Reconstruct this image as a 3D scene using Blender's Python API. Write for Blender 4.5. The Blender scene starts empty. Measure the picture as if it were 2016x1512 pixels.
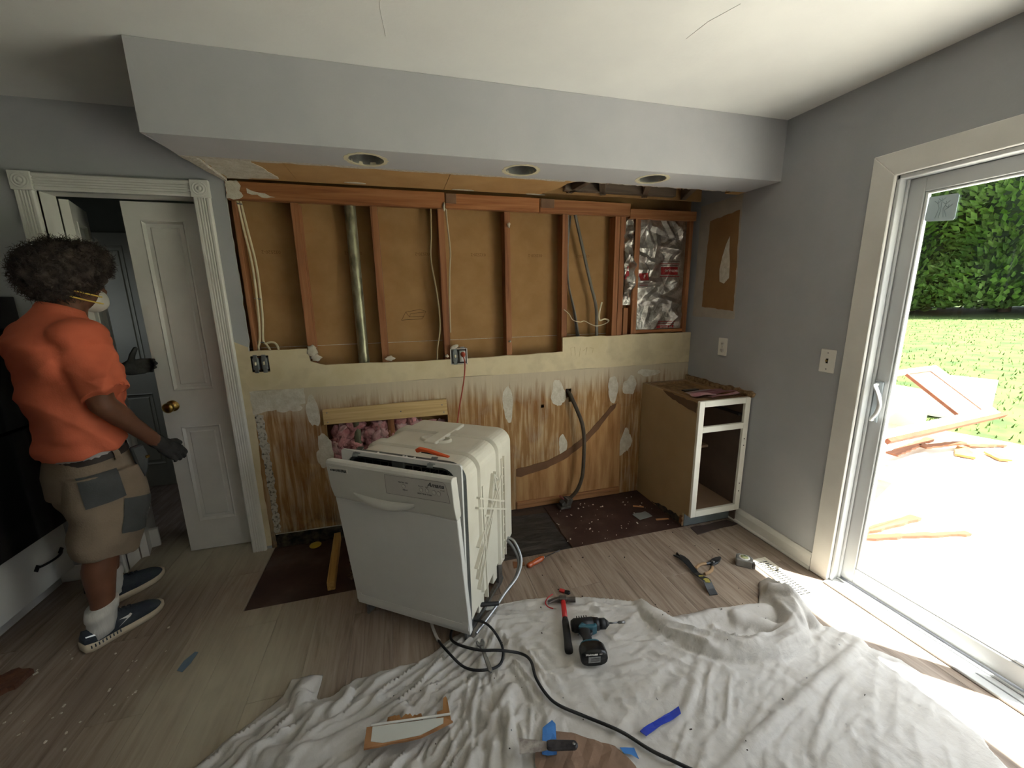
import bpy, bmesh, math, random
import numpy as np
from mathutils import Vector, Matrix
random.seed(7); rng = np.random.default_rng(7)
sc = bpy.context.scene
COL = sc.collection
PI = math.pi

# ------------------------------------------------------------------ camera, world, sun, exposure
cam = bpy.data.cameras.new('camera'); cam_o = bpy.data.objects.new('camera', cam); COL.objects.link(cam_o)
cam.sensor_fit = 'HORIZONTAL'; cam.sensor_width = 36.0; cam.lens = 790.43/2016*36; cam.clip_start = 0.03; cam.clip_end = 300
_yaw, _p, _r = 0.2703, -0.211, -0.0158
_F = Vector((math.sin(_yaw)*math.cos(_p), math.cos(_yaw)*math.cos(_p), math.sin(_p)))
_rt = Vector((math.cos(_yaw), -math.sin(_yaw), 0)); _up = _rt.cross(_F)
_R = math.cos(_r)*_rt+math.sin(_r)*_up; _U = -math.sin(_r)*_rt+math.cos(_r)*_up
cam_o.matrix_world = Matrix(((_R.x,_U.x,-_F.x,-2.1287),(_R.y,_U.y,-_F.y,-2.5789),(_R.z,_U.z,-_F.z,1.5122),(0,0,0,1)))
sc.camera = cam_o

SUN_DIR = Vector((-0.402, 0.43, -1.915)).normalized()      # the way the sunlight travels
w = bpy.data.worlds.new('sky'); sc.world = w; w.use_nodes = True
nt = w.node_tree; nt.nodes.clear()
_o = nt.nodes.new('ShaderNodeOutputWorld'); _b = nt.nodes.new('ShaderNodeBackground'); _s = nt.nodes.new('ShaderNodeTexSky')
_s.sky_type = 'NISHITA'; _s.sun_disc = False; _s.sun_elevation = math.asin(-SUN_DIR.z); _s.sun_rotation = math.atan2(-SUN_DIR.x, -SUN_DIR.y)
_s.dust_density = 3.0; _s.air_density = 1.0; _s.ozone_density = 0.6
_h = nt.nodes.new('ShaderNodeHueSaturation'); _h.inputs['Saturation'].default_value = 0.35
nt.links.new(_s.outputs[0], _h.inputs['Color']); nt.links.new(_h.outputs[0], _b.inputs[0]); nt.links.new(_b.outputs[0], _o.inputs[0])
_b.inputs[1].default_value = 0.26
sun = bpy.data.lights.new('sun', 'SUN'); sun.energy = 13.5; sun.angle = math.radians(0.6); sun.color = (1.0, 0.965, 0.90)
sun_o = bpy.data.objects.new('sun', sun); COL.objects.link(sun_o); sun_o.location = (3, -3, 8)
sun_o.rotation_euler = SUN_DIR.to_track_quat('-Z', 'Y').to_euler()
sc.view_settings.view_transform = 'Standard'; sc.view_settings.look = 'None'; sc.view_settings.gamma = 1.0
sc.view_settings.use_curve_mapping = False; sc.view_settings.exposure = 1.82

# ------------------------------------------------------------------ helpers
def s(r, g=None, b=None):
    if g is None: g = b = r
    f = lambda c: (c/255/12.92) if c/255 <= 0.04045 else ((c/255+0.055)/1.055)**2.4
    return (f(r), f(g), f(b), 1.0)

def portal(name, loc, rot, sx, sy):
    l = bpy.data.lights.new(name, 'AREA'); l.shape = 'RECTANGLE'; l.size = sx; l.size_y = sy; l.cycles.is_portal = True
    o = bpy.data.objects.new(name, l); COL.objects.link(o); o.location = loc; o.rotation_euler = rot

class MB:
    """collects faces; build() links them as ONE mesh object"""
    def __init__(self): self.v = []; self.f = []; self.m = []; self.sm = []
    def add(self, v, f, m=0, sm=False):
        n = len(self.v); self.v += [tuple(p) for p in v]
        for q in f: self.f.append(tuple(i+n for i in q)); self.m.append(m); self.sm.append(sm)
        return self
    def box(self, x0, x1, y0, y1, z0, z1, m=0, M=None):
        v = [(x0,y0,z0),(x1,y0,z0),(x1,y1,z0),(x0,y1,z0),(x0,y0,z1),(x1,y0,z1),(x1,y1,z1),(x0,y1,z1)]
        if M is not None: v = [M @ Vector(p) for p in v]
        return self.add(v, [(0,3,2,1),(4,5,6,7),(0,1,5,4),(1,2,6,5),(2,3,7,6),(3,0,4,7)], m)
    def obox(self, c, sx, sy, sz, rot=(0,0,0), m=0):
        from mathutils import Euler
        M = Matrix.Translation(c) @ Euler(rot).to_matrix().to_4x4()
        return self.box(-sx/2, sx/2, -sy/2, sy/2, -sz/2, sz/2, m, M)
    def prism(self, poly, a, b, axis='y', m=0, M=None):
        """poly: 2D outline; extruded from a to b along axis. axis y: (x,z); x: (y,z); z: (x,y)"""
        n = len(poly)
        def P(p, t):
            q = {'y':(p[0],t,p[1]),'x':(t,p[0],p[1]),'z':(p[0],p[1],t)}[axis]
            return M @ Vector(q) if M is not None else q
        v = [P(p,a) for p in poly]+[P(p,b) for p in poly]
        f = [tuple(range(n)), tuple(range(2*n-1, n-1, -1))]+[(i, i+n, (i+1)%n+n, (i+1)%n) for i in range(n)]
        return self.add(v, f, m)
    def tube(self, pts, r, seg=8, m=0, cap=True, flat=1.0, upv=None):
        pts = [Vector(p) for p in pts]; n = len(pts)
        rs = r if isinstance(r, (list, tuple)) else [r]*n
        v = []; f = []
        t0 = (pts[1]-pts[0]).normalized()
        ref = Vector(upv) if upv else (Vector((0,0,1)) if abs(t0.z) < .9 else Vector((1,0,0)))
        u = (ref - t0*ref.dot(t0)).normalized()
        for i in range(n):
            t = (pts[min(i+1,n-1)]-pts[max(i-1,0)]).normalized()
            if t.length < .5: t = t0
            u = (u - t*u.dot(t)); u = u.normalized() if u.length > 1e-6 else t.orthogonal().normalized()
            w_ = t.cross(u)
            for k in range(seg):
                a = 2*PI*k/seg; v.append(pts[i]+(u*math.cos(a)*flat+w_*math.sin(a))*rs[i])
        for i in range(n-1):
            for k in range(seg): f.append((i*seg+k, i*seg+(k+1)%seg, (i+1)*seg+(k+1)%seg, (i+1)*seg+k))
        self.add(v, f, m, True)
        if cap: self.add([v[k] for k in range(seg)], [tuple(range(seg-1,-1,-1))], m); self.add([v[(n-1)*seg+k] for k in range(seg)], [tuple(range(seg))], m)
        return self
    def lathe(self, prof, seg=24, m=0, M=None, sm=True):
        """prof: (r, h) along +Z"""
        v = []; f = []; n = len(prof)
        for r, h in prof:
            for k in range(seg):
                a = 2*PI*k/seg; p = Vector((r*math.cos(a), r*math.sin(a), h)); v.append(M @ p if M is not None else p)
        for i in range(n-1):
            for k in range(seg): f.append((i*seg+k, i*seg+(k+1)%seg, (i+1)*seg+(k+1)%seg, (i+1)*seg+k))
        return self.add(v, f, m, sm)
    def ell(self, c, rx, ry, rz, seg=16, rings=10, m=0, M=None):
        v = []; f = []
        for i in range(rings+1):
            th = PI*i/rings
            for k in range(seg):
                a = 2*PI*k/seg; p = Vector((c[0]+rx*math.sin(th)*math.cos(a), c[1]+ry*math.sin(th)*math.sin(a), c[2]+rz*math.cos(th)))
                v.append(M @ p if M is not None else p)
        for i in range(rings):
            for k in range(seg): f.append((i*seg+k, (i+1)*seg+k, (i+1)*seg+(k+1)%seg, i*seg+(k+1)%seg))
        return self.add(v, f, m, True)
    def cap(self, p, ra, q, rb, seg=14, sc_=None, m=0):
        """tapered capsule p->q (for remeshing)"""
        p = Vector(p); q = Vector(q); d = q-p; L = d.length; t = d.normalized(); u = t.orthogonal().normalized(); w_ = t.cross(u)
        prof = [(ra*math.cos(a), -ra*math.sin(a)) for a in (PI/2*.98, PI/3, PI/6)]+[(ra,0),(rb,L)]+[(rb*math.cos(a), L+rb*math.sin(a)) for a in (PI/6, PI/3, PI/2*.98)]
        v = []; f = []
        for r, h in prof:
            for k in range(seg):
                a = 2*PI*k/seg; v.append(p+t*h+(u*math.cos(a)+w_*math.sin(a))*r)
        n = len(prof)
        for i in range(n-1):
            for k in range(seg): f.append((i*seg+k, i*seg+(k+1)%seg, (i+1)*seg+(k+1)%seg, (i+1)*seg+k))
        f.append(tuple(range(seg-1,-1,-1))); f.append(tuple((n-1)*seg+k for k in range(seg)))
        return self.add(v, f, m, True)
    def loft(self, rings, m=0, sm=True, caps=True):
        n = len(rings[0]); v = [p for r in rings for p in r]; f = []
        for i in range(len(rings)-1):
            for k in range(n): f.append((i*n+k, i*n+(k+1)%n, (i+1)*n+(k+1)%n, (i+1)*n+k))
        if caps: f += [tuple(range(n-1,-1,-1)), tuple((len(rings)-1)*n+k for k in range(n))]
        return self.add(v, f, m, sm)
    def mesh(self, name, mats):
        me = bpy.data.meshes.new(name); me.from_pydata([tuple(p) for p in self.v], [], self.f); me.update()
        for mt in (mats if isinstance(mats, (list, tuple)) else [mats]): me.materials.append(mt)
        me.polygons.foreach_set('material_index', self.m); me.polygons.foreach_set('use_smooth', self.sm)
        me.validate()
        return me
    def build(self, name, mats, parent=None, bevel=0, loc=None, bseg=1, fix=False):
        """vertices are in the parent's frame (world frame when top level); the origin goes to loc or the base centre"""
        if loc is None and parent is None and self.v:
            a = np.array([tuple(p) for p in self.v]); lo = a.min(0); hi = a.max(0); loc = ((lo[0]+hi[0])/2, (lo[1]+hi[1])/2, lo[2])
        if loc is not None: L = Vector(loc); self.v = [tuple(Vector(p)-L) for p in self.v]
        me = self.mesh(name, mats)
        if fix:
            bm = bmesh.new(); bm.from_mesh(me); bmesh.ops.recalc_face_normals(bm, faces=bm.faces); bm.to_mesh(me); bm.free()
        o = bpy.data.objects.new(name, me); COL.objects.link(o)
        if loc is not None: o.location = loc
        if parent is not None: o.parent = parent
        if bevel:
            b = o.modifiers.new('bevel', 'BEVEL'); b.width = bevel; b.segments = bseg; b.limit_method = 'ANGLE'; b.angle_limit = math.radians(50)
        return o

def empty(name, loc=(0,0,0), rz=0.0, label=None, cat=None, group=None, kind=None):
    o = bpy.data.objects.new(name, None); COL.objects.link(o); o.location = loc; o.rotation_euler = (0,0,rz); o.empty_display_size = .1
    tag(o, label, cat, group, kind); return o
def tag(o, label=None, cat=None, group=None, kind=None):
    if label: o['label'] = label
    if cat: o['category'] = cat
    if group: o['group'] = group
    if kind: o['kind'] = kind
    return o
def share(name, me, parent, loc, rot=(0,0,0), scale=(1,1,1)):
    o = bpy.data.objects.new(name, me); COL.objects.link(o); o.parent = parent; o.location = loc; o.rotation_euler = rot; o.scale = scale; return o
def smooth_pts(pts, n=6):
    """Catmull-Rom through pts"""
    P = [Vector(p) for p in pts]; out = []
    for i in range(len(P)-1):
        a = P[max(i-1,0)]; b = P[i]; c = P[i+1]; d = P[min(i+2,len(P)-1)]
        for k in range(n):
            t = k/n; out.append(.5*((2*b)+(c-a)*t+(2*a-5*b+4*c-d)*t*t+(3*b-a-3*c+d)*t*t*t))
    out.append(P[-1]); return out
def jag(pts, step=.03, amp=.006, rnd=random):
    """turns a 2D outline into a torn one"""
    out = []
    n = len(pts)
    for i in range(n):
        a = pts[i]; b = pts[(i+1)%n]; L = math.hypot(b[0]-a[0], b[1]-a[1]); k = max(1, int(L/step))
        nx, ny = -(b[1]-a[1])/max(L,1e-6), (b[0]-a[0])/max(L,1e-6)
        for j in range(k):
            t = j/k; e = 0 if j == 0 else rnd.uniform(-amp, amp); out.append((a[0]+(b[0]-a[0])*t+nx*e, a[1]+(b[1]-a[1])*t+ny*e))
    return out
def blob(cx, cy, rx, ry, n=28, amp=.12, seed=0, rot=0):
    R = random.Random(seed); ph = [R.uniform(0,6.28) for _ in range(4)]; out = []
    for k in range(n):
        a = 2*PI*k/n; r = 1+amp*(math.sin(2*a+ph[0])*.5+math.sin(3*a+ph[1])*.5+math.sin(5*a+ph[2])*.3+R.uniform(-.3,.3))
        x, y = rx*r*math.cos(a), ry*r*math.sin(a)
        out.append((cx+x*math.cos(rot)-y*math.sin(rot), cy+x*math.sin(rot)+y*math.cos(rot)))
    return out

# ------------------------------------------------------------------ materials
def newmat(name):
    m = bpy.data.materials.new(name); m.use_nodes = True; t = m.node_tree
    return m, t, t.nodes['Principled BSDF']
def _coord(t, kind, scale):
    if kind == 'World':
        g = t.nodes.new('ShaderNodeNewGeometry'); src = g.outputs['Position']
    else:
        c = t.nodes.new('ShaderNodeTexCoord'); src = c.outputs[kind]
    mp = t.nodes.new('ShaderNodeMapping'); mp.inputs['Scale'].default_value = scale; t.links.new(src, mp.inputs[0]); return mp.outputs[0]
def _noise(t, vec, scale, detail=4, dist=0, rough=.55):
    n = t.nodes.new('ShaderNodeTexNoise'); n.inputs['Scale'].default_value = scale; n.inputs['Detail'].default_value = detail
    n.inputs['Distortion'].default_value = dist; n.inputs['Roughness'].default_value = rough; t.links.new(vec, n.inputs['Vector']); return n.outputs['Fac']
def _ramp(t, fac, stops):
    r = t.nodes.new('ShaderNodeValToRGB'); t.links.new(fac, r.inputs[0]); e = r.color_ramp.elements
    while len(e) < len(stops): e.new(.5)
    for i, (p, c) in enumerate(stops): e[i].position = p; e[i].color = c
    return r.outputs[0]
def _mix(t, fac, a, b, mode='MIX'):
    x = t.nodes.new('ShaderNodeMix'); x.data_type = 'RGBA'; x.blend_type = mode
    for sock, val in ((x.inputs[0], fac), (x.inputs[6], a), (x.inputs[7], b)):
        if hasattr(val, 'is_linked'): t.links.new(val, sock)
        else: sock.default_value = val
    return x.outputs[2]
def _bump(t, bs, h, strength, dist=.01):
    b = t.nodes.new('ShaderNodeBump'); b.inputs['Strength'].default_value = strength; b.inputs['Distance'].default_value = dist
    t.links.new(h, b.inputs['Height']); t.links.new(b.outputs[0], bs.inputs['Normal'])
def mat(name, c1, c2=None, scale=6., stretch=(1,1,1), detail=4, rough=.6, metal=0., bump=0., bscale=None, lo=.35, hi=.65, coord='Object', spec=.4, dist=0., bdist=.01, c3=None, rnd=0.):
    m, t, bs = newmat(name); bs.inputs['Roughness'].default_value = rough; bs.inputs['Metallic'].default_value = metal; bs.inputs['Specular IOR Level'].default_value = spec
    bs.inputs['Base Color'].default_value = c1
    vec = _coord(t, coord, stretch) if (c2 or bump) else None
    if c2:
        stops = [(lo, c1), (hi, c2)] if c3 is None else [(lo, c1), ((lo+hi)/2, c2), (hi, c3)]
        col = _ramp(t, _noise(t, vec, scale, detail, dist), stops)
        if rnd:
            oi = t.nodes.new('ShaderNodeObjectInfo'); hs = t.nodes.new('ShaderNodeHueSaturation'); mr = t.nodes.new('ShaderNodeMapRange')
            mr.inputs[3].default_value = 1-rnd; mr.inputs[4].default_value = 1+rnd; t.links.new(oi.outputs['Random'], mr.inputs[0]); t.links.new(mr.outputs[0], hs.inputs['Value'])
            t.links.new(col, hs.inputs['Color']); col = hs.outputs[0]
        t.links.new(col, bs.inputs['Base Color'])
    if bump: _bump(t, bs, _noise(t, vec, bscale or scale*4, 4), bump, bdist)
    return m
def wood(name, c1, c2, c3, axis='x', scale=3., rough=.65, rnd=.12, bump=.25):
    """grain along the given local axis"""
    st = {'x':(.6,14,14),'y':(14,.6,14),'z':(14,14,.6)}[axis]
    m, t, bs = newmat(name); bs.inputs['Roughness'].default_value = rough; bs.inputs['Specular IOR Level'].default_value = .3
    c = t.nodes.new('ShaderNodeTexCoord'); oi = t.nodes.new('ShaderNodeObjectInfo')
    va = t.nodes.new('ShaderNodeVectorMath'); va.operation = 'ADD'; sc_ = t.nodes.new('ShaderNodeVectorMath'); sc_.operation = 'SCALE'; sc_.inputs[3].default_value = 37
    cb = t.nodes.new('ShaderNodeCombineXYZ')
    for k in range(3): t.links.new(oi.outputs['Random'], cb.inputs[k])
    t.links.new(cb.outputs[0], sc_.inputs[0]); t.links.new(c.outputs['Object'], va.inputs[0]); t.links.new(sc_.outputs[0], va.inputs[1])
    mp = t.nodes.new('ShaderNodeMapping'); mp.inputs['Scale'].default_value = st; t.links.new(va.outputs[0], mp.inputs[0])
    n1 = _noise(t, mp.outputs[0], scale, 6, 1.2, .6)
    col = _ramp(t, n1, [(.3, c1), (.5, c2), (.7, c3)])
    hs = t.nodes.new('ShaderNodeHueSaturation'); mr = t.nodes.new('ShaderNodeMapRange'); mr.inputs[3].default_value = 1-rnd; mr.inputs[4].default_value = 1+rnd
    t.links.new(oi.outputs['Random'], mr.inputs[0]); t.links.new(mr.outputs[0], hs.inputs['Value']); t.links.new(col, hs.inputs['Color']); t.links.new(hs.outputs[0], bs.inputs['Base Color'])
    _bump(t, bs, n1, bump, .004)
    return m
M = {}
M['ceiling'] = mat('ceiling_paint', s(226,226,222), s(220,220,217), 3, rough=.9, bump=.05, bscale=60)
M['gray'] = mat('gray_wall_paint', s(172,173,175), s(166,168,170), 4, rough=.8, bump=.04, bscale=120)
M['soffit'] = mat('soffit_paint', s(184,184,186), s(178,179,182), 4, rough=.8, bump=.04, bscale=120)
M['white'] = mat('white_trim_paint', s(226,224,218), s(216,214,208), 5, rough=.4)
M['cream'] = mat('cream_wall_paint', s(206,191,154), s(214,200,166), 5, rough=.8, bump=.06, bscale=60, c3=s(198,184,152))
M['kraft'] = mat('brown_drywall_paper', s(152,116,72), s(164,128,84), 7, rough=.9, bump=.04, bscale=80, coord='World')
M['kraft2'] = mat('tan_drywall_paper', s(176,138,88), s(188,150,100), 5, rough=.9)
M['plaster'] = mat('white_plaster', s(214,208,194), s(196,188,170), 30, rough=.95, bump=.4, bscale=90)
M['gypsum'] = mat('gypsum_edge', s(206,200,188), s(182,172,156), 60, rough=.95, bump=.5, bscale=120)
M['stud'] = wood('stud_wood_upright', s(122,76,50), s(150,100,66), s(168,118,82), 'z', 2.2)
M['studh'] = wood('stud_wood_level', s(128,78,48), s(160,106,66), s(178,124,82), 'x', 2.2)
M['pine'] = wood('pale_pine_level', s(176,146,98), s(196,168,118), s(206,180,134), 'x', 2.5)
M['piney'] = wood('pale_pine_long', s(150,112,58), s(186,146,84), s(200,164,104), 'y', 2.5)
M['black'] = mat('black_plastic', s(22,22,24), s(30,30,32), 20, rough=.45)
M['rubber'] = mat('black_rubber', s(30,30,32), s(38,38,40), 30, rough=.6)
M['steel'] = mat('bare_steel', s(150,150,150), s(120,120,120), 20, rough=.35, metal=1)
M['galv'] = mat('galvanised_steel', s(160,165,165), s(130,136,138), 30, rough=.4, metal=.9)
M['dark'] = mat('dark_void', s(28,25,22), s(36,32,28), 6, rough=.95)
# ------------------------------------------------------------------ structure: floor
H = 2.44
def floor_mat():
    m, t, bs = newmat('vinyl_plank'); bs.inputs['Roughness'].default_value = .5; bs.inputs['Specular IOR Level'].default_value = .35
    c = t.nodes.new('ShaderNodeNewGeometry'); oi = t.nodes.new('ShaderNodeObjectInfo')
    cb = t.nodes.new('ShaderNodeCombineXYZ')
    for k in range(3): t.links.new(oi.outputs['Random'], cb.inputs[k])
    sc_ = t.nodes.new('ShaderNodeVectorMath'); sc_.operation = 'SCALE'; sc_.inputs[3].default_value = 23; t.links.new(cb.outputs[0], sc_.inputs[0])
    va = t.nodes.new('ShaderNodeVectorMath'); va.operation = 'ADD'; t.links.new(c.outputs['Position'], va.inputs[0]); t.links.new(sc_.outputs[0], va.inputs[1])
    mp = t.nodes.new('ShaderNodeMapping'); mp.inputs['Scale'].default_value = (16, 1.1, 1); t.links.new(va.outputs[0], mp.inputs[0])
    n1 = _noise(t, mp.outputs[0], 2.2, 8, 1.0, .62)
    col = _ramp(t, n1, [(.26, s(100,86,74)), (.42, s(136,120,106)), (.56, s(152,137,123)), (.75, s(168,154,140))])
    mp2 = t.nodes.new('ShaderNodeMapping'); mp2.inputs['Scale'].default_value = (5, .8, 1); t.links.new(va.outputs[0], mp2.inputs[0])
    n2 = _noise(t, mp2.outputs[0], 1.6, 3, 1.5)
    col = _mix(t, _ramp(t, n2, [(.58, (0,0,0,1)), (.75, (.55,.55,.55,1))]), col, s(96,80,66))
    hs = t.nodes.new('ShaderNodeHueSaturation'); mr = t.nodes.new('ShaderNodeMapRange'); mr.inputs[3].default_value = .9; mr.inputs[4].default_value = 1.1
    t.links.new(oi.outputs['Random'], mr.inputs[0]); t.links.new(mr.outputs[0], hs.inputs['Value']); t.links.new(col, hs.inputs['Color']); col = hs.outputs[0]
    # haze painted pale into the boards; second patch brightens the dusty hall floor
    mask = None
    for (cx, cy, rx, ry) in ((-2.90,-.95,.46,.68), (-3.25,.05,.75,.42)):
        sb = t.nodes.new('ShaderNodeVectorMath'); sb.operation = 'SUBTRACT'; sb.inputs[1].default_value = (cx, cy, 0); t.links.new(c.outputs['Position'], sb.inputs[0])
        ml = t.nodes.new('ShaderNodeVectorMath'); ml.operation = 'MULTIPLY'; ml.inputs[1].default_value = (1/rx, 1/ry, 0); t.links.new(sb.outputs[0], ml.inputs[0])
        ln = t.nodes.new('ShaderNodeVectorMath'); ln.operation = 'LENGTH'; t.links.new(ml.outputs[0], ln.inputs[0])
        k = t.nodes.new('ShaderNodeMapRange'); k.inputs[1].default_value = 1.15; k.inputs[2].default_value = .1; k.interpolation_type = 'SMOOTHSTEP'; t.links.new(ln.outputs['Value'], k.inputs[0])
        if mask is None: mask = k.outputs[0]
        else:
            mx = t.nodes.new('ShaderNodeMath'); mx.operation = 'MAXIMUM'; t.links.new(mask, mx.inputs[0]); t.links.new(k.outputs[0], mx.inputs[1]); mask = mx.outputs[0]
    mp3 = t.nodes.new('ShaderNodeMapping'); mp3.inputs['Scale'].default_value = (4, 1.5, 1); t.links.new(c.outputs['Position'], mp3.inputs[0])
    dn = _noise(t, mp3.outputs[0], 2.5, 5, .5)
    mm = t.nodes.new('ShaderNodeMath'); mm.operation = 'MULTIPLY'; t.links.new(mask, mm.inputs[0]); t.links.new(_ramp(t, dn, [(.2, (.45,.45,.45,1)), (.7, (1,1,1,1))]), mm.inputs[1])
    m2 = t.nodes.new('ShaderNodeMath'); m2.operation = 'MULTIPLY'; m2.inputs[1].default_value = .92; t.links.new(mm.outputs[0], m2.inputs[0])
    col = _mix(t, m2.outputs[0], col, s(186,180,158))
    t.links.new(col, bs.inputs['Base Color'])
    _bump(t, bs, n1, .12, .003)
    return m
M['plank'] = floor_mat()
M['subfloor'] = mat('stained_subfloor', s(58,44,38), s(78,62,52), 5, detail=8, rough=.85, bump=.3, bscale=40, coord='World', c3=s(48,36,32))
M['subdark'] = mat('dark_red_subfloor', s(44,26,22), s(62,42,36), 4, detail=6, rough=.6, bump=.15, bscale=30, coord='World', c3=s(92,78,68), lo=.3, hi=.75)
M['subwet'] = mat('wet_black_plywood', s(26,26,27), s(58,58,58), 5, stretch=(1,4,1), detail=8, rough=.5, bump=.4, bscale=24, coord='World', c3=s(88,86,82), dist=1.5, lo=.35, hi=.75)
fl = MB(); fl.box(-4.75, 0.02, -5.6, 2.3, -.12, -.008); floor = fl.build('floor', M['subfloor'], loc=(0,0,-.12)); tag(floor, 'stained subfloor under grey brown vinyl planks', 'floor', kind='structure')
floor_top = -.12
pm = {}
def plank(x0, x1, y0, y1):
    L = round(y1-y0, 3); W = round(x1-x0, 3)
    if (W, L) not in pm:
        b = MB(); g = .0005; h = .008; c = .0011
        b.add([(g,g,0),(W-g,g,0),(W-g,L-g,0),(g,L-g,0),(g,g,h-c),(W-g,g,h-c),(W-g,L-g,h-c),(g,L-g,h-c),(g+c,g+c,h),(W-g-c,g+c,h),(W-g-c,L-g-c,h),(g+c,L-g-c,h)],
              [(0,1,5,4),(1,2,6,5),(2,3,7,6),(3,0,4,7),(4,5,9,8),(5,6,10,9),(6,7,11,10),(7,4,8,11),(8,9,10,11)])
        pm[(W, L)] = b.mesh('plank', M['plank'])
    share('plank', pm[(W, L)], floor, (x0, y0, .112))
PW = .1806; xs = []; x = -2.98
while x > -4.75: x -= PW
xs = [x+i*PW for i in range(40) if x+i*PW < 0]
for i, xa in enumerate(xs):
    xb = min(xa+PW, 0.0); xa = max(xa, -4.75)
    if xb-xa < .02: continue
    top = 2.3 if xb <= -2.97 else (-.545 if xb < -.36 else -.545)
    y = -4.9-(i*.43) % 1.22
    if y < -5.6: y += 0
    while y < top-.01:
        y2 = min(y+1.22, top); ya = max(y, -5.6)
        if y2-ya > .03: plank(xa, xb, ya, y2)
        y += 1.22
def panel(name, poly, z, h, m, label=None):
    o = MB().prism(poly, z+.12, z+.12+h, 'z').build(name, m, parent=floor); o.location = (0,0,0); return o
panel('subfloor_board', jag([(-2.975,-.54),(-2.50,-.54),(-2.46,-.02),(-2.975,-.01)], .06, .004), -.008, .004, M['subdark'])
panel('subfloor_board', jag([(-1.19,-.555),(-.40,-.54),(-.40,-.005),(-1.19,-.02)], .08, .005), -.008, .006, M['subdark'])
panel('plywood_patch', jag([(-1.75,-.55),(-1.20,-.555),(-1.20,-.10),(-1.75,-.05)], .05, .006), -.008, .003, M['subwet'])
panel('wood_scrap', jag([(-.37,-.655),(-.03,-.63),(-.06,-.57),(-.36,-.575)], .05, .006), .0005, .005, mat('dark_veneer', s(62,50,48), s(74,60,56), 9, rough=.7))

# ------------------------------------------------------------------ back wall
WB = empty('wall_back', (-1.5, 0.013, 0), label='back wall stripped to studs and torn drywall', cat='wall', kind='structure')
def wb(b, name, m, **k):                      # part of the back wall, vertices in world space
    b.v = [(p[0]+1.5, p[1]-.013, p[2]) for p in b.v]; return b.build(name, m, parent=WB, **k)
T = .013
DX0, DX1, DZ = -3.735, -3.095, 2.045           # doorway
g = MB(); g.box(-4.75, DX0, 0, T, 0, H); g.box(DX0, DX1, 0, T, DZ, H)
g.prism([(DX1,0),(-2.992,0),(-2.992,.5)]+[(-2.985+random.uniform(-.003,.003), .5+i*.05) for i in range(1,11)]+[(-2.965,1.0),(-2.955,1.26)]+[(-2.95+random.uniform(-.003,.003), 1.26+i*.04) for i in range(1,21)]+[(-2.945,2.13),(-2.945,H),(DX1,H)], 0, T)
wb(g, 'gray_drywall', M['gray'], fix=True)
wb(MB().box(-2.94, 0.0, 0, T, 2.16, H), 'unpainted_drywall', M['kraft'])
# primer-cream strip beside the casing, then the cream band under the opening
cs = MB(); cs.prism(jag([(-3.03,.02),(-2.992,.02),(-2.99,.5),(-2.965,1.0),(-2.956,1.262),(-3.03,1.30)], .05, .003), -.0012, 0); wb(cs, 'cream_edge_strip', M['cream'], fix=True)
band = [(-2.99,1.01)]+[(-2.99+i*.1, 1.01+random.uniform(-.003,.003)) for i in range(1,30)]+[(-.001,1.012),(-.001,1.238)]+[(-.001-i*.05, 1.24+random.uniform(-.004,.002)) for i in range(1,21)]+[(-1.046,1.239),(-1.046,1.142)]
band += [(-1.046-i*.08, 1.141-.012*math.sin(i/19*PI)**2+random.uniform(-.004,.003)) for i in range(1,20)]+[(-2.60,1.148),(-2.645,1.165),(-2.655,1.24)]+[(-2.655-i*.05, 1.24+random.uniform(-.003,.003)) for i in range(1,6)]+[(-2.957,1.24)]
def cut_holes(o, boxes):
    for (x0,x1,z0,z1) in boxes:
        c = MB().box(x0,x1,-.05,.06,z0,z1).build('cutter', M['dark']); md = o.modifiers.new('hole','BOOLEAN'); md.object = c; md.operation = 'DIFFERENCE'; md.solver = 'EXACT'
        bpy.context.view_layer.update(); dg = bpy.context.evaluated_depsgraph_get(); me = bpy.data.meshes.new_from_object(o.evaluated_get(dg)); o.modifiers.clear(); o.data = me; bpy.data.objects.remove(c)
bo = wb(MB().prism(band, -.001, T), 'cream_drywall_band', M['cream'], fix=True)
cut_holes(bo, [(-2.953,-2.862,1.118,1.212), (-1.823,-1.712,1.095,1.2)])
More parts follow.
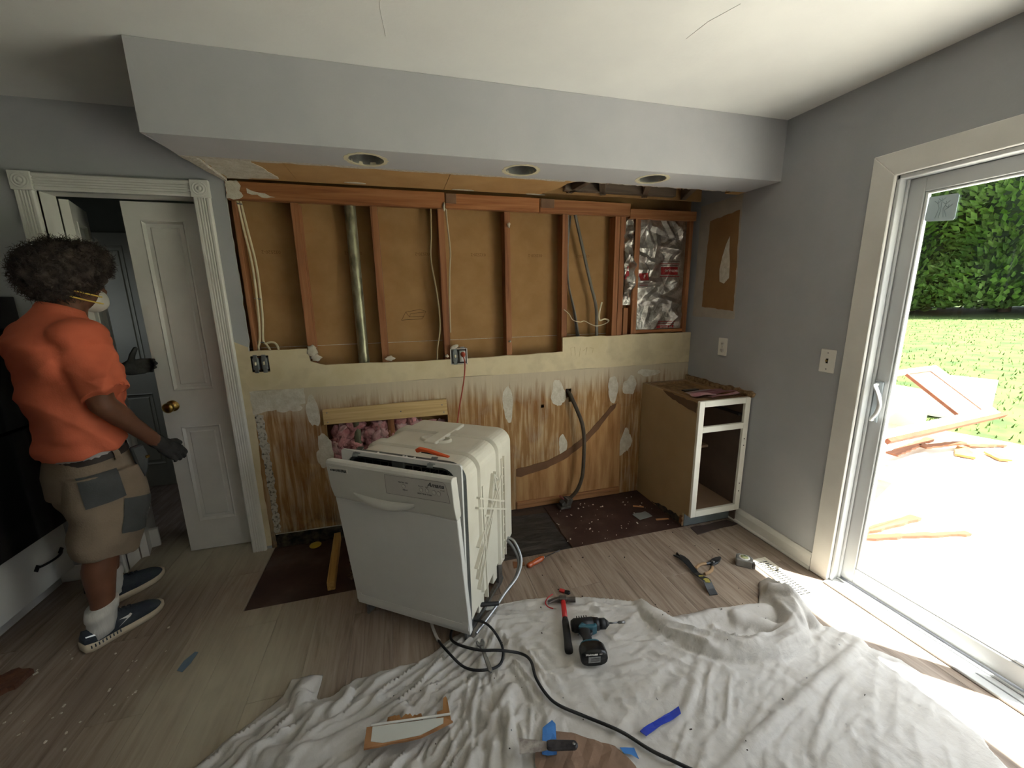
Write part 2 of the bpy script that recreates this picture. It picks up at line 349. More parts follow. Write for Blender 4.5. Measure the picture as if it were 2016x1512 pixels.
# lower wall: torn brown paper
def paper_mat():
    m, t, bs = newmat('torn_brown_paper'); bs.inputs['Roughness'].default_value = .9; bs.inputs['Specular IOR Level'].default_value = .2
    v = _coord(t, 'World', (1,1,1)); vs = _coord(t, 'World', (17,1,1.3))
    n1 = _noise(t, vs, 2.2, 6, .5, .6); n2 = _noise(t, v, 3.2, 5, 1.2); n3 = _noise(t, v, 14, 6, .8)
    base = _ramp(t, n1, [(.25, s(132,96,60)), (.45, s(158,120,78)), (.6, s(180,146,102)), (.8, s(202,176,134))])
    base = _mix(t, _ramp(t, n2, [(.48,(0,0,0,1)), (.62,(.75,.75,.75,1))]), base, s(138,94,54))
    # grime towards damp spots
    sx = t.nodes.new('ShaderNodeSeparateXYZ'); gm = t.nodes.new('ShaderNodeNewGeometry'); t.links.new(gm.outputs['Position'], sx.inputs[0])
    zr = t.nodes.new('ShaderNodeMapRange'); zr.inputs[1].default_value = .3; zr.inputs[2].default_value = .05; t.links.new(sx.outputs[2], zr.inputs[0])
    xr = t.nodes.new('ShaderNodeMapRange'); xr.inputs[1].default_value = -1.7; xr.inputs[2].default_value = -2.2; t.links.new(sx.outputs[0], xr.inputs[0])
    k1 = t.nodes.new('ShaderNodeMath'); k1.operation = 'MULTIPLY'; t.links.new(zr.outputs[0], k1.inputs[0]); t.links.new(xr.outputs[0], k1.inputs[1])
    k2 = t.nodes.new('ShaderNodeMath'); k2.operation = 'MULTIPLY'; t.links.new(k1.outputs[0], k2.inputs[0]); t.links.new(_ramp(t, n3, [(.35,(0.1,0.1,0.1,1)), (.62,(1,1,1,1))]), k2.inputs[1])
    base = _mix(t, k2.outputs[0], base, s(84,66,46))
    # whitish gypsum left along the top
    tr = t.nodes.new('ShaderNodeMapRange'); tr.inputs[1].default_value = .80; tr.inputs[2].default_value = 1.0; t.links.new(sx.outputs[2], tr.inputs[0])
    a1 = t.nodes.new('ShaderNodeMath'); a1.operation = 'ADD'; t.links.new(tr.outputs[0], a1.inputs[0]); t.links.new(_ramp(t, n1, [(.25,(0,0,0,1)), (.8,(.9,.9,.9,1))]), a1.inputs[1])
    a2 = t.nodes.new('ShaderNodeMath'); a2.operation = 'MULTIPLY_ADD'; a2.inputs[1].default_value = .55; t.links.new(n2, a2.inputs[0]); a3 = t.nodes.new('ShaderNodeMath'); a3.operation = 'MULTIPLY'; a3.inputs[1].default_value = .62; t.links.new(a1.outputs[0], a3.inputs[0]); t.links.new(a3.outputs[0], a2.inputs[2])
    base = _mix(t, _ramp(t, a2.outputs[0], [(.50,(0,0,0,1)), (.98,(.8,.8,.8,1))]), base, s(204,194,172))
    t.links.new(base, bs.inputs['Base Color']); _bump(t, bs, n1, .5, .003)
    return m
M['paper'] = paper_mat()
M['mold'] = mat('mouldy_wall', s(22,21,18), s(92,84,68), 18, detail=8, rough=.95, bump=.5, bscale=40, coord='World', lo=.42, hi=.72)
lp = wb(MB().box(-2.992, -.001, 0, T, 0.0, 1.01), 'torn_paper_drywall', M['paper'])
cut_holes(lp, [(-2.60,-1.86,.47,.775), (-2.57,-1.86,-.02,.27), (-1.021,-.975,.81,.875), (-1.206,-1.182,.75,.774), (-.995,-.965,.775,.815)])
wb(MB().prism(jag([(-2.965,-.004),(-2.57,-.004),(-2.57,.082),(-2.75,.085),(-2.965,.088)], .03, .004), -.001, 0), 'mouldy_base_strip', M['mold'], fix=True)
wb(MB().prism(jag([(-2.96,.088),(-2.57,.084),(-2.57,.09),(-2.96,.094)], .05, .002), -.0035, 0), 'torn_paper_edge', M['gypsum'], fix=True)
# white plaster border and patches
wb(MB().prism(jag([(-2.985,1.008),(-2.985,.87),(-2.905,.885),(-2.78,.90),(-2.70,.915),(-2.70,1.008)], .02, .004), -.0015, 0), 'plaster_smear', M['plaster'], fix=True)
wb(MB().prism(jag([(-2.975,.87),(-2.93,.86),(-2.925,.5),(-2.93,.1),(-2.965,.1),(-2.968,.5)], .02, .006), -.0025, 0), 'plaster_smear', mat('spotted_plaster', s(190,184,170), s(70,62,52), 60, rough=.95, bump=.5, bscale=90, lo=.5, hi=.68), fix=True)
for i, (cx, cz, rx, rz, am) in enumerate(((-1.445,.80,.035,.13,.15),(-1.036,.455,.03,.085,.15),(-.642,.845,.042,.10,.12),(-.505,.86,.055,.07,.2),(-2.665,.86,.035,.10,.15),(-2.79,.895,.06,.03,.3),(-2.625,.60,.05,.10,.25),(-1.075,.845,.05,.10,.2),(-.35,.95,.10,.025,.25),(-.52,.42,.05,.10,.3))):
    wb(MB().prism(blob(cx, cz, rx, rz, 30, am, 40+i), -.0012, 0), 'plaster_patch', M['plaster'], fix=True)
# torn strip and lower paper sheet by the black hose
pap = [(-1.395,.006),(-1.395,.315),(-1.29,.325),(-1.16,.345),(-1.03,.40),(-.92,.465),(-.82,.54),(-.74,.62),(-.66,.71),(-.61,.735),(-.575,.725),(-.56,.006)]
wb(MB().prism(pap, -.0022, 0), 'brown_paper_sheet', mat('lower_brown_paper', s(150,106,64), s(172,128,82), 2.5, stretch=(8,1,1), detail=5, rough=.9, coord='World', c3=s(186,146,98)), fix=True)
top = [(-1.395,.315),(-1.29,.328),(-1.16,.348),(-1.03,.402),(-.92,.468),(-.82,.545),(-.74,.625),(-.66,.715),(-.61,.735)]
bot = [(-.62,.70),(-.68,.64),(-.75,.55),(-.83,.475),(-.93,.40),(-1.03,.34),(-1.16,.29),(-1.28,.268),(-1.36,.25),(-1.395,.26)]
wb(MB().prism(jag(top+bot, .03, .004), -.0045, -.002), 'torn_paper_strip', mat('dark_torn_paper', s(108,78,54), s(122,88,62), 8, rough=.9, coord='World'), fix=True)
bt = MB(); bt.box(-1.395,-.56,-.014,-.0005,.004,.035); bt.box(-1.395,-.565,-.019,-.0005,.038,.062); bt.box(-1.395,-.565,-.012,-.0005,.033,.04)
wb(bt, 'wood_base_trim', wood('base_trim_wood', s(120,80,48), s(146,102,64), s(160,116,76), 'x', 2.), bevel=.003)
# doorway jambs
WT = .118
jm = MB(); jm.box(DX0-.02, DX0, 0, WT, 0, DZ+.02); jm.box(DX1, DX1+.02, 0, WT, 0, DZ+.02); jm.box(DX0-.02, DX1+.02, 0, WT, DZ, DZ+.02)
wb(jm, 'door_jamb', M['white'], bevel=.002)
# hidden framing around the doorway and the far face of the wall
bk = MB(); bk.box(-4.75, DX0-.02, .1, WT, 0, H); bk.box(DX0-.02, DX1+.02, .1, WT, DZ+.02, H)
wb(bk, 'hall_side_drywall', M['gray'])
cb = MB(); cb.box(DX1+.02, -.001, .1, WT, 0, 1.245); cb.box(DX1+.02, -.001, .1, WT, 1.2485, H); wb(cb, 'cavity_board', M['kraft'])
wb(MB().box(DX1+.02, -.001, .1015, WT, 1.244, 1.249), 'board_seam', M['gypsum'])
# studs
for xc, z0, z1, wd in ((-2.635,.04,2.042,.04),(-2.222,.04,2.042,.04),(-1.838,.04,2.042,.04),(-1.425,.04,2.042,.038),(-1.03,.04,2.042,.04),(-.645,.04,2.042,.038),(-.603,.04,2.042,.04),(-.487,.04,2.042,.042),(-.555,.04,1.43,.036),(-.052,.04,2.042,.03)):
    b = MB().box(-wd/2,wd/2,-.0425,.0425,0,z1-z0); o = b.build('stud', M['stud'], parent=WB, bevel=.002); o.location = (xc+1.5, .0435, z0)
o = MB().box(-.0095,.0095,-.04,.04,0,2.0).build('stud', M['stud'], parent=WB, bevel=.002); o.location = (-2.928+1.5, .043, .04)
wb(MB().box(-2.95,-.001,.004+T,.098,0,.038), 'sole_plate', M['studh'], bevel=.002)
wb(MB().box(-.47,-.07,.014,.09,1.246,1.268), 'sill_board', M['studh'], bevel=.002)
for (x0,x1,z0,z1,y0) in ((-2.948,-1.812,2.042,2.132,-.004),(-1.810,-1.215,2.044,2.128,-.003),(-1.213,-.565,2.042,2.124,-.005),(-.563,-.03,2.03,2.092,-.003)):
    b = MB().box(-(x1-x0)/2,(x1-x0)/2,-.019,.019,0,z1-z0); o = b.build('header_board', M['studh'], parent=WB, bevel=.002); o.location = ((x0+x1)/2+1.5, y0+.019-.013, z0)
for x0, x1 in ((-1.808,-1.745),(-1.208,-1.118)):
    wb(MB().box(x0,x1,-.012,-.004,2.07,2.125), 'header_block', mat('grey_block_wood', s(112,84,64), s(128,100,78), 12, rough=.8), bevel=.002)
wb(MB().prism(jag([(-2.948,2.045),(-2.948,2.135),(-2.89,2.135),(-2.875,2.11),(-2.885,2.085),(-2.87,2.06),(-2.89,2.045)], .012, .006), -.008, -.004), 'plaster_smear', M['plaster'], fix=True)
wb(MB().prism(jag([(-2.85,2.075),(-2.76,2.055),(-2.72,2.06),(-2.79,2.08),(-2.85,2.1)], .02, .005), -.0055, -.004), 'plaster_smear', M['plaster'], fix=True)
for i, (cx, cz, rx, rz) in enumerate(((-2.628,1.225,.028,.035),(-2.612,1.185,.03,.02),(-2.195,1.158,.028,.016),(-1.845,1.155,.012,.01),(-1.82,2.05,.008,.025),(-1.425,1.23,.012,.006),(-1.42,1.96,.01,.016))):
    b = MB().ell((0,0,0), rx, .012, rz, 12, 8); b.v = [(p[0]*(1+.25*math.sin(p[2]*300+i)), p[1], p[2]*(1+.2*math.sin(p[0]*260))) for p in b.v]
    o = b.build('plaster_lump', M['plaster'], parent=WB); o.location = (cx+1.5, -.002-.013+ (.0 if cz < 2 else -.003), cz)
# faint stamps and pencil marks on the cavity paper
ink = mat('faded_ink', s(120,86,50), None, rough=.95)
def text(name, body, size, m, parent, loc, rot=(PI/2,0,0), ext=.0004, align='CENTER', shear=0, scale=(1,1,1), bold=0):
    c = bpy.data.curves.new(name, 'FONT'); c.body = body; c.size = size; c.extrude = ext; c.align_x = align; c.align_y = 'CENTER'; c.shear = shear; c.offset = bold; c.resolution_u = 2
    o = bpy.data.objects.new(name, c); bpy.context.view_layer.update(); COL.objects.link(o); bpy.context.view_layer.update()
    me = bpy.data.meshes.new_from_object(o.evaluated_get(bpy.context.evaluated_depsgraph_get())); bpy.data.objects.remove(o)
    me.materials.clear(); me.materials.append(m); o = bpy.data.objects.new(name, me); COL.objects.link(o); o.parent = parent; o.location = loc; o.rotation_euler = rot; o.scale = scale; return o
for xx in (-2.80,-2.36,-1.95,-1.60,-1.21,-.86):
    text('ink_stamp', '032520-2', .026, ink, WB, (xx+1.5, .0862, 1.79), (PI/2, PI, 0))
pen = [(-2.10,1.40),(-2.08,1.435),(-1.99,1.45),(-1.955,1.437),(-1.97,1.405),(-2.06,1.405),(-2.08,1.435)]
pm_ = MB(); pm_.tube([(x,.0995,z) for x,z in pen], .0012, 4); pm_.tube([(-2.06,.0995,1.405),(-2.05,.0995,1.425),(-1.965,.0995,1.432)], .0012, 4); pm_.tube([(-2.10,.0995,1.40),(-2.11,.0995,1.385),(-1.98,.0995,1.39),(-1.97,.0995,1.405)], .0012, 4)
wb(pm_, 'pencil_sketch', mat('pencil_line', s(92,66,40), None, rough=.9))
pz = MB()
for pts in ([(-.98,1.11),(-.985,1.165),(-.955,1.17),(-.95,1.11)],[(-.92,1.10),(-.91,1.165)],[(-.87,1.11),(-.86,1.165),(-.89,1.14)],[(-.84,1.16),(-.81,1.155),(-.82,1.12)]): pz.tube([(x,-.0012,z) for x,z in pts], .001, 4)
wb(pz, 'pencil_scrawl', mat('faint_pencil', s(186,166,124), None, rough=.9))

# ------------------------------------------------------------------ right wall, with the sliding door and an unseen window added for light
DY0, DY1, DTOP = -2.86, -1.215, 2.005         # sliding door opening
WR = empty('wall_right', (0,-2.5,0), label='grey painted wall with sliding glass door', cat='wall', kind='structure')
def at(parent, b, name, m, **k):
    L = parent.location; b.v = [tuple(Vector(p)-L) for p in b.v]; return b.build(name, m, parent=parent, **k)
b = MB(); b.box(0,.12,DY1,.118,0,H); b.box(0,.12,DY0,DY1,DTOP,H); b.box(0,.12,-3.3,DY0,0,H)
b.box(0,.12,-3.9,-3.3,0,H); b.box(0,.12,-4.8,-3.9,0,.9); b.box(0,.12,-4.8,-3.9,2.1,H); b.box(0,.12,-5.6,-4.8,0,H)
at(WR, b, 'gray_drywall', M['gray'])
at(WR, MB().prism(jag([(-.005,1.36),(-.40,1.355),(-.385,1.75),(-.375,2.125),(-.005,2.125)], .03, .004), -.0015, 0, 'x'), 'bare_joint_compound', mat('bare_compound', s(182,174,160), s(170,162,150), 8, rough=.9, coord='World'), fix=True)
at(WR, MB().prism(jag([(-.095,1.43),(-.385,1.405),(-.375,1.75),(-.362,2.035),(-.11,2.01),(-.10,1.75)], .03, .003), -.0028, -.0012, 'x'), 'brown_paper_patch', mat('right_brown_paper', s(140,104,66), s(150,114,74), 6, rough=.9, coord='World'), fix=True)
at(WR, MB().prism([(-.245,1.60),(-.285,1.585),(-.325,1.62),(-.32,1.72),(-.305,1.80),(-.30,1.885),(-.275,1.84),(-.25,1.76),(-.235,1.68)], -.004, -.0025, 'x'), 'plaster_patch', M['plaster'], fix=True)
at(WR, MB().prism(jag([(-.002,.875),(-.62,.875),(-.63,.90),(-.60,.912),(-.3,.905),(-.002,.915)], .02, .006), -.022, 0, 'x'), 'chipboard_strip', mat('torn_chipboard', s(104,80,56), s(158,132,98), 40, detail=8, rough=.95, bump=.8, bscale=80, coord='World'), fix=True)

bb = MB()
def base_profile(b, y0, y1):
    prof = [(0,0),(-.016,0),(-.016,.07),(-.012,.085),(-.006,.098),(0,.1)]
    b.prism([(0,0)]*0 or [(p[0],p[1]) for p in prof], y0, y1, 'y')
base_profile(bb, DY1+.10, -.535); bb.tube([(-.016,DY1+.10,.008),(-.016,-.535,.008)], .011, 8)
o = bb.build('baseboard_right', M['white'], fix=True); tag(o, 'white baseboard along the grey right wall', 'baseboard', kind='structure')
bb = MB(); bb.box(-4.05,-3.855,-.014,0,0,.09); o = bb.build('baseboard_back', M['white'], bevel=.003); tag(o, 'short white baseboard beside the doorway', 'baseboard', kind='structure')

# far walls of the room (behind the camera) and the hall
WL = MB(); WL.box(-4.87,-4.75,-5.6,.40,0,H); WL.box(-4.87,-4.75,.95,2.42,0,H); WL.box(-4.87,-4.75,.40,.95,0,1.35); WL.box(-4.87,-4.75,.40,.95,2.0,H); o = WL.build('wall_left', M['gray']); tag(o, 'grey wall on the left', 'wall', kind='structure')  # opening on the hall side is added, out of view, to brighten the hall
b = MB(); b.box(-4.75,0,-5.72,-5.6,0,H)
o = b.build('wall_rear', M['gray']); tag(o, 'plain grey wall behind the camera', 'wall', kind='structure')
wf = MB()  # added window, out of view, lets more daylight into the room
for a0,a1,c0,c1 in ((-4.8,-4.75,.9,2.1),(-3.95,-3.9,.9,2.1),(-4.75,-3.95,.9,.95),(-4.75,-3.95,2.05,2.1),(-4.75,-3.95,1.48,1.52)): wf.box(.04,.09,a0,a1,c0,c1)
o = wf.build('added_window_1', M['white']); tag(o, 'white framed window added out of view beyond the sliding door for light', 'window', kind='structure')
portal('portal_side', (.10,-4.35,1.5), (0,PI/2,0), 1.2, .9)
portal('portal_hall', (-4.76,.675,1.675), (0,-PI/2,0), .65, .55)
portal('portal_door', (.13,(DY0+DY1)/2,1.0), (0,PI/2,0), 2.0, 1.65)
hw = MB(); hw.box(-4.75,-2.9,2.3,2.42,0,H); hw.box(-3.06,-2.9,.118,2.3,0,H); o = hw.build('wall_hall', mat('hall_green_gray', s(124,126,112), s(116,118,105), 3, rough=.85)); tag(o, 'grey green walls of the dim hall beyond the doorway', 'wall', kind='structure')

# ------------------------------------------------------------------ ceiling and soffit
b = MB(); b.box(-4.75,0,-5.6,2.3,H,H+.1); ceil = b.build('ceiling', M['ceiling']); tag(ceil, 'white painted ceiling', 'ceiling', kind='structure')
SD, SB, SL = .634, 2.13, -2.996
SO = empty('soffit', (-1.5,-.3,SB), label='grey boxed soffit with three open light holes, brown board torn away at right', cat='soffit', kind='structure')
b = MB(); b.box(SL,-.001,-SD,-SD+.013,SB,H-.001)
b.add([(SL,-SD,SB),(SL,-SD,H-.001),(-2.95,-.001,H-.001),(-2.95,-.001,SB)], [(0,3,2,1)]); b.add([(SL+.013,-SD,SB),(SL+.013,-SD,H-.001),(-2.937,-.001,H-.001),(-2.937,-.001,SB)], [(0,1,2,3)])
at(SO, b, 'soffit_face', M['soffit'])
holes = ((-2.217,-.50,.078),(-1.49,-.505,.078),(-.75,-.515,.075))
def plate(b, x0, x1, y0, yedge, z, hl, th=.013):
    xs_ = [x0]+[(hl[i][0]+hl[i+1][0])/2 for i in range(len(hl)-1)]+[x1]
    for i, (cx, cy, r) in enumerate(hl):
        a, c = xs_[i], xs_[i+1]; n = 40; inner = []; outer = []
        for k in range(n):
            t = 2*PI*k/n; dx, dy = math.cos(t), math.sin(t); inner.append((cx+r*dx, cy+r*dy))
            kx = ((c-cx) if dx > 0 else (a-cx))/dx if abs(dx) > 1e-6 else 1e9
            ye = yedge(cx+ (0 if abs(dy) < 1e-6 else 0)); ky = ((ye-cy) if dy > 0 else (y0-cy))/dy if abs(dy) > 1e-6 else 1e9
            q = min(kx, ky); outer.append((cx+q*dx, cy+q*dy))
        # make sure the corners are hit
        for (X, Y) in ((a,y0),(c,y0),(a,yedge(cx)),(c,yedge(cx))):
            j = min(range(n), key=lambda q: (outer[q][0]-X)**2+(outer[q][1]-Y)**2); outer[j] = (X, Y)
        v = [(p[0],p[1],z) for p in inner+outer]+[(p[0],p[1],z+th) for p in inner+outer]
        f = []
        for k in range(n):
            q = (k+1) % n; f += [(k,q,n+q,n+k),(2*n+k,3*n+k,3*n+q,2*n+q),(k,2*n+k,2*n+q,q)]
        b.add(v, f)
b = MB(); plate(b, SL+.013, -.001, -SD+.013, lambda x: -.39, SB, holes); at(SO, b, 'soffit_bottom', M['soffit'])
# torn edge of the painted board
b = MB()
def strip(b, x0, x1, ya, yb, step=.03, amp=.006):
    n = int((x1-x0)/step); e = [ya+random.uniform(-amp, amp) for _ in range(n+1)]
    b.prism([(x0+i*(x1-x0)/n, e[i]) for i in range(n+1)]+[(x1,yb),(x0,yb)], SB, SB+.013, 'z')
strip(b, -2.94, -1.2, -.366, -.392); strip(b, -1.2, -.001, -.382, -.392, .02, .008)
b.prism(jag([(-2.985,-.39),(-2.93,-.36),(-2.935,-.002),(-2.95,-.002)], .04, .003), SB, SB+.012, 'z')
at(SO, b, 'torn_board_edge', M['gypsum'], fix=True)
b = MB(); b.box(-.10,-.001,-.39,-.33,SB,SB+.013); at(SO, b, 'board_scrap', M['kraft2'])
# brown board above the cabinets; it stops in a ragged edge
BZ = SB+.014
def brown(x0, x1, torn=False):
    b = MB()
    if torn: b.prism([(x0,-.392),(x1-.02,-.392)]+[(x1-.03-.10*i/8+random.uniform(-.012,.012), -.38+.37*i/8) for i in range(9)]+[(x0,-.006)], BZ, BZ+.012, 'z')
    else: b.box(x0,x1-.003,-.40,-.006,BZ,BZ+.012)
    at(SO, b, 'brown_board', M['kraft2'], fix=True)
brown(-2.935,-2.595); brown(-2.595,-1.815); brown(-1.815,-1.08,True)
at(SO, MB().prism(jag([(-2.93,-.37),(-2.74,-.37),(-2.70,-.2),(-2.68,-.05),(-2.93,-.01)], .03, .008), BZ-.003, BZ, 'z'), 'plaster_smear', M['plaster'], fix=True)
for i, (cx, cy, rx, ry) in enumerate(((-2.30,-.05,.06,.012),(-1.70,-.03,.06,.012),(-1.25,-.02,.06,.01))):
    at(SO, MB().prism(blob(cx, cy, rx, ry, 20, .2, i), BZ-.002, BZ, 'z'), 'plaster_patch', M['plaster'], fix=True)
for xx, ang in ((-2.60,.06),(-1.86,.1)):
    o = MB().box(-.055,.055,-.37,0,0,.09).build('soffit_joist', M['studh'], parent=SO); o.location = (xx+1.5,.285,BZ+.014-SB)
# exposed framing of the open end
fr = wood('grey_framing_wood', s(84,70,58), s(108,92,76), s(122,104,86), 'y', 2.)
b = MB().box(0,.80,-.02,.02,0,.085); o = b.build('soffit_ledger', wood('grey_ledger_wood', s(78,66,56), s(104,90,76), s(116,100,84), 'x', 2.), parent=SO, bevel=.002); o.location = (.42,.225,.03)
for xx, rz in ((-1.02,.05),(-.78,-.5),(-.47,-.5),(-.16,-.45)):
    b = MB().box(-.019,.019,-.36,0,0,.085); o = b.build('soffit_joist', fr, parent=SO, bevel=.002); o.location = (xx+1.5,.285,.03); o.rotation_euler = (0,0,rz)
PINKS = mat('pink_shred', s(196,150,138), None, rough=.9)
for i in range(16):
    x = random.uniform(-1.08,-.03); L_ = random.uniform(.02,.055)
    b = MB().prism([(0,0),(.018,0),(.012,-L_*.6),(.006,-L_),(.002,-L_*.5)], -.001, .001); o = b.build('torn_paper_shred', M['kraft2'] if i % 3 else PINKS, parent=SO); o.location = (x+1.5, random.uniform(-.10,-.06), .03+.012); o.rotation_euler = (random.uniform(-.5,.5),0,random.uniform(-1,1))
# ceiling crack marks
for pts in ([(-2.11,-1.35),(-2.10,-1.2),(-2.115,-1.0),(-2.10,-.85)],[(-.98,-1.3),(-1.02,-1.2),(-1.03,-1.1)]):
    b = MB().tube([(x,y,H-.0005) for x,y in pts], .0008, 4); b.v = [tuple(Vector(p)-ceil.location) for p in b.v]; b.build('hairline_crack', mat('crack_line', s(204,203,198), None, rough=.9), parent=ceil)
# ------------------------------------------------------------------ trims and doors
M['glass'] = bpy.data.materials.new('window_glass'); M['glass'].use_nodes = True
_t = M['glass'].node_tree; _t.nodes.clear(); _o = _t.nodes.new('ShaderNodeOutputMaterial'); _mx = _t.nodes.new('ShaderNodeMixShader'); _tr = _t.nodes.new('ShaderNodeBsdfTransparent'); _gl = _t.nodes.new('ShaderNodeBsdfGlossy'); _fr = _t.nodes.new('ShaderNodeFresnel')
_gl.inputs['Roughness'].default_value = .02; _tr.inputs[0].default_value = (.93,.95,.94,1); _fr.inputs[0].default_value = 1.35
_mx.inputs[0].default_value = .05; _t.links.new(_tr.outputs[0], _mx.inputs[1]); _t.links.new(_gl.outputs[0], _mx.inputs[2]); _t.links.new(_mx.outputs[0], _o.inputs[0])
M['vinyl'] = mat('white_vinyl', s(206,208,208), s(198,200,202), 4, rough=.35)
M['brass'] = mat('worn_brass', s(196,164,96), s(150,118,60), 30, rough=.3, metal=1)

def flute(wd, th=.018, n=4):
    """cross section of a fluted casing: across 0..wd, depth 0..-th"""
    p = [(0,0),(0,-th*.7),(.006,-th)]
    e = .014; k = (wd-2*e)/n
    for i in range(n):
        a = e+i*k; p += [(a+.0015,-th),(a+k*.28,-th+.005),(a+k*.5,-th+.0062),(a+k*.72,-th+.005),(a+k-.0015,-th)]
    return p+[(wd-.006,-th),(wd,-th*.7),(wd,0)]
tr = empty('trim_1', (-3.415,-.001,0), label='white fluted door casing with corner rosettes', cat='casing', kind='structure')
CW = .076
for x0, nm in ((DX1-.001, 'casing_leg'), (DX0-CW+.001, 'casing_leg')):
    o = MB().prism([(x0+a, d-.001) for a, d in flute(CW)], .0, DZ-.004, 'z'); at(tr, o, nm, M['white'], fix=True)
hd = MB(); hd.prism([(d-.001, DZ+a) for a, d in flute(CW)], DX0+.002, DX1-.002, 'x'); at(tr, hd, 'casing_head', M['white'], fix=True)
for xc in (DX1+CW/2-.001, DX0-CW/2+.001):
    r = MB(); r.box(xc-.041,xc+.041,-.025,-.001,DZ-.004,DZ+.079)
    Mx = Matrix.Translation((xc,-.025,DZ+.0375)) @ Matrix.Rotation(PI/2,4,'X')
    r.lathe([(.034,-.001),(.033,.003),(.028,.0015),(.024,-.0005),(.02,.004),(.015,.0035),(.012,.001),(.008,.005),(.0,.006)], 28, 0, Mx)
    at(tr, r, 'rosette', M['white'], bevel=.0015)

def panel_door(name, W, Hh, label, panels, th=.035, group=None, m=None, knob=True):
    """leaf in local coords: x 0..W (hinge at 0), front at y=-th"""
    d = empty(name, label=label, cat='door', group=group, kind='structure')
    m = m or M['white']
    b = MB(); xs_ = [0, panels[0][0], panels[0][1], W]
    cols = sorted(set((p[0],p[1]) for p in panels)); xe = 0
    for (a0,a1) in cols:
        b.box(xe,a0,-th,0,0,Hh); xe = a1; zs = [0]
        for p in panels:
            if p[0] == a0: zs += [p[2], p[3]]
        zs.append(Hh)
        for i in range(0,len(zs),2): b.box(a0,a1,-th,0,zs[i],zs[i+1])
    b.box(xe,W,-th,0,0,Hh)
    b.build('leaf_frame', m, parent=d)
    for (x0,x1,z0,z1) in panels:
        q = MB(); r1 = .028; r2 = .012
        for sgn, y0, yi, yo in ((1,-th,-th+.012,-th+.004),):
            A = [(x0,y0,z0),(x1,y0,z0),(x1,y0,z1),(x0,y0,z1)]
            def ins(k, y): return [(x0+k,y,z0+k),(x1-k,y,z0+k),(x1-k,y,z1-k),(x0+k,y,z1-k)]
            R_ = [A, ins(.006,y0-.004), ins(.016,yi), ins(.034,yi), ins(.040,yi-.006), ins(.044,yi-.006)]
            v = [p for r in R_ for p in r]; f = []
            for i in range(len(R_)-1):
                for k in range(4): f.append((i*4+k, i*4+(k+1)%4, (i+1)*4+(k+1)%4, (i+1)*4+k))
            n = (len(R_)-1)*4; f.append((n,n+1,n+2,n+3)); q.add(v, f)
        q.box(x0,x1,-th+.013,-.004,z0,z1)
        q.build('raised_panel', m, parent=d)
    if knob:
        k = MB(); Mx = Matrix.Translation((W-.055,-th,.93)) @ Matrix.Rotation(PI/2,4,'X')
        k.lathe([(.0,.0),(.032,.0),(.032,.006),(.026,.009),(.013,.011),(.012,.03),(.02,.036),(.028,.046),(.029,.056),(.024,.064),(.012,.068),(0,.068)], 26, 0, Mx)
        k.build('knob', M['brass'], parent=d)
    return d
# right leaf, shut, flush with the hall side; its knob is at the free (left) edge
d1 = panel_door('door_1', .352, 2.03, 'narrow white two panel door leaf with brass knob', [(.072,.272,.19,.80),(.072,.272,1.015,1.94)])
for o in d1.children:
    if o.name.startswith('knob'): o.location = (-.352+.11-.005,0,0)
# mirrored so that x runs to the left: hinge edge on the right
d1.location = (-3.472, .145, .004)
for o in d1.children:
    if o.name.startswith('knob'): o.location = (-(.352-.055)+.055, 0, 0)
d2 = panel_door('door_2', .352, 2.03, 'white door leaf swung open into the hall at left', [(.072,.272,.19,.80),(.072,.272,1.015,1.94)], knob=False)
d2.location = (DX0+.006, .118, .004); d2.rotation_euler = (0,0,math.radians(110))
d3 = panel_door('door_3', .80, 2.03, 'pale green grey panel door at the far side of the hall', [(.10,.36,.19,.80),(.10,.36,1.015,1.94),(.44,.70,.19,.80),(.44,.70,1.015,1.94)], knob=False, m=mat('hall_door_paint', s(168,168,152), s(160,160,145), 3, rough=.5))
q = MB()
d3.location = (-4.45, 1.30, .004)
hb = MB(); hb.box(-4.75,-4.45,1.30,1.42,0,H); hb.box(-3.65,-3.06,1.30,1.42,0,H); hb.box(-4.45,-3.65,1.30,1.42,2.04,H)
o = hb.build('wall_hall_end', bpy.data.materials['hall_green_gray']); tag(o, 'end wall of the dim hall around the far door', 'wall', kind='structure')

# sliding glass door
SDO = empty('door_4', (.06,-2.03,0), label='white sliding glass door looking onto the patio', cat='sliding door', kind='structure')
b = MB()
b.box(-.002,.125,DY1-.012,DY1,0,DTOP); b.box(-.002,.125,DY0,DY0+.012,0,DTOP); b.box(-.002,.125,DY0,DY1,DTOP-.018,DTOP)
b.box(.085,.125,DY1-.03,DY1-.012,.02,DTOP-.018); b.box(.035,.047,DY1-.022,DY1-.012,.02,DTOP-.018)
at(SDO, b, 'door_frame', M['vinyl'], bevel=.002)
b = MB(); b.box(-.045,.0,DY0,DY1,.0005,.012); b.box(0,.20,DY0,DY1,-.02,.018); b.box(.03,.036,DY0,DY1,.018,.03); b.box(.088,.094,DY0,DY1,.018,.03); b.box(.13,.20,DY0,DY1,-.02,.012)
at(SDO, b, 'sill_track', M['vinyl'], bevel=.002)
MID = -1.955
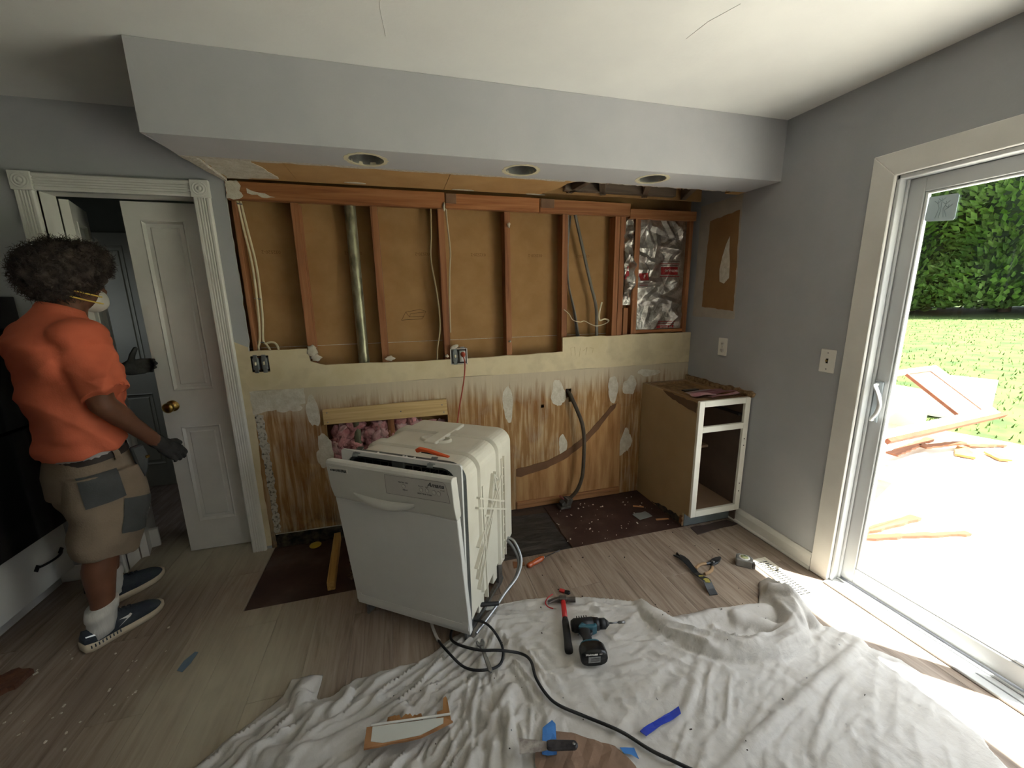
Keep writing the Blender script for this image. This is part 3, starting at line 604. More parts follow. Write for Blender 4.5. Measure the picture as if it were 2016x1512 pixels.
for (y0,y1,x0,x1,nm) in ((MID-.035,DY1-.014,.05,.085,'active'),(DY0+.014,MID+.035,.09,.122,'fixed')):
    b = MB(); b.box(x0,x1,y1-.062,y1,.03,1.986); b.box(x0,x1,y0,y0+.062,.03,1.986); b.box(x0,x1,y0+.062,y1-.062,1.925,1.986); b.box(x0,x1,y0+.062,y1-.062,.03,.115)
    xm = (x0+x1)/2
    for a0,a1,c0,c1 in ((y1-.072,y1-.062,.115,1.925),(y0+.062,y0+.072,.115,1.925),(y0+.072,y1-.072,1.915,1.925),(y0+.072,y1-.072,.115,.125)): b.box(xm-.012,xm+.012,a0,a1,c0,c1)
    at(SDO, b, 'sash', M['vinyl'], bevel=.003)
    at(SDO, MB().box(xm-.003,xm+.003,y0+.066,y1-.066,.119,1.921), 'glass_pane', M['glass'])
b = MB(); b.box(.042,.05,-1.275,-1.24,.90,1.10)
hn = at(SDO, b, 'handle', mat('handle_grey', s(168,176,182), None, rough=.3), bevel=.003)
pts = smooth_pts([(.045,-1.25,1.085),(.02,-1.256,1.08),(.005,-1.285,1.04),(.0,-1.298,1.0),(.005,-1.288,.955),(.02,-1.262,.918),(.045,-1.255,.912)], 5)
b = MB().tube(pts, .0085, 10); b.v = [tuple(Vector(p)-SDO.location) for p in b.v]; b.build('grip', mat('grip_white', s(214,216,216), None, rough=.3), parent=hn)
st = MB(); st.prism(blob(-1.352,1.853,.05,.052,4,0,0) and [(-1.302,1.81),(-1.305,1.90),(-1.395,1.895),(-1.402,1.888),(-1.402,1.80),(-1.396,1.793),(-1.31,1.803)], .0625, .0640, 'x')
so = at(SDO, st, 'window_sticker', mat('pale_blue_sticker', s(196,212,216), s(186,204,210), 8, rough=.5), fix=True); so['label'] = 'pale blue sticker with faint plant drawing'
b = MB()
for yy, zz in ((-1.35,1.875),(-1.365,1.86),(-1.338,1.868),(-1.375,1.845)):
    b.tube([(.062,yy*.999,1.81),(.062,(yy-1.352)/2,(1.81+zz)/2+.01),(.062,yy,zz)], .0009, 4)
    for a in (-.012,0,.012): b.tube([(.062,yy,zz),(.062,yy+a,zz+.012)], .0008, 4)
b.v = [tuple(Vector(p)-SDO.location) for p in b.v]; b.build('plant_drawing', mat('sticker_ink', s(140,160,168), None, rough=.6), parent=so)
t2 = empty('trim_2', (0,-2.03,0), label='wide white casing around the sliding door', cat='casing', kind='structure')
cw = .098
at(t2, MB().add([(-.018,DY1+.002,0),(-.018,DY1+.002,DTOP),(-.018,DY1+cw,DTOP+cw),(-.018,DY1+cw,0),(0,DY1+.002,0),(0,DY1+.002,DTOP),(0,DY1+cw,DTOP+cw),(0,DY1+cw,0)], [(0,3,2,1),(0,1,5,4),(1,2,6,5),(2,3,7,6),(3,0,4,7),(4,5,6,7)]), 'casing_leg', M['white'], fix=True, bevel=.003)
at(t2, MB().add([(-.018,DY1+.002,DTOP),(-.018,DY0,DTOP),(-.018,DY0-cw,DTOP+cw),(-.018,DY1+cw,DTOP+cw),(0,DY1+.002,DTOP),(0,DY0,DTOP),(0,DY0-cw,DTOP+cw),(0,DY1+cw,DTOP+cw)], [(0,3,2,1),(0,1,5,4),(1,2,6,5),(2,3,7,6),(3,0,4,7),(4,5,6,7)]), 'casing_head', M['white'], fix=True, bevel=.003)
at(t2, MB().box(-.018,0,DY0-cw,DY0,0,DTOP), 'casing_leg', M['white'], bevel=.003)

# ------------------------------------------------------------------ recessed cans in the soffit
canm = mat('can_metal', s(186,186,180), s(150,150,146), 12, rough=.28, metal=.8)
ringm = mat('cream_ring', s(214,206,176), s(200,192,164), 30, rough=.8)
for i, (cx, cy, r) in enumerate(holes):
    c = empty('recessed_can', (cx,cy,SB), label=('left most open light hole in the soffit with a coiled wire', 'middle open light hole in the soffit', 'open light hole in the soffit nearest the glass door')[i], cat='light housing', group='open recessed light housings in the soffit')
    MB().lathe([(r-.002,.003),(r-.003,.06),(r-.006,.13),(.03,.145),(0,.146)], 32).build('housing', canm, parent=c)
    b = MB(); n = 40; ri = [r-.001+random.uniform(-.002,.001) for _ in range(n)]; ro = [r+.016+random.uniform(-.004,.004) for _ in range(n)]
    v = [(ri[k]*math.cos(2*PI*k/n), ri[k]*math.sin(2*PI*k/n), -.0012) for k in range(n)]+[(ro[k]*math.cos(2*PI*k/n), ro[k]*math.sin(2*PI*k/n), -.0012) for k in range(n)]+[(ri[k]*math.cos(2*PI*k/n), ri[k]*math.sin(2*PI*k/n), .013) for k in range(n)]+[(ro[k]*math.cos(2*PI*k/n), ro[k]*math.sin(2*PI*k/n), .0) for k in range(n)]
    f = []
    for k in range(n): q = (k+1)%n; f += [(k,n+k,n+q,q),(k,q,2*n+q,2*n+k),(n+k,3*n+k,3*n+q,n+q)]
    b.add(v, f); b.build('bare_ring', ringm, parent=c)
    MB().lathe([(.022,.145),(.022,.10),(.018,.098),(0,.097)], 16).build('socket', M['white'], parent=c)
    wpts = smooth_pts([(.0,.0,.10),(.01,-.005,.075),(-.012,.012,.06),(.012,.016,.055),(.015,-.01,.07),(-.01,-.012,.05)], 6)
    MB().tube(wpts, .0035, 7).build('wire', M['white'], parent=c)

# ------------------------------------------------------------------ things in the wall cavity
# grey galvanised vent pipe
b = MB().tube([(-2.352,.055,1.12),(-2.352,.055,2.05)], .031, 20); b.tube([(-2.352,.055,1.145),(-2.352,.055,1.165)], .033, 20)
o = b.build('vent_pipe', mat('old_galvanised_pipe', s(128,126,104), s(168,164,138), 14, stretch=(1,1,.4), rough=.38, metal=.65, c3=s(104,100,80), bump=.15, bscale=40)); tag(o, 'old galvanised vent pipe standing between studs', 'pipe')
cream_c = mat('cream_cable', s(222,210,178), s(208,196,164), 20, rough=.5)
gray_c = mat('grey_cable', s(124,122,116), s(108,106,100), 20, rough=.5)
def cable(name, pts, r, m, label, cat='cable', group=None, flat=1.0, n=6, seg=8):
    o = MB().tube(smooth_pts(pts, n), r, seg, flat=flat).build(name, m); tag(o, label, cat, group); return o
cable('house_cable', [(-2.905,.06,2.045),(-2.89,.055,1.9),(-2.87,.05,1.7),(-2.875,.05,1.45),(-2.89,.05,1.30),(-2.875,.045,1.27),(-2.86,.04,1.24),(-2.862,.04,1.215)], .006, cream_c, 'cream cable running down the left end stud, inner of the pair', group='cream cables at the left stud')
cable('house_cable', [(-2.917,.05,2.045),(-2.905,.045,1.9),(-2.887,.04,1.7),(-2.892,.04,1.45),(-2.905,.04,1.30),(-2.915,.035,1.26),(-2.91,.03,1.22)], .006, cream_c, 'cream cable running down the left end stud, outer of the pair', group='cream cables at the left stud')
cable('house_cable', [(-2.878,.05,1.275),(-2.85,.04,1.283),(-2.825,.035,1.275),(-2.812,.03,1.245),(-2.815,.028,1.215)], .0065, cream_c, 'cream cable looping out above the double switch box', group='cream cables at the left stud')
for k, zz in enumerate((2.03,1.53,1.285)):
    o = MB().obox((-2.90+.02*(k == 0)*-.5+.015*(k == 1), .04, zz), .035, .006, .006, (0,.15,0)).build('cable_staple', M['steel']); tag(o, ('topmost', 'middle', 'lowest')[k]+' staple holding the cream cables on the left stud', 'staple', 'cable staples')
cable('house_cable', [(-1.895,.03,2.045),(-1.90,.03,1.9),(-1.91,.03,1.75),(-1.885,.03,1.55),(-1.875,.03,1.35),(-1.90,.03,1.2),(-1.905,.03,1.13)], .005, mat('thin_gray_cable', s(168,152,120), None, rough=.6), 'thin tan cable hanging left of the middle stud')
cable('house_cable', [(-1.805,.02,2.045),(-1.80,.02,1.95),(-1.79,.02,1.8),(-1.80,.02,1.68),(-1.808,.03,1.5),(-1.81,.045,1.3)], .005, mat('thin_gray_cable_b', s(176,164,138), None, rough=.6), 'thin pale cable looping right of the middle stud')
for k, (xa, xb, dy) in enumerate(((-.995,-.90,.05),(-.99,-.91,.065),(-.985,-.895,.08))):
    cable('house_cable', [(xa+.02*(k==2),dy,2.045),(xa,dy,1.8),(xa+.01,dy,1.6),((xa+xb)/2+.01,dy,1.42),(xb,dy,1.235)], .006, gray_c, 'grey cable sagging behind the white loose wire, '+('front one','middle one','rear one')[k], group='grey cables in the right bay')
cable('house_cable', [(-.955,.03,2.045),(-.90,.03,1.85),(-.83,.03,1.6),(-.785,.03,1.45),(-.775,.03,1.3),(-.77,.035,1.235)], .011, mat('dark_gray_cable', s(104,100,92), s(124,120,110), 10, rough=.45), 'thick grey cable slanting across the right bay')
cable('loose_wire', [(-1.045,-.012,1.43),(-1.01,-.02,1.40),(-.985,-.03,1.36),(-.94,-.045,1.345),(-.90,-.03,1.35),(-.86,-.04,1.33),(-.82,-.05,1.315),(-.76,-.05,1.325),(-.72,-.04,1.345),(-.745,-.03,1.36),(-.78,-.03,1.35),(-.79,-.03,1.37),(-.78,-.02,1.42),(-.765,-.02,1.475)], .006, cream_c, 'loose cream wire curling across the right stud bay', 'wire', flat=.5)
# foil faced insulation
def foil_mat():
    m, t, bs = newmat('crinkled_foil'); bs.inputs['Metallic'].default_value = .9; bs.inputs['Roughness'].default_value = .32
    v = _coord(t, 'Object', (1,1,1)); n = _noise(t, v, 9, 3, 1.5); n2 = _noise(t, v, 26, 4, .5)
    t.links.new(_ramp(t, n, [(.3, s(150,144,134)), (.6, s(206,202,196))]), bs.inputs['Base Color']); _bump(t, bs, n2, .35, .02); return m
foil = foil_mat(); redp = mat('red_print', s(150,34,40), s(168,48,52), 10, rough=.5); darkp = mat('print_gray', s(120,108,102), None, rough=.6)
def crinkle(x0, x1, z0, z1, y, amp, nx, nz, seed):
    R = np.random.default_rng(seed); X, Z = np.meshgrid(np.linspace(x0,x1,nx), np.linspace(z0,z1,nz)); Y = np.full_like(X, y)
    for _ in range(46):
        a = R.uniform(0,PI); px, pz = R.uniform(x0,x1), R.uniform(z0,z1); d = (X-px)*math.cos(a)+(Z-pz)*math.sin(a); l = -(X-px)*math.sin(a)+(Z-pz)*math.cos(a)
        Y -= amp*R.uniform(.3,1)*np.maximum(0,1-np.abs(d)/R.uniform(.02,.06))*np.exp(-(l/R.uniform(.04,.12))**2)
    b = MB(); v = [(X[j,i],Y[j,i],Z[j,i]) for j in range(nz) for i in range(nx)]
    b.add(v, [(j*nx+i,j*nx+i+1,(j+1)*nx+i+1,(j+1)*nx+i) for j in range(nz-1) for i in range(nx-1)]); return b, Y, (x0,x1,z0,z1,nx,nz)
I1 = empty('foil_insulation', (-.27,.05,1.27), label='crinkled silver foil faced insulation with red print', cat='insulation')
b, Yg, gi = crinkle(-.465,-.072,1.27,2.045,.042,.030,60,100,3); b.box(-.465,-.072,.07,.097,1.27,2.045); at(I1, b, 'foil_face', foil)
def yat(x, z): i = int((x-gi[0])/(gi[1]-gi[0])*(gi[4]-1)); j = int((z-gi[2])/(gi[3]-gi[2])*(gi[5]-1)); return Yg[max(0,min(gi[5]-1,j)),max(0,min(gi[4]-1,i))]
def label_on(x0, x1, z0, z1, m, name, off=.0015, nx=10, nz=5):
    b = MB(); v = []
    for j in range(nz):
        for i in range(nx): x = x0+(x1-x0)*i/(nx-1); z = z0+(z1-z0)*j/(nz-1); v.append((x, min(yat(x,z), yat(x+.005,z+.005), yat(x-.005,z-.005))-off, z))
    b.add(v, [(j*nx+i,j*nx+i+1,(j+1)*nx+i+1,(j+1)*nx+i) for j in range(nz-1) for i in range(nx-1)]); return at(I1, b, name, m)
label_on(-.275,-.125,1.66,1.715,redp,'red_label'); label_on(-.29,-.115,1.735,1.739,redp,'print_line'); label_on(-.29,-.115,1.645,1.649,redp,'print_line'); label_on(-.29,-.115,1.752,1.757,darkp,'print_line'); label_on(-.28,-.12,1.722,1.728,darkp,'print_line')
label_on(-.275,-.13,1.275,1.295,redp,'red_label'); label_on(-.28,-.125,1.305,1.309,redp,'print_line'); label_on(-.28,-.125,1.32,1.325,redp,'print_line')
label_on(-.452,-.405,1.62,1.67,redp,'red_label'); label_on(-.452,-.40,1.60,1.606,darkp,'print_line'); label_on(-.452,-.40,1.585,1.589,redp,'print_line')
wt = mat('label_white', s(214,206,200), None, rough=.6)
def up(z): return z
text('label_print', 'FIBERGLAS', .026, wt, I1, (-.20+.27, yat(-.2,1.69)-.05-.010, 1.687-1.27), (PI/2, PI, 0))
text('label_print', 'FIBERGLAS', .022, wt, I1, (-.20+.27, yat(-.2,1.285)-.05-.008, 1.285-1.27), (PI/2, PI, 0))
text('label_print', 'F', .035, wt, I1, (-.425+.27, yat(-.425,1.645)-.05-.008, 1.645-1.27), (PI/2, 0, 0))
b, Yg2, _g = crinkle(-.582,-.51,1.45,2.04,.05,.02,14,60,9); b.v = [(p[0]*1.0+ .012*math.sin(p[2]*9), p[1], p[2]) for p in b.v]; b.box(-.578,-.512,.075,.097,1.45,2.04)
o = b.build('foil_insulation', foil); tag(o, 'narrow silver foil strip squeezed between the right studs', 'insulation')
MB().prism([(-.03,0),(.02,.0),(.03,.05),(-.01,.09)], -.004,.004).build('red_label', redp, parent=o).location = (0,-.01,.18)
# fuzzy pink fibreglass behind the torn holes
def puff(name, x0, x1, z0, z1, seed, label, ymin=.03):
    R = random.Random(seed); pk = [mat('pink_fibre_a', s(176,104,108), s(206,150,150), 14, detail=6, rough=1, bump=.8, bscale=60, c3=s(120,64,70), lo=.3, hi=.7), mat('pale_pink_fibre', s(212,180,176), s(190,140,142), 14, rough=1, bump=.8, bscale=60)]
    b = MB()
    n = int((x1-x0)*(z1-z0)*520)
    for i in range(n):
        c = (R.uniform(x0,x1), R.uniform(ymin,.065), R.uniform(z0,z1)); rx, ry, rz = R.uniform(.02,.06), R.uniform(.016,.032), R.uniform(.015,.05); a = R.uniform(0,PI); ph = [R.uniform(0,6) for _ in range(6)]
        e = MB().ell((0,0,0), 1,1,1, 14, 10)
        for p in e.v:
            k = 1+.22*math.sin(4*p[0]+ph[0]+2*p[2])+.2*math.sin(5*p[1]+ph[1]+3*p[2])+.16*math.sin(9*p[2]+ph[2]+6*p[0])+.1*math.sin(14*p[0]+ph[3])
            q = (p[0]*k*rx, p[1]*k*ry, p[2]*k*rz); b.v.append((c[0]+q[0]*math.cos(a)-q[2]*math.sin(a), c[1]+q[1], c[2]+q[0]*math.sin(a)+q[2]*math.cos(a)))
        nv = len(b.v)-len(e.v); mi = 1 if R.random() < .25 else 0
        for f_ in e.f: b.f.append(tuple(j+nv for j in f_)); b.m.append(mi); b.sm.append(True)
    o = b.build(name, pk); tag(o, label, 'insulation', 'pink insulation in the torn wall'); return o
puff('pink_insulation', -2.58,-1.89,.48,.755,5,'pink fibreglass bulging out under the nailed pine board')
puff('pink_insulation', -2.56,-2.30,.02,.25,6,'pink fibreglass spilling from the hole near the floor', -.0)
b = MB().tube([(-2.43,.03,.45),(-2.43,.03,.78)], .022, 14); o = b.build('vent_pipe', mat('green_grey_pipe', s(96,98,78), s(120,120,96), 10, rough=.5, metal=.4)); tag(o, 'green grey pipe end showing among the pink insulation', 'pipe')
# pine board nailed over the hole
pb = empty('pine_board', (-2.235,-.012,.82), label='pale pine board nailed across the torn wall above the dishwasher', cat='board')
b = MB().prism([(-.375,-.045),(-.376,.05),(.37,.056),(.375,-.05)], -.0095, .0095); b.build('board', M['pine'], parent=pb, bevel=.002, fix=True).rotation_euler = (0,.0,0)
for xx, zz in ((-.35,-.03),(-.35,.03),(.34,.02),(.35,-.03),(.08,.0)): MB().lathe([(0,0),(.004,0),(.004,.003),(0,.003)], 8, 0, Matrix.Translation((xx,-.0095,zz)) @ Matrix.Rotation(PI/2,4,'X')).build('nail', M['steel'], parent=pb)
# electrical boxes
def device_box(name, x, z, w_, h_, label, cat, plug=False):
    e = empty(name, (x,-.002,z), label=label, cat=cat)
    b = MB(); b.box(-w_/2,w_/2,.065,.068,-h_/2,h_/2)
    for a0,a1,c0,c1 in ((-w_/2,-w_/2+.003,-h_/2,h_/2),(w_/2-.003,w_/2,-h_/2,h_/2),(-w_/2,w_/2,-h_/2,-h_/2+.003),(-w_/2,w_/2,h_/2-.003,h_/2)): b.box(a0,a1,.002,.068,c0,c1)
    b.build('box', M['dark'] if not plug else mat('box_grey', s(170,168,160), None, rough=.6), parent=e)
    for k, sx in enumerate((-1,1)):
        xx = sx*w_*.23
        if plug and sx == 1: continue
        b = MB(); b.box(xx-.011,xx+.011,-.004,-.002,-.052,.052); b.box(xx-.016,xx+.016,-.002,.028,-.033,.033)
        y = b.build('switch_yoke', M['galv'], parent=e, bevel=.001)
        MB().box(xx-.005,xx+.005,-.014,-.004,-.006,.013).build('toggle', mat('ivory_toggle', s(214,206,180), None, rough=.4), parent=y, bevel=.002)
    return e
device_box('switch_box', -2.907, 1.166, .094, .088, 'open double switch box without cover in the cream wall', 'switch')
ob = device_box('outlet_box', -1.768, 1.148, .105, .10, 'open box holding a switch and outlet with a red plug', 'outlet', True)
rc = MB(); rc.box(.006,.042,-.004,.024,-.035,.035); rc.lathe([(0,.007),(.017,.007),(.017,0)], 20, 0, Matrix.Translation((.024,0,-.018)) @ Matrix.Rotation(PI/2,4,'X')); rc.lathe([(0,.007),(.017,.007),(.017,0)], 20, 0, Matrix.Translation((.024,0,.018)) @ Matrix.Rotation(PI/2,4,'X'))
rc.build('receptacle', M['white'], parent=ob)
fm = MB()
for a0,a1,c0,c1 in ((-.055,-.051,-.05,.05),(.051,.055,-.05,.05),(-.055,.055,.047,.05),(-.055,.055,-.05,-.047)): fm.box(a0,a1,-.003,.001,c0,c1)
fm.build('box_rim', M['white'], parent=ob)
MB().box(.012,.036,-.003,.0,.05,.062).build('mounting_ear', M['galv'], parent=ob)
b = MB().ell((-.028,-.008,.063), .028,.012,.014, 12, 8); b.v = [(p[0], p[1], p[2]+.3*(p[0]+.028)) for p in b.v]; b.build('plaster_chunk', M['plaster'], parent=ob)
red = mat('red_cord', s(156,58,40), s(170,70,50), 20, rough=.45)
cd = empty('power_cord', (-1.744,-.01,1.165), label='red power cord plugged into the open outlet box and hanging down', cat='power cord')
b = MB(); b.lathe([(0,.0),(.015,.0),(.016,.012),(.012,.024),(.008,.034),(0,.036)], 14, 0, Matrix.Translation((0,.0,.0)) @ Matrix.Rotation(PI/2*1.25,4,'X')); b.build('plug', red, parent=cd)
pts = smooth_pts([(0,-.035,-.02),(.003,-.055,-.06),(-.005,-.06,-.14),(-.02,-.06,-.22),(-.045,-.06,-.34),(-.06,-.065,-.42),(-.075,-.075,-.48),(-.085,-.09,-.53)], 6)
MB().tube(pts, .0042, 8).build('cord', red, parent=cd)
# outlet and switch plates on the right wall
def plate_on(name, y, z, label, kind):
    e = empty(name, (0,y,z), label=label, cat='outlet' if kind == 'outlet' else 'switch')
    MB().box(-.007,0,-.039,.039,-.06,.06).build('cover_plate', mat('plate_white', s(226,224,216), None, rough=.35), parent=e, bevel=.003)
    dk = mat('slot_dark', s(60,54,46), None, rough=.7)
    if kind == 'outlet':
        for zz in (-.022,.022):
            o = MB().lathe([(0,.003),(.016,.003),(.017,0)], 20, 0, Matrix.Translation((-.007,0,zz)) @ Matrix.Rotation(-PI/2,4,'Y')).build('receptacle', M['white'], parent=e)
            b = MB(); b.box(-.0108,-.0100,-.007,-.0045,zz-.004,zz+.006); b.box(-.0108,-.0100,.0045,.007,zz-.004,zz+.006); b.box(-.0108,-.0100,-.0025,.0025,zz-.011,zz-.007); b.build('slot', dk, parent=o)
    else:
        o = MB().box(-.0085,-.006,-.005,.005,-.012,.012).build('toggle_slot', dk, parent=e)
        MB().box(-.016,-.007,-.0035,.0035,-.003,.007).build('toggle', M['brass'], parent=o, bevel=.001)
    for zz in (-.042,.042) if kind != 'outlet' else (0,): MB().lathe([(0,.0015),(.003,.0015),(.003,0)], 10, 0, Matrix.Translation((-.007,0,zz)) @ Matrix.Rotation(-PI/2,4,'Y')).build('screw', M['steel'], parent=e)
plate_on('wall_outlet', -.327, 1.163, 'white duplex outlet plate on the grey right wall', 'outlet')
plate_on('light_switch', -1.037, 1.168, 'white single switch plate beside the sliding door casing', 'switch')
# black range hose hanging from the hole with its bracket
hs_ = empty('black_hose', (-1.0,-.03,0), label='thick black hose hanging from a wall hole to a floor bracket', cat='hose')
pts = smooth_pts([(-.998,.03,.855),(-.995,-.02,.84),(-.985,-.05,.80),(-.955,-.07,.72),(-.92,-.08,.62),(-.905,-.08,.50),(-.905,-.08,.35),(-.915,-.08,.22),(-.95,-.075,.12),(-1.0,-.07,.065)], 6)
at(hs_, MB().tube(pts, .0135, 12), 'hose', mat('dusty_rubber_hose', s(58,50,42), s(84,74,60), 12, rough=.6))
b = MB(); b.obox((-1.03,-.08,.045), .06,.05,.06, (.2,.3,.4)); b.obox((-1.06,-.09,.02), .09,.06,.02, (.1,.1,.2)); b.obox((-1.075,-.10,.045), .03,.04,.05, (.3,-.4,.2))
at(hs_, b, 'bracket', mat('dirty_fitting', s(70,66,60), s(110,104,96), 30, rough=.6, metal=.5), bevel=.003)
at(hs_, MB().tube([(-1.05,-.075,.06),(-1.09,-.085,.10)], .007, 8), 'valve_handle', mat('rusty_red', s(120,56,44), None, rough=.6))
# ------------------------------------------------------------------ base cabinet in the corner
CX0, CX1 = -.397, -.012
cab = empty('base_cabinet', ((CX0+CX1)/2,-.3,-.002), label='stripped white base cabinet without door, drawer or top in the corner', cat='cabinet')
tan = mat('tan_cabinet_side', s(168,144,108), s(158,134,98), 3, rough=.7, bump=.05, bscale=60)
inb = mat('cabinet_inside', s(112,96,88), s(100,86,78), 5, rough=.6)
cwhite = mat('cabinet_white', s(232,232,224), s(224,224,216), 6, rough=.4)
at(cab, MB().prism([(-.004,0),(-.535,0),(-.535,.098),(-.59,.098),(-.59,.83),(-.40,.86),(-.2,.874),(-.004,.876)], CX0, CX0+.012, 'x'), 'side_panel', tan, fix=True)
at(cab, MB().box(CX1-.012,CX1,-.59,-.004,0,.876), 'side_panel', inb)
at(cab, MB().box(CX0+.012,CX1-.012,-.012,-.004,.1,.876), 'back_panel', inb)
at(cab, MB().box(CX0+.012,CX1-.012,-.588,-.012,.105,.122), 'bottom_panel', mat('cabinet_floor', s(150,126,104), s(138,114,94), 6, rough=.6))
at(cab, MB().box(CX0+.012,CX1-.012,-.30,-.012,.43,.446), 'half_shelf', mat('shelf_board', s(168,146,122), None, rough=.6))
ff = MB(); y0, y1 = -.61,-.59; fw = .038
ff.box(CX0,CX0+fw,y0,y1,.098,.876); ff.box(CX1-fw,CX1,y0,y1,.098,.876); ff.box(CX0+fw,CX1-fw,y0,y1,.838,.876); ff.box(CX0+fw,CX1-fw,y0,y1,.672,.71); ff.box(CX0+fw,CX1-fw,y0,y1,.098,.14)
at(cab, ff, 'face_frame', cwhite, bevel=.0015)
at(cab, MB().box(CX0+.012,CX1-.012,-.542,-.53,0,.1), 'toe_kick', mat('toe_kick_metal', s(150,162,168), s(120,130,134), 6, rough=.4, metal=.5))
at(cab, MB().prism(jag([(-.535,.0),(-.535,.06),(-.45,.05),(-.3,.035),(-.2,.01),(-.2,0)], .02, .008), CX0-.0015, CX0, 'x'), 'water_stain', mat('black_damp', s(40,40,42), s(84,76,64), 30, rough=.9), fix=True)
at(cab, MB().prism(jag([(-.54,.01),(-.54,.075),(-.515,.07),(-.51,.02)], .015, .006), CX0-.006, CX0+.003, 'x'), 'torn_veneer', mat('veneer_curl', s(128,92,64), None, rough=.8), fix=True)
pn = mat('top_rail_wood', s(132,104,74), s(154,124,90), 5, stretch=(10,1,10), rough=.7)
at(cab, MB().prism([(-.012,.84),(-.012,.876),(-.58,.876),(-.58,.85),(-.3,.835)], CX0+.014, CX0+.034, 'x'), 'top_rail', pn, fix=True)
at(cab, MB().box(CX1-.05,CX1-.012,-.58,-.012,.856,.876), 'top_rail', pn); at(cab, MB().box(CX0+.034,CX1-.05,-.05,-.012,.856,.876), 'top_rail', pn); at(cab, MB().box(CX0+.034,CX1-.05,-.588,-.52,.856,.872), 'corner_block', pn)
at(cab, MB().box(CX0+.02,CX1-.05,-.52,-.05,.852,.858), 'dust_panel', mat('chipped_panel', s(110,84,58), s(146,116,80), 30, detail=7, rough=.9, bump=.5, bscale=60))
at(cab, MB().prism(jag([(-.585,.80),(-.585,.86),(-.4,.868),(-.25,.872),(-.3,.85),(-.45,.82)], .03, .006), CX0-.003, CX0+.001, 'x'), 'torn_edge', mat('torn_dark_edge', s(84,64,46), None, rough=.9), fix=True)
at(cab, MB().box(CX1-.055,CX1-.02,-.58,-.02,.752,.762), 'drawer_slide', M['rubber'])
for zz in (.60,.555,.29,.235): at(cab, MB().lathe([(0,.0008),(.004,.0008),(.004,0)], 8, 0, Matrix.Translation((CX1-.02,y0,zz)) @ Matrix.Rotation(PI/2,4,'X')), 'hinge_hole', M['dark'])
# papers and blades on the cabinet top
pk = empty('wrapper_pile', (-.2,-.46,.875), label='pink and grey plastic blade wrappers heaped on the cabinet top', cat='wrappers')
def sheet(parent, name, cx, cy, z, w_, d_, rz, m, curl=.004, th=.0008, seed=0):
    R = random.Random(seed); n = 12; b = MB(); v = []; ph = R.uniform(0,6)
    for t in (0,th):
        for j in range(5):
            for i in range(n): u = i/(n-1)-.5; q = j/4-.5; v.append((u*w_, q*d_, t+curl*(math.sin(u*7+ph)+math.sin(q*5+u*3+ph)+2)))
    f = [(j*n+i,j*n+i+1,(j+1)*n+i+1,(j+1)*n+i) for j in range(4) for i in range(n-1)]; o_ = 5*n
    f2 = [(a+o_,d+o_,c+o_,b_+o_)[::1] for a,b_,c,d in f]; b.add(v, [(a,d,c,b_) for a,b_,c,d in f]+[(a+o_,b_+o_,c+o_,d+o_) for a,b_,c,d in f], 0, True)
    o = b.build(name, m, parent=parent, loc=None); o.location = (cx,cy,z); o.rotation_euler = (0,0,rz); return o
pink_w = mat('pink_wrapper', s(170,110,118), s(196,160,160), 14, rough=.3); gray_w = mat('gray_wrapper', s(120,112,114), s(150,140,142), 8, rough=.3); mar = mat('maroon_wrapper', s(112,54,66), s(150,96,104), 9, rough=.35)
sheet(pk, 'wrapper', -.02,.06,.004,.24,.05,.18,gray_w,.002,seed=1); sheet(pk,'wrapper',.0,.02,.010,.26,.045,.12,mar,.002,seed=2); sheet(pk,'wrapper',.06,-.03,.014,.24,.05,.1,mar,.003,seed=3); sheet(pk,'wrapper',-.10,-.05,.012,.16,.06,-.15,pink_w,.005,seed=4); sheet(pk,'wrapper',.04,-.09,.008,.26,.04,.12,pink_w,.003,seed=5)
o = MB().obox((-.25,-.34,.881), .12,.035,.008, (0,0,.05)).build('scraper_blade', M['black'], bevel=.002); tag(o, 'short black blade lying behind the wrappers on the cabinet', 'blade')

# ------------------------------------------------------------------ dishwasher, pulled out and turned, its door ajar
DW = empty('dishwasher', (-2.169,-.918,0), -.627, 'white dishwasher pulled out on the floor with its door ajar', 'dishwasher')
dwhite = mat('dishwasher_enamel', s(222,222,219), s(214,214,211), 3, rough=.35)
tubm = mat('cream_tub_plastic', s(222,218,204), s(212,206,190), 5, rough=.5, bump=.03, bscale=30)
gask = mat('dark_gasket', s(52,56,56), s(64,68,68), 10, rough=.5)
consm = mat('console_cream', s(212,210,202), s(206,204,196), 4, rough=.4)
def dw(b, name, m, **k): return b.build(name, m, parent=k.pop('parent', DW), **k)
def rrect(x0, x1, z0, z1, r, n=6, bl=True):
    pts = []
    for cx, cz, a0 in ((x1-r,z1-r,0),(x0+r,z1-r,PI/2)):
        for k in range(n+1): a = a0+PI/2*k/n; pts.append((cx+r*math.cos(a), cz+r*math.sin(a)))
    return pts+[(x0,z0),(x1,z0)]
# tub: an open shell, lower edge rising to the back
outer = rrect(-.29,.29,0,.842,.07,8); inner = rrect(-.278,.278,0,.83,.06,8)
def zb(y): return .11+(y-.05)/(.56-.05)*.12
b = MB(); ys = [.035,.12,.2,.3,.4,.5,.56]; n = len(outer)
R_ = []
for y in ys: R_.append([(p[0], y, max(p[1], zb(y))) for p in outer])
rb = [(p[0]*.97, .572, max(zb(.56)+.01, p[1]*.985)) for p in outer]; R_.append(rb)
v = [p for r in R_ for p in r]; f = []
for i in range(len(R_)-1):
    for k in range(n): f.append((i*n+k,(i+1)*n+k,(i+1)*n+(k+1)%n,i*n+(k+1)%n))
f.append(tuple((len(R_)-1)*n+k for k in range(n)))
b.add(v, f, 0, False)
Ri = [[(p[0], y, max(p[1], zb(y)+.012)) for p in inner] for y in (.035,.3,.548)]
v = [p for r in Ri for p in r]; f = []
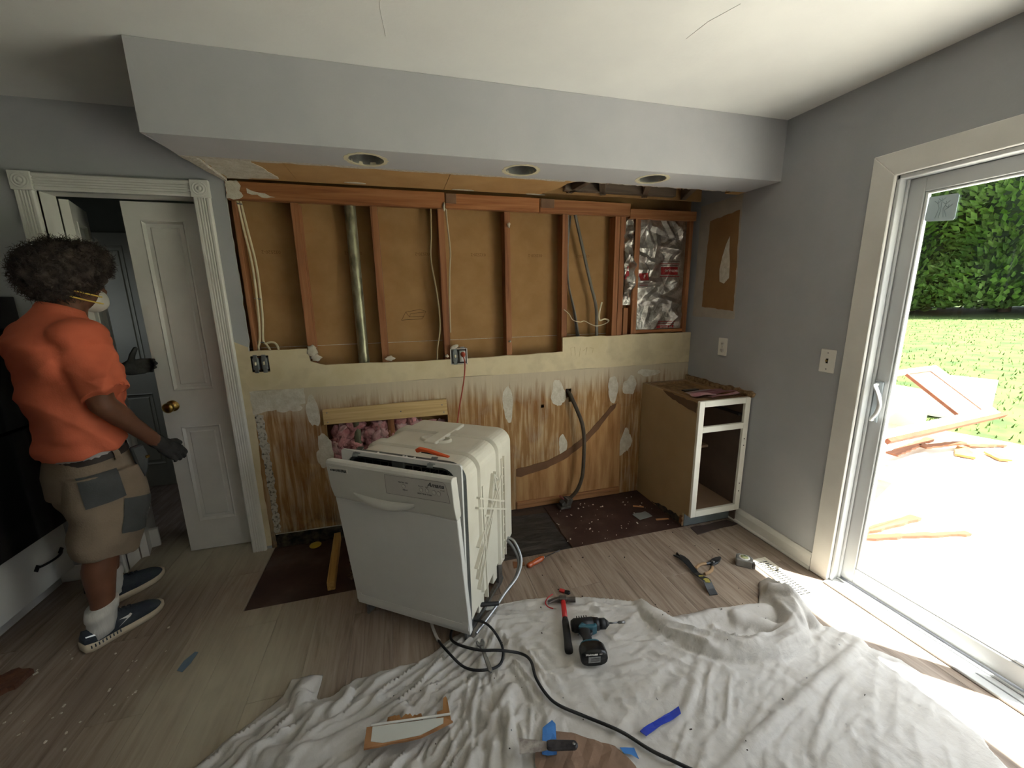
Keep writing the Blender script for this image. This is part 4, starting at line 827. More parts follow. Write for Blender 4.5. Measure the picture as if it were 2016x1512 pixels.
for i in range(2):
    for k in range(n): f.append((i*n+k,i*n+(k+1)%n,(i+1)*n+(k+1)%n,(i+1)*n+k))
f.append(tuple(2*n+n-1-k for k in range(n))); b.add(v, f, 1, False)
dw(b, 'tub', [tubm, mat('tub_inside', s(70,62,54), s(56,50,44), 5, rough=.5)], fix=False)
# raised bands over the top and down the sides
def band(y0, y1, h=.012):
    b = MB(); path = [(-.29-h,.3)]+[(p[0]*(1+h/.29) if abs(p[0]) > .2 else p[0], p[1]+h) for p in reversed(outer[:-2])]+[(.29+h,.17)]
    path[0] = (-.29-h, .17)
    rings = []
    inn = [(-.289,.17)]+[p for p in reversed(outer[:-2])]+[(.289,.17)]
    for (p, q) in zip(path, inn): rings.append([(p[0], y0+.008, p[1]),(p[0], y1-.008, p[1]),(q[0], y1, q[1]),(q[0], y0, q[1])])
    b.loft(rings, 0, False); return b
for y0, y1, zl in ((.15,.215,.17),(.36,.425,.2)): dw(band(y0, y1), 'band', tubm, fix=True)
# raised spine and oval dish on the lid
b = MB(); b.box(-.02,.045,.22,.52,.842,.858); dw(b, 'lid_spine', tubm, bevel=.004)
b = MB(); b.lathe([(.062,0),(.062,.010),(.056,.013),(.05,.008),(.048,.002),(0,.001)], 30, 0, Matrix.Translation((.01,.285,.842)) @ Matrix.Diagonal((1.35,.62,1,1)))
dw(b, 'lid_dish', tubm)
# lattice ribs on the right side
segs = [((.17,.70),(.19,.12)),((.115,.43),(.40,.66)),((.09,.34),(.36,.60)),((.10,.28),(.30,.64)),((.11,.22),(.27,.50)),((.135,.66),(.42,.50)),((.12,.62),(.45,.44)),((.19,.545),(.24,.52)),((.30,.70),(.34,.66)),((.26,.58),(.33,.70)),((.24,.50),(.30,.70)),((.33,.60),(.30,.70))]
for (a, c) in segs:
    a = Vector((.2915,a[0],a[1])); c = Vector((.2915,c[0],c[1])); d = (c-a); L = d.length; ang = math.atan2(d.z, d.y)
    Mx = Matrix.Translation((a+c)/2) @ Matrix.Rotation(ang,4,'X')
    dw(MB().box(-.003,.016,-L/2,L/2,-.004,.004,0,Mx), 'side_rib', tubm)
for yy in (.395,.43): dw(MB().box(.288,.308,yy-.004,yy+.004,.19,.74), 'side_rib', tubm)
for k in range(11): dw(MB().box(.288,.304,.395,.43,.23+k*.045,.235+k*.045), 'ladder_rung', tubm)
# front flange and gasket
b = MB(); fo = [(.298,.862),(-.298,.862),(-.298,.12),(.298,.12)]
def frame_ring(b, o_, i_, ya, yb, m=0):
    n = len(i_); 
    b.prism(o_, ya, yb, 'y', m)
oc = rrect(-.275,.275,.12,.835,.055,8)
def ring(outr, innr, ya, yb):
    """plate between two outlines of equal point count"""
    n = len(outr); v = [(p[0],ya,p[1]) for p in outr]+[(p[0],ya,p[1]) for p in innr]+[(p[0],yb,p[1]) for p in outr]+[(p[0],yb,p[1]) for p in innr]; f = []
    for k in range(n): q = (k+1)%n; f += [(k,q,n+q,n+k),(2*n+k,3*n+k,3*n+q,2*n+q),(k,2*n+k,2*n+q,q),(n+k,n+q,3*n+q,3*n+k)]
    return MB().add(v, f)
sq = rrect(-.298,.298,.10,.869,.012,8)
dw(ring(sq, [(p[0],max(p[1],.13)) for p in rrect(-.272,.272,.10,.848,.06,8)], -.008, .004), 'front_flange', dwhite, fix=True)
dw(ring(rrect(-.297,.297,.14,.862,.07,8), rrect(-.272,.272,.14,.838,.06,8), .004, .035), 'steel_band', mat('steel_band_grey', s(110,116,116), s(90,96,96), 20, rough=.35, metal=.6), fix=True)
dw(ring(rrect(-.2725,.2725,.14,.847,.062,8), rrect(-.262,.262,.14,.836,.056,8), .0, .03), 'gasket', gask, fix=True)
for k, (xx, zz) in enumerate(((-.12,.866),(.01,.866),(.025,.866),(.065,.866))): dw(MB().lathe([(0,.003),(.005,.003),(.005,0)], 8, 0, Matrix.Translation((xx,.02,zz-.004))), 'rivet', M['white'])
for xx in (-.21,.165):
    b = MB(); b.obox((xx,.006,.868), .028,.045,.003, (.35,0,.2)); b.obox((xx-.003,-.016,.856), .026,.02,.003, (.75,0,.2)); dw(b, 'mount_clip', M['galv'], bevel=.001)
b = MB(); b.box(-.03,.03,-.012,.0,.822,.848); dw(b, 'latch', gask, bevel=.003)
# upper rack seen through the gap
b = MB()
for k in range(12): x = -.24+k*.043; b.tube([(x,.07,.70),(x,.07,.80)], .0025, 6); b.tube([(x,.07,.70),(x,.5,.70)], .0025, 6)
for zz in (.70,.75,.80): b.tube([(-.25,.07,zz),(.25,.07,zz)], .0025, 6)
dw(b, 'dish_rack', mat('rack_gray', s(120,116,108), None, rough=.5))
# the door
dd = empty('door', (0,0,.074)); dd.parent = DW; dd.rotation_euler = (math.radians(6.4),0,0)
Wd = .3025
b = MB(); b.box(-Wd,Wd,0,.028,0,.592); dpan = b.build('door_panel', dwhite, parent=dd, bevel=.004, bseg=2)
prof = [(.03,.592),(.002,.592),(-.004,.605),(-.010,.64),(-.012,.66),(-.012,.77),(-.006,.780),(.004,.782),(.032,.772),(.036,.60)]
cons = MB().prism([(p[0], p[1]) for p in prof], -Wd, Wd, 'x').build('console', consm, parent=dd, bevel=.002, fix=True)
MB().box(-Wd+.012,Wd-.012,.028,.05,.03,.60).build('inner_liner', gask, parent=dd)
# handle scoop: a curved shadowed lip
pts_u = []; 
b = MB(); n = 17; v = []
for i in range(n):
    t = i/(n-1); x = -.18+.30*t; d = math.sin(PI*t); v += [(x,-.0135-.003*d,.648-.010*d),(x,-.0125-.026*d,.638-.030*d),(x,-.004-.004*d,.622-.040*d),(x,-.004,.640-.010*d)]
f = []
for i in range(n-1):
    for k in range(4): f.append((i*4+k,(i+1)*4+k,(i+1)*4+(k+1)%4,i*4+(k+1)%4))
b.add(v, f, 0, True); b.build('handle_lip', consm, parent=dd, fix=True)
# control panel inset, outline and printing
cpz = [(.022,.672),(.018,.765),(.285,.765),(.293,.755),(.300,.672)]
cpz = [(-.005,.675),(.0,.762),(.268,.768),(.276,.760),(.288,.680)]
cp = MB().prism([(p[0],p[1]) for p in cpz], -.0135, -.011).build('control_panel', mat('control_inset', s(200,196,190), s(194,190,184), 6, rough=.4), parent=dd, fix=True)
lb = MB()
for a, c in zip(cpz, cpz[1:]+cpz[:1]): lb.tube([(a[0],-.0137,a[1]),(c[0],-.0137,c[1])], .0008, 4)
inkd = mat('panel_ink', s(60,58,58), None, rough=.5); inkg = mat('panel_ink_grey', s(120,116,114), None, rough=.5)
lb.build('panel_outline', inkg, parent=dd)
text('logo', 'Amana', .026, inkd, dd, (.232,-.0138,.748), (PI/2,0,0), shear=.35, bold=.0006)
def btn(x, z, r): 
    q = MB(); Mx = Matrix.Translation((x,-.0137,z)) @ Matrix.Rotation(PI/2,4,'X') @ Matrix.Diagonal((.85,1,1,1)); q.lathe([(r,0),(r,.001),(r-.001,.0012),(r-.001,.0)], 20, 0, Mx); q.build('button_ring', inkg, parent=dd)
    q = MB(); q.lathe([(r-.001,.0006),(0,.0012)], 20, 0, Mx); q.build('button', consm, parent=dd)
for x, z, r in ((.085,.722,.0095),(.165,.719,.0095),(.192,.719,.0095),(.222,.716,.0105),(.243,.715,.0105)): btn(x, z, r)
for bd, x, z, sz in (('HEATED DRY',.085,.738,.008),('Normal',.165,.735,.007),('Light',.192,.735,.007),('START',.262,.730,.007),('DELAY',.090,.705,.008),('HIGH TEMP WASH',.178,.701,.008),('NSF',.222,.716,.006),('CUP',.243,.715,.006)): text('button_text', bd, sz, inkd if sz > .0075 else inkg, dd, (x,-.0140,z), (PI/2,0,0))
# vent slots at the left of the console
b = MB(); b.box(-.285,-.19,-.0132,-.011,.735,.756); vp = b.build('vent_plate', mat('vent_plate_c', s(220,216,206), None, rough=.4), parent=dd, bevel=.001)
for k in range(12): MB().box(-.281+k*.0072,-.281+k*.0072+.0048,-.0136,-.0130,.737+.001*(k%2),.746+.004*min(1,k/8)).build('vent_slot', M['black'], parent=vp)
# badge / tear at the lower right of the panel
b = MB().prism(blob(.235,.045,.024,.007,18,.3,3), -.0008, .0005); b.build('torn_badge', mat('badge_gray', s(96,90,86), s(176,172,166), 60, rough=.5), parent=dpan, fix=True)
# steel base frame, hinge, motor and tubes at the right
for (x0,x1,y0,y1,z0,z1) in ((.262,.276,.02,.07,0,.30),(-.276,-.262,.02,.07,0,.30),(.258,.274,.40,.45,0,.24),(-.274,-.258,.40,.45,0,.24)): dw(MB().box(x0,x1,y0,y1,z0,z1), 'frame_post', M['galv'], bevel=.001)
for (x0,x1,y0,y1,z0,z1) in ((-.274,-.255,.06,.46,.012,.035),(.255,.274,.06,.46,.012,.03),(-.26,.26,.43,.46,.012,.035)): dw(MB().box(x0,x1,y0,y1,z0,z1), 'base_rail', M['galv'], bevel=.001)
dw(MB().prism([(.06,.30),(.13,.16),(.12,.06),(.06,.02)], .262, .266, 'x'), 'side_bracket', M['galv'])
b = MB(); b.lathe([(0,-.05),(.034,-.05),(.036,-.02),(.036,.03),(.03,.045),(0,.045)], 18, 0, Matrix.Translation((.21,.06,.075)) @ Matrix.Rotation(PI/2,4,'Y')); b.ell((.2,.06,.145), .04,.035,.045, 14, 10); dw(b, 'motor', M['black'])
b = MB(); b.lathe([(0,-.012),(.032,-.012),(.034,0),(.032,.012),(0,.012)], 18, 0, Matrix.Translation((.235,.045,.17)) @ Matrix.Rotation(PI/2,4,'X')); dw(b, 'pump', M['white'])
for q in ((.20,.286,.42,.46,.15,.22),(.20,.286,.30,.35,.10,.18),(.20,.28,.14,.20,.06,.14)): dw(MB().box(*q), 'tub_foot', tubm, bevel=.003)
b = MB().tube(smooth_pts([(.28,.50,.24),(.33,.49,.235),(.38,.46,.16),(.38,.40,.10),(.35,.30,.07),(.33,.2,.05),(.30,.06,.03)], 6), .007, 8); dw(b, 'steel_tube', mat('tube_steel', s(170,172,176), None, rough=.3, metal=.8))
b = MB().tube(smooth_pts([(.27,.49,.23),(.31,.48,.225),(.365,.46,.15),(.37,.40,.09),(.345,.30,.06)], 6), .008, 8); dw(b, 'drain_hose', mat('gray_hose', s(120,122,122), None, rough=.5))
b = MB(); b.tube([(.225,.12,.105),(.345,.22,.07)], .010, 10); dw(b, 'hose_stub', M['rubber']); b = MB(); b.tube([(.21,.105,.11),(.255,.145,.097)], .013, 10); dw(b, 'hose_clamp', M['white'])
b = MB().tube(smooth_pts([(-.25,.56,.40),(-.27,.60,.55),(-.20,.66,.72),(-.05,.66,.80),(.05,.60,.80)], 6), .011, 10); 
b.v = [(p[0]-.02, p[1]-.01, p[2]-.02) for p in b.v]; dw(b, 'supply_hose', mat('beige_hose', s(196,180,164), s(186,170,152), 8, rough=.5))
# orange knife lying on the top edge
kn = empty('utility_knife', (-2.03,-.94,.868), -.70, 'orange plastic handle resting on the dishwasher front edge', 'knife')
b = MB().prism([(-.085,.012),(-.07,.022),(-.02,.020),(.08,.004),(.085,0),(.03,.0),(-.02,.008),(-.055,.006),(-.07,.0),(-.08,.0)], -.009, .009); b.build('handle', mat('orange_plastic', s(222,92,44), s(212,84,40), 20, rough=.4), parent=kn, bevel=.003, fix=True)
b = MB().prism([(-.055,.001),(-.05,.008),(.0,.006),(.02,.001)], -.006, .006); b.build('grip_inlay', M['black'], parent=kn, fix=True)

# ------------------------------------------------------------------ black oven unit over a white drawer at the far left
ov = empty('oven_cabinet', (-4.38,-.75,0), label='black built in oven unit above a white drawer at the left edge', cat='oven')
OX = -3.94
owhite = mat('drawer_white', s(214,214,210), s(204,204,202), 4, rough=.5)
at(ov, MB().box(-4.74,OX-.03,-1.45,-.02,.09,1.56), 'carcass', M['black'])
at(ov, MB().box(-4.70,OX-.09,-1.45,-.02,0,.09), 'toe_base', owhite)
dr = at(ov, MB().box(OX-.03,OX-.005,-.80,-.035,.10,.375), 'drawer', owhite, bevel=.004); at(ov, MB().box(OX-.03,OX-.005,-1.45,-.81,.10,.375), 'drawer', owhite, bevel=.004)
hp = smooth_pts([(OX,-.235,.235),(OX+.012,-.225,.237),(OX+.024,-.19,.238),(OX+.024,-.15,.238),(OX+.012,-.115,.237),(OX,-.105,.237)], 5)
b = MB().tube(hp, .006, 8); b.obox((OX-.003,-.245,.235), .004,.03,.022, (.78,0,0)); b.obox((OX-.003,-.095,.237), .004,.03,.022, (.78,0,0)); b.v = [tuple(Vector(p)-ov.location) for p in b.v]; b.build('drawer_pull', M['black'], parent=dr)
bg = mat('black_oven_glass', s(10,10,11), None, rough=.12, spec=.5)
at(ov, MB().box(OX-.03,OX+.035,-1.44,-.03,.385,.93), 'oven_door', bg, bevel=.004); at(ov, MB().box(OX-.03,OX+.035,-1.44,-.03,.94,1.40), 'oven_door', bg, bevel=.004); at(ov, MB().box(OX-.03,OX+.04,-1.44,-.03,1.41,1.555), 'control_strip', mat('oven_strip', s(40,40,42), None, rough=.4), bevel=.003)
# black shoe-box sized thing on the floor behind the leg
o = MB().prism([(-.05,0),(.05,0),(.04,.14),(-.04,.14)], -.04, .04).build('floor_box', M['black'], loc=None, fix=True); o.location = (-3.80,-.12,0); tag(o, 'small black box on the floor behind the man', 'box')

# ------------------------------------------------------------------ hall: grey bin behind the door leaf, white blocks
b = MB().lathe([(0,0),(.075,0),(.08,.02),(.082,.60),(.078,.61),(.07,.61),(.068,.03),(0,.03)], 26, 0, Matrix.Translation((-3.53,.42,0))); o = b.build('hall_bin', mat('bin_gray', s(92,92,84), s(82,82,76), 4, rough=.7)); tag(o, 'tall dusty grey cylinder bin standing in the hall behind the door leaf', 'bin')
for k, (x, y, h_) in enumerate(((-3.80,.13,.12),(-3.72,.25,.12))):
    o = MB().obox((x,y,h_/2), .05,.03,h_, (0,0,.4)).build('white_block', M['white'], bevel=.003); tag(o, ('white wooden block on the hall threshold behind the knee', 'white wooden block just inside the hall')[k], 'block', 'white blocks by the doorway')
# ------------------------------------------------------------------ person: local frame X = right hand side, Y = facing, Z = up
from mathutils.bvhtree import BVHTree
PE = empty('person', (-3.54,-.355,0), -.609, 'man in orange T-shirt and patched shorts pulling the narrow white door', 'person')
def remesh(b, vox, it=4, fac=.5):
    me = b.mesh('tmp', M['dark']); bm = bmesh.new(); bm.from_mesh(me); bmesh.ops.recalc_face_normals(bm, faces=bm.faces); bm.to_mesh(me); bm.free()
    o = bpy.data.objects.new('tmp', me); COL.objects.link(o)
    r = o.modifiers.new('r', 'REMESH'); r.mode = 'VOXEL'; r.voxel_size = vox; r.use_smooth_shade = True
    if it: sm = o.modifiers.new('s', 'SMOOTH'); sm.factor = fac; sm.iterations = it
    bpy.context.view_layer.update(); m2 = bpy.data.meshes.new_from_object(o.evaluated_get(bpy.context.evaluated_depsgraph_get())); bpy.data.objects.remove(o); return m2
def put(me, name, m, parent=None, disp=None, loc=(0,0,0)):
    me.name = name; me.materials.clear()
    for q in (m if isinstance(m, (list,tuple)) else [m]): me.materials.append(q)
    if disp:
        n = len(me.vertices); co = np.zeros(n*3); me.vertices.foreach_get('co', co); no = np.zeros(n*3); me.vertices.foreach_get('normal', no); co = co.reshape(-1,3); no = no.reshape(-1,3)
        co += no*disp(co, no)[:,None]; me.vertices.foreach_set('co', co.ravel()); me.update()
    me.polygons.foreach_set('use_smooth', [True]*len(me.polygons)); me.polygons.foreach_set('material_index', [0]*len(me.polygons))
    o = bpy.data.objects.new(name, me); COL.objects.link(o); o.parent = parent if parent is not None else PE; o.location = loc; return o
def ring(cx, cy, z, rx, ry, n=28, p=2.3, tilt=0):
    out = []
    for k in range(n):
        a = 2*PI*k/n; c, s_ = math.cos(a), math.sin(a); x = math.copysign(abs(c)**(2/p), c)*rx; y = math.copysign(abs(s_)**(2/p), s_)*ry
        out.append((cx+x, cy+y, z+tilt*y))
    return out
skin = mat('brown_skin', s(122,80,60), s(108,70,52), 9, rough=.55, bump=.05, bscale=80)
# ---- body, one continuous surface
b = MB()
b.ell((0,.055,1.615), .074,.092,.112, 20, 14); b.ell((0,.105,1.555), .052,.055,.062, 16, 10)           # skull, jaw
b.cap((0,.155,1.60), .011, (0,.172,1.568), .014); b.ell((0,.168,1.562), .019,.012,.010, 12, 8)               # nose
b.ell((.077,.045,1.598), .010,.022,.032, 12, 8); b.ell((-.077,.045,1.598), .010,.022,.032, 12, 8)            # ears
b.ell((0,.148,1.522), .026,.014,.007, 12, 6); b.ell((0,.15,1.51), .024,.013,.008, 12, 6)                     # lips
b.ell((.032,.138,1.632), .026,.012,.008, 12, 6); b.ell((-.032,.138,1.632), .026,.012,.008, 12, 6)            # brow
b.cap((0,.02,1.40), .062, (0,.05,1.56), .055)
b.loft([ring(0,-.02,.80,.135,.09), ring(0,-.015,.95,.14,.095), ring(0,0,1.15,.155,.105), ring(0,-.01,1.32,.18,.11), ring(0,-.01,1.41,.15,.085), ring(0,.0,1.45,.07,.06)])
b.cap((.165,-.015,1.39), .055, (.235,-.035,1.10), .046); b.cap((.235,-.035,1.10), .046, (.215,.03,1.02), .046); b.cap((.24,-.03,1.09), .045, (.20,.16,.845), .029)
b.cap((-.165,-.01,1.39), .055, (-.235,.06,1.12), .045); b.cap((-.235,.06,1.12), .044, (-.2,.28,1.177), .029)
for sx, hip, knee, ank in ((1,(.085,-.02,.84),(.13,-.085,.475),(.13,-.165,.09)), (-1,(-.085,.0,.84),(-.12,.05,.475),(-.15,-.005,.09))):
    b.cap((hip[0]*.85,hip[1],hip[2]-.06), .078, knee, .060); kx = Vector(knee); ax = Vector(ank); cm = kx.lerp(ax,.35)+Vector((0,-.018,0))
    b.cap(knee, .060, cm, .060); b.cap(cm, .060, kx.lerp(ax,.75), .043); b.cap(kx.lerp(ax,.75), .043, ank, .037)
    b.cap(ank, .034, (ank[0],ank[1]+.03,.06), .03)
body = put(remesh(b, .009, 5), 'body', skin)
for sx in (-1,1):
    e = MB().ell((0,0,0), .0125,.0125,.0125, 14, 10).build('eye', mat('eye_white', s(222,218,210), None, rough=.2), parent=body); e.location = (sx*.032,.134,1.612)
    MB().ell((0,.0095,-.002), .006,.005,.006, 12, 8).build('iris', mat('iris_dark', s(40,28,22), None, rough=.15), parent=e)
# ---- gloves
glove = mat('black_work_glove', s(46,46,46), s(58,58,57), 20, rough=.8, bump=.3, bscale=120)
def hand(wrist, fwd, up_, side, curls, thumb, name):
    """fwd: wrist to knuckles; up_: back of the hand; side: towards the thumb"""
    W = Vector(wrist); F = Vector(fwd).normalized(); S = Vector(side); S = (S-F*S.dot(F)).normalized(); U = Vector(up_); U = (U-F*U.dot(F)-S*U.dot(S)).normalized()
    P = lambda f, s_, u: W+F*f+S*s_+U*u
    b = MB(); b.cap(P(-.035,0,0), .034, P(.02,0,0), .031)
    b.cap(P(.02,.018,0), .022, P(.085,.026,0), .017); b.cap(P(.02,-.018,0), .022, P(.078,-.028,0), .015); b.cap(P(.03,0,.004), .022, P(.085,0,.004), .018)
    for k, (s_, L, r) in enumerate(((.030,.072,.0105),(.010,.080,.0108),(-.011,.074,.0104),(-.030,.058,.0096))):
        base = P(.088-.004*abs(k-1), s_, .002); a = curls[k]; d = F; pos = base
        for j, fr in enumerate((.45,.32,.25)):
            a1 = a*(j+.6); d2 = (F*math.cos(a1)-U*math.sin(a1)).normalized(); nx = pos+d2*L*fr; b.cap(pos, r*(1-.1*j), nx, r*(1-.1*(j+1))); pos = nx
    t0 = P(.03,.028,-.008); t1 = t0+(F*thumb[0]+S*thumb[1]-U*thumb[2]).normalized()*.042; t2 = t1+(F*thumb[3]+S*thumb[4]-U*thumb[5]).normalized()*.036
    b.cap(t0, .0155, t1, .0135); b.cap(t1, .0135, t2, .011)
    return put(remesh(b, .0045, 3), name, glove)
hand((.2,.165,.845), (.0,.62,-.72), (.9,.15,.1), (-.1,.7,.6), (.34,.38,.42,.46), (.75,.6,.35,.9,.2,.35), 'glove')
hand((-.2,.282,1.178), (.12,.97,.02), (-.55,.1,-.1), (0,.1,1), (.8,.85,.85,.85), (.35,.95,-.05,.5,.85,.05), 'glove')
# ---- T-shirt
orange = mat('orange_cotton', s(222,116,84), s(212,106,76), 4, rough=.85, bump=.15, bscale=150)
b = MB()
rings = [ring(0,-.035,.872,.186,.13,36,2.4,.14), ring(0,-.03,.90,.19,.138,36,2.4,.10), ring(0,-.02,1.0,.186,.142,36,2.4), ring(0,-.012,1.12,.19,.15,36,2.4), ring(0,-.018,1.25,.2,.158,36,2.4), ring(0,-.025,1.35,.205,.155,36,2.4), ring(0,-.02,1.42,.165,.125,36,2.3), ring(0,.0,1.465,.098,.085,36,2.1,-.25), ring(0,.012,1.49,.078,.072,36,2,-.4)]
b.loft(rings)
def frust(b, p, ra, q, rb, seg=26, fl=1.0):
    p = Vector(p); q = Vector(q); t = (q-p).normalized(); u = Vector((0,1,0)); u = (u-t*u.dot(t)).normalized(); w_ = t.cross(u)
    b.loft([[p+(q-p)*k+(u*math.cos(2*PI*j/seg)+w_*math.sin(2*PI*j/seg)*fl)*(ra+(rb-ra)*k) for j in range(seg)] for k in (0,.25,.5,.75,1)])
frust(b, (.10,-.02,1.40), .098, (.247,-.015,1.135), .088); b.ell((.155,-.02,1.375), .09,.105,.085, 18, 12)
frust(b, (-.10,-.02,1.40), .098, (-.245,.05,1.155), .085); b.ell((-.155,-.02,1.375), .09,.105,.085, 18, 12)
def shirt_disp(co, no):
    x, y, z = co.T
    rg = lambda a: 1-2*np.abs(np.sin(a*.5))
    d = .012*rg(36*(z*.75+y*.9)+5*x)*np.exp(-((z-1.08)/.18)**2)*(y < .12)
    d += .010*rg(48*(z*.55-y*.85)+2*np.sin(9*z))*np.exp(-((z-1.22)/.14)**2)*np.clip((x-.02)*8,0,1)
    d += .006*np.sin(70*(z*.9+y*.35)+3*x)*np.exp(-((z-.93)/.05)**2)
    d += .0045*np.sin(60*y+22*z+8*x)+.002*np.sin(95*z-40*x+20*y)
    return d*np.clip((1.44-z)*14,0,1)
shirt = put(remesh(b, .0075, 4), 't_shirt', orange, disp=shirt_disp)
b = MB(); b.loft([[Vector(p)+Vector((0,0,.0)) for p in ring(0,.008,1.482,.082,.076,36,2,-.4)],[Vector(p) for p in ring(0,.014,1.502,.074,.069,36,2,-.4)],[Vector(p) for p in ring(0,.014,1.502,.066,.061,36,2,-.4)],[Vector(p) for p in ring(0,.008,1.480,.070,.064,36,2,-.4)]], caps=False); b.build('collar', orange, parent=shirt)
b = MB(); b.loft([ring(0,-.025,.858,.168,.118,32,2.3,.16), ring(0,-.025,.90,.172,.12,32,2.3,.16)], caps=False); b.build('undershirt', mat('grey_undershirt', s(172,168,166), None, rough=.9), parent=shirt)
# ---- shorts
khaki = mat('khaki_canvas', s(142,126,108), s(130,114,96), 6, rough=.9, bump=.25, bscale=160)
b = MB()
b.loft([ring(0,-.02,.66,.185,.145,32,2.5), ring(0,-.025,.76,.182,.145,32,2.5), ring(0,-.02,.84,.165,.122,32,2.4), ring(0,-.02,.872,.16,.112,32,2.4,.1)])
for hip, mid, hem in (((.095,-.02,.78),(.118,-.035,.60),(.135,-.085,.405)), ((-.095,-.0,.78),(-.11,.02,.60),(-.125,.045,.415))):
    hip, mid, hem = Vector(hip), Vector(mid), Vector(hem)
    b.loft([ring(hip.x,hip.y,hip.z,.105,.14,28,2.3), ring(mid.x,mid.y,mid.z,.104,.142,28,2.4), ring(hem.x,hem.y+.005,(hem.z+mid.z)/2-.03,.1,.128,28,2.3), ring(hem.x,hem.y,hem.z,.094,.105,28,2.2,-.18)])
def shorts_disp(co, no):
    x, y, z = co.T
    return .006*np.sin(40*(z+.5*y)+3*np.sin(10*y))*np.exp(-((z-.55)/.09)**2)+.004*np.sin(60*z-30*y+9*x)*np.exp(-((z-.46)/.06)**2)+.003*np.sin(50*y+25*z)
shorts = put(remesh(b, .0075, 3), 'shorts', khaki, disp=shorts_disp)
bv = BVHTree.FromPolygons([v.co.copy() for v in shorts.data.vertices], [tuple(p.vertices) for p in shorts.data.polygons])
def decal(bvh, poly, name, m, parent, off=.004, d=(-1,0,0), n=10, th=.0, org=None):
    """bilinear patch of four corners given in (y,z), cast from the right side onto the cloth"""
    a, b_, c, e = [Vector((0,p[0],p[1])) for p in poly]; mb = MB(); v = []
    D = Vector(d).normalized()
    for j in range(n):
        for i in range(n):
            t, q = i/(n-1), j/(n-1); P = (a*(1-t)+b_*t)*(1-q)+(e*(1-t)+c*t)*q; P.x = .6; P = P-Vector((0,D.y,D.z))*(.45/abs(D.x))
            h = bvh.ray_cast(P, D); v.append(h[0]+h[1]*off*(1 if h[1].dot(D) < 0 else -1) if h[0] is not None else P+D*.45)
    mb.add(v, [(j*n+i,j*n+i+1,(j+1)*n+i+1,(j+1)*n+i) for j in range(n-1) for i in range(n-1)], 0, True); return mb.build(name, m, parent=parent)
dpat = mat('dark_grey_patch', s(70,72,72), s(80,82,82), 8, rough=.9, bump=.2, bscale=160)
decal(bv, [(-.135,.655),(.0,.665),(-.005,.79),(-.135,.785)], 'back_pocket', dpat, shorts, d=(-1,.25,0))
decal(bv, [(-.06,.505),(.05,.47),(.09,.62),(-.02,.655)], 'thigh_patch', dpat, shorts, d=(-1,.1,0))
belt = mat('dark_belt', s(62,52,46), s(54,46,42), 12, rough=.6)
b = MB(); b.loft([ring(0,-.021,.838,.171,.126,40,2.4,.11), ring(0,-.02,.870,.168,.120,40,2.4,.11)], caps=False); b.loft([ring(0,-.021,.838,.163,.118,40,2.4,.11), ring(0,-.02,.870,.16,.112,40,2.4,.11)], caps=False); bl = b.build('belt', belt, parent=shorts)
decal(bv, [(-.01,.82),(.012,.82),(.012,.872),(-.01,.872)], 'belt_loop', khaki, shorts, off=.014, n=4)
b = MB().prism([(.055,.86),(.105,.865),(.118,.80),(.10,.73),(.082,.70),(.068,.76)], .155, .182, 'x'); b.build('hip_sheath', dpat, parent=shorts, bevel=.006, fix=True)
b = MB().obox((.185,.108,.80), .006,.016,.014); b.build('sheath_snap', M['brass'], parent=shorts, bevel=.002)
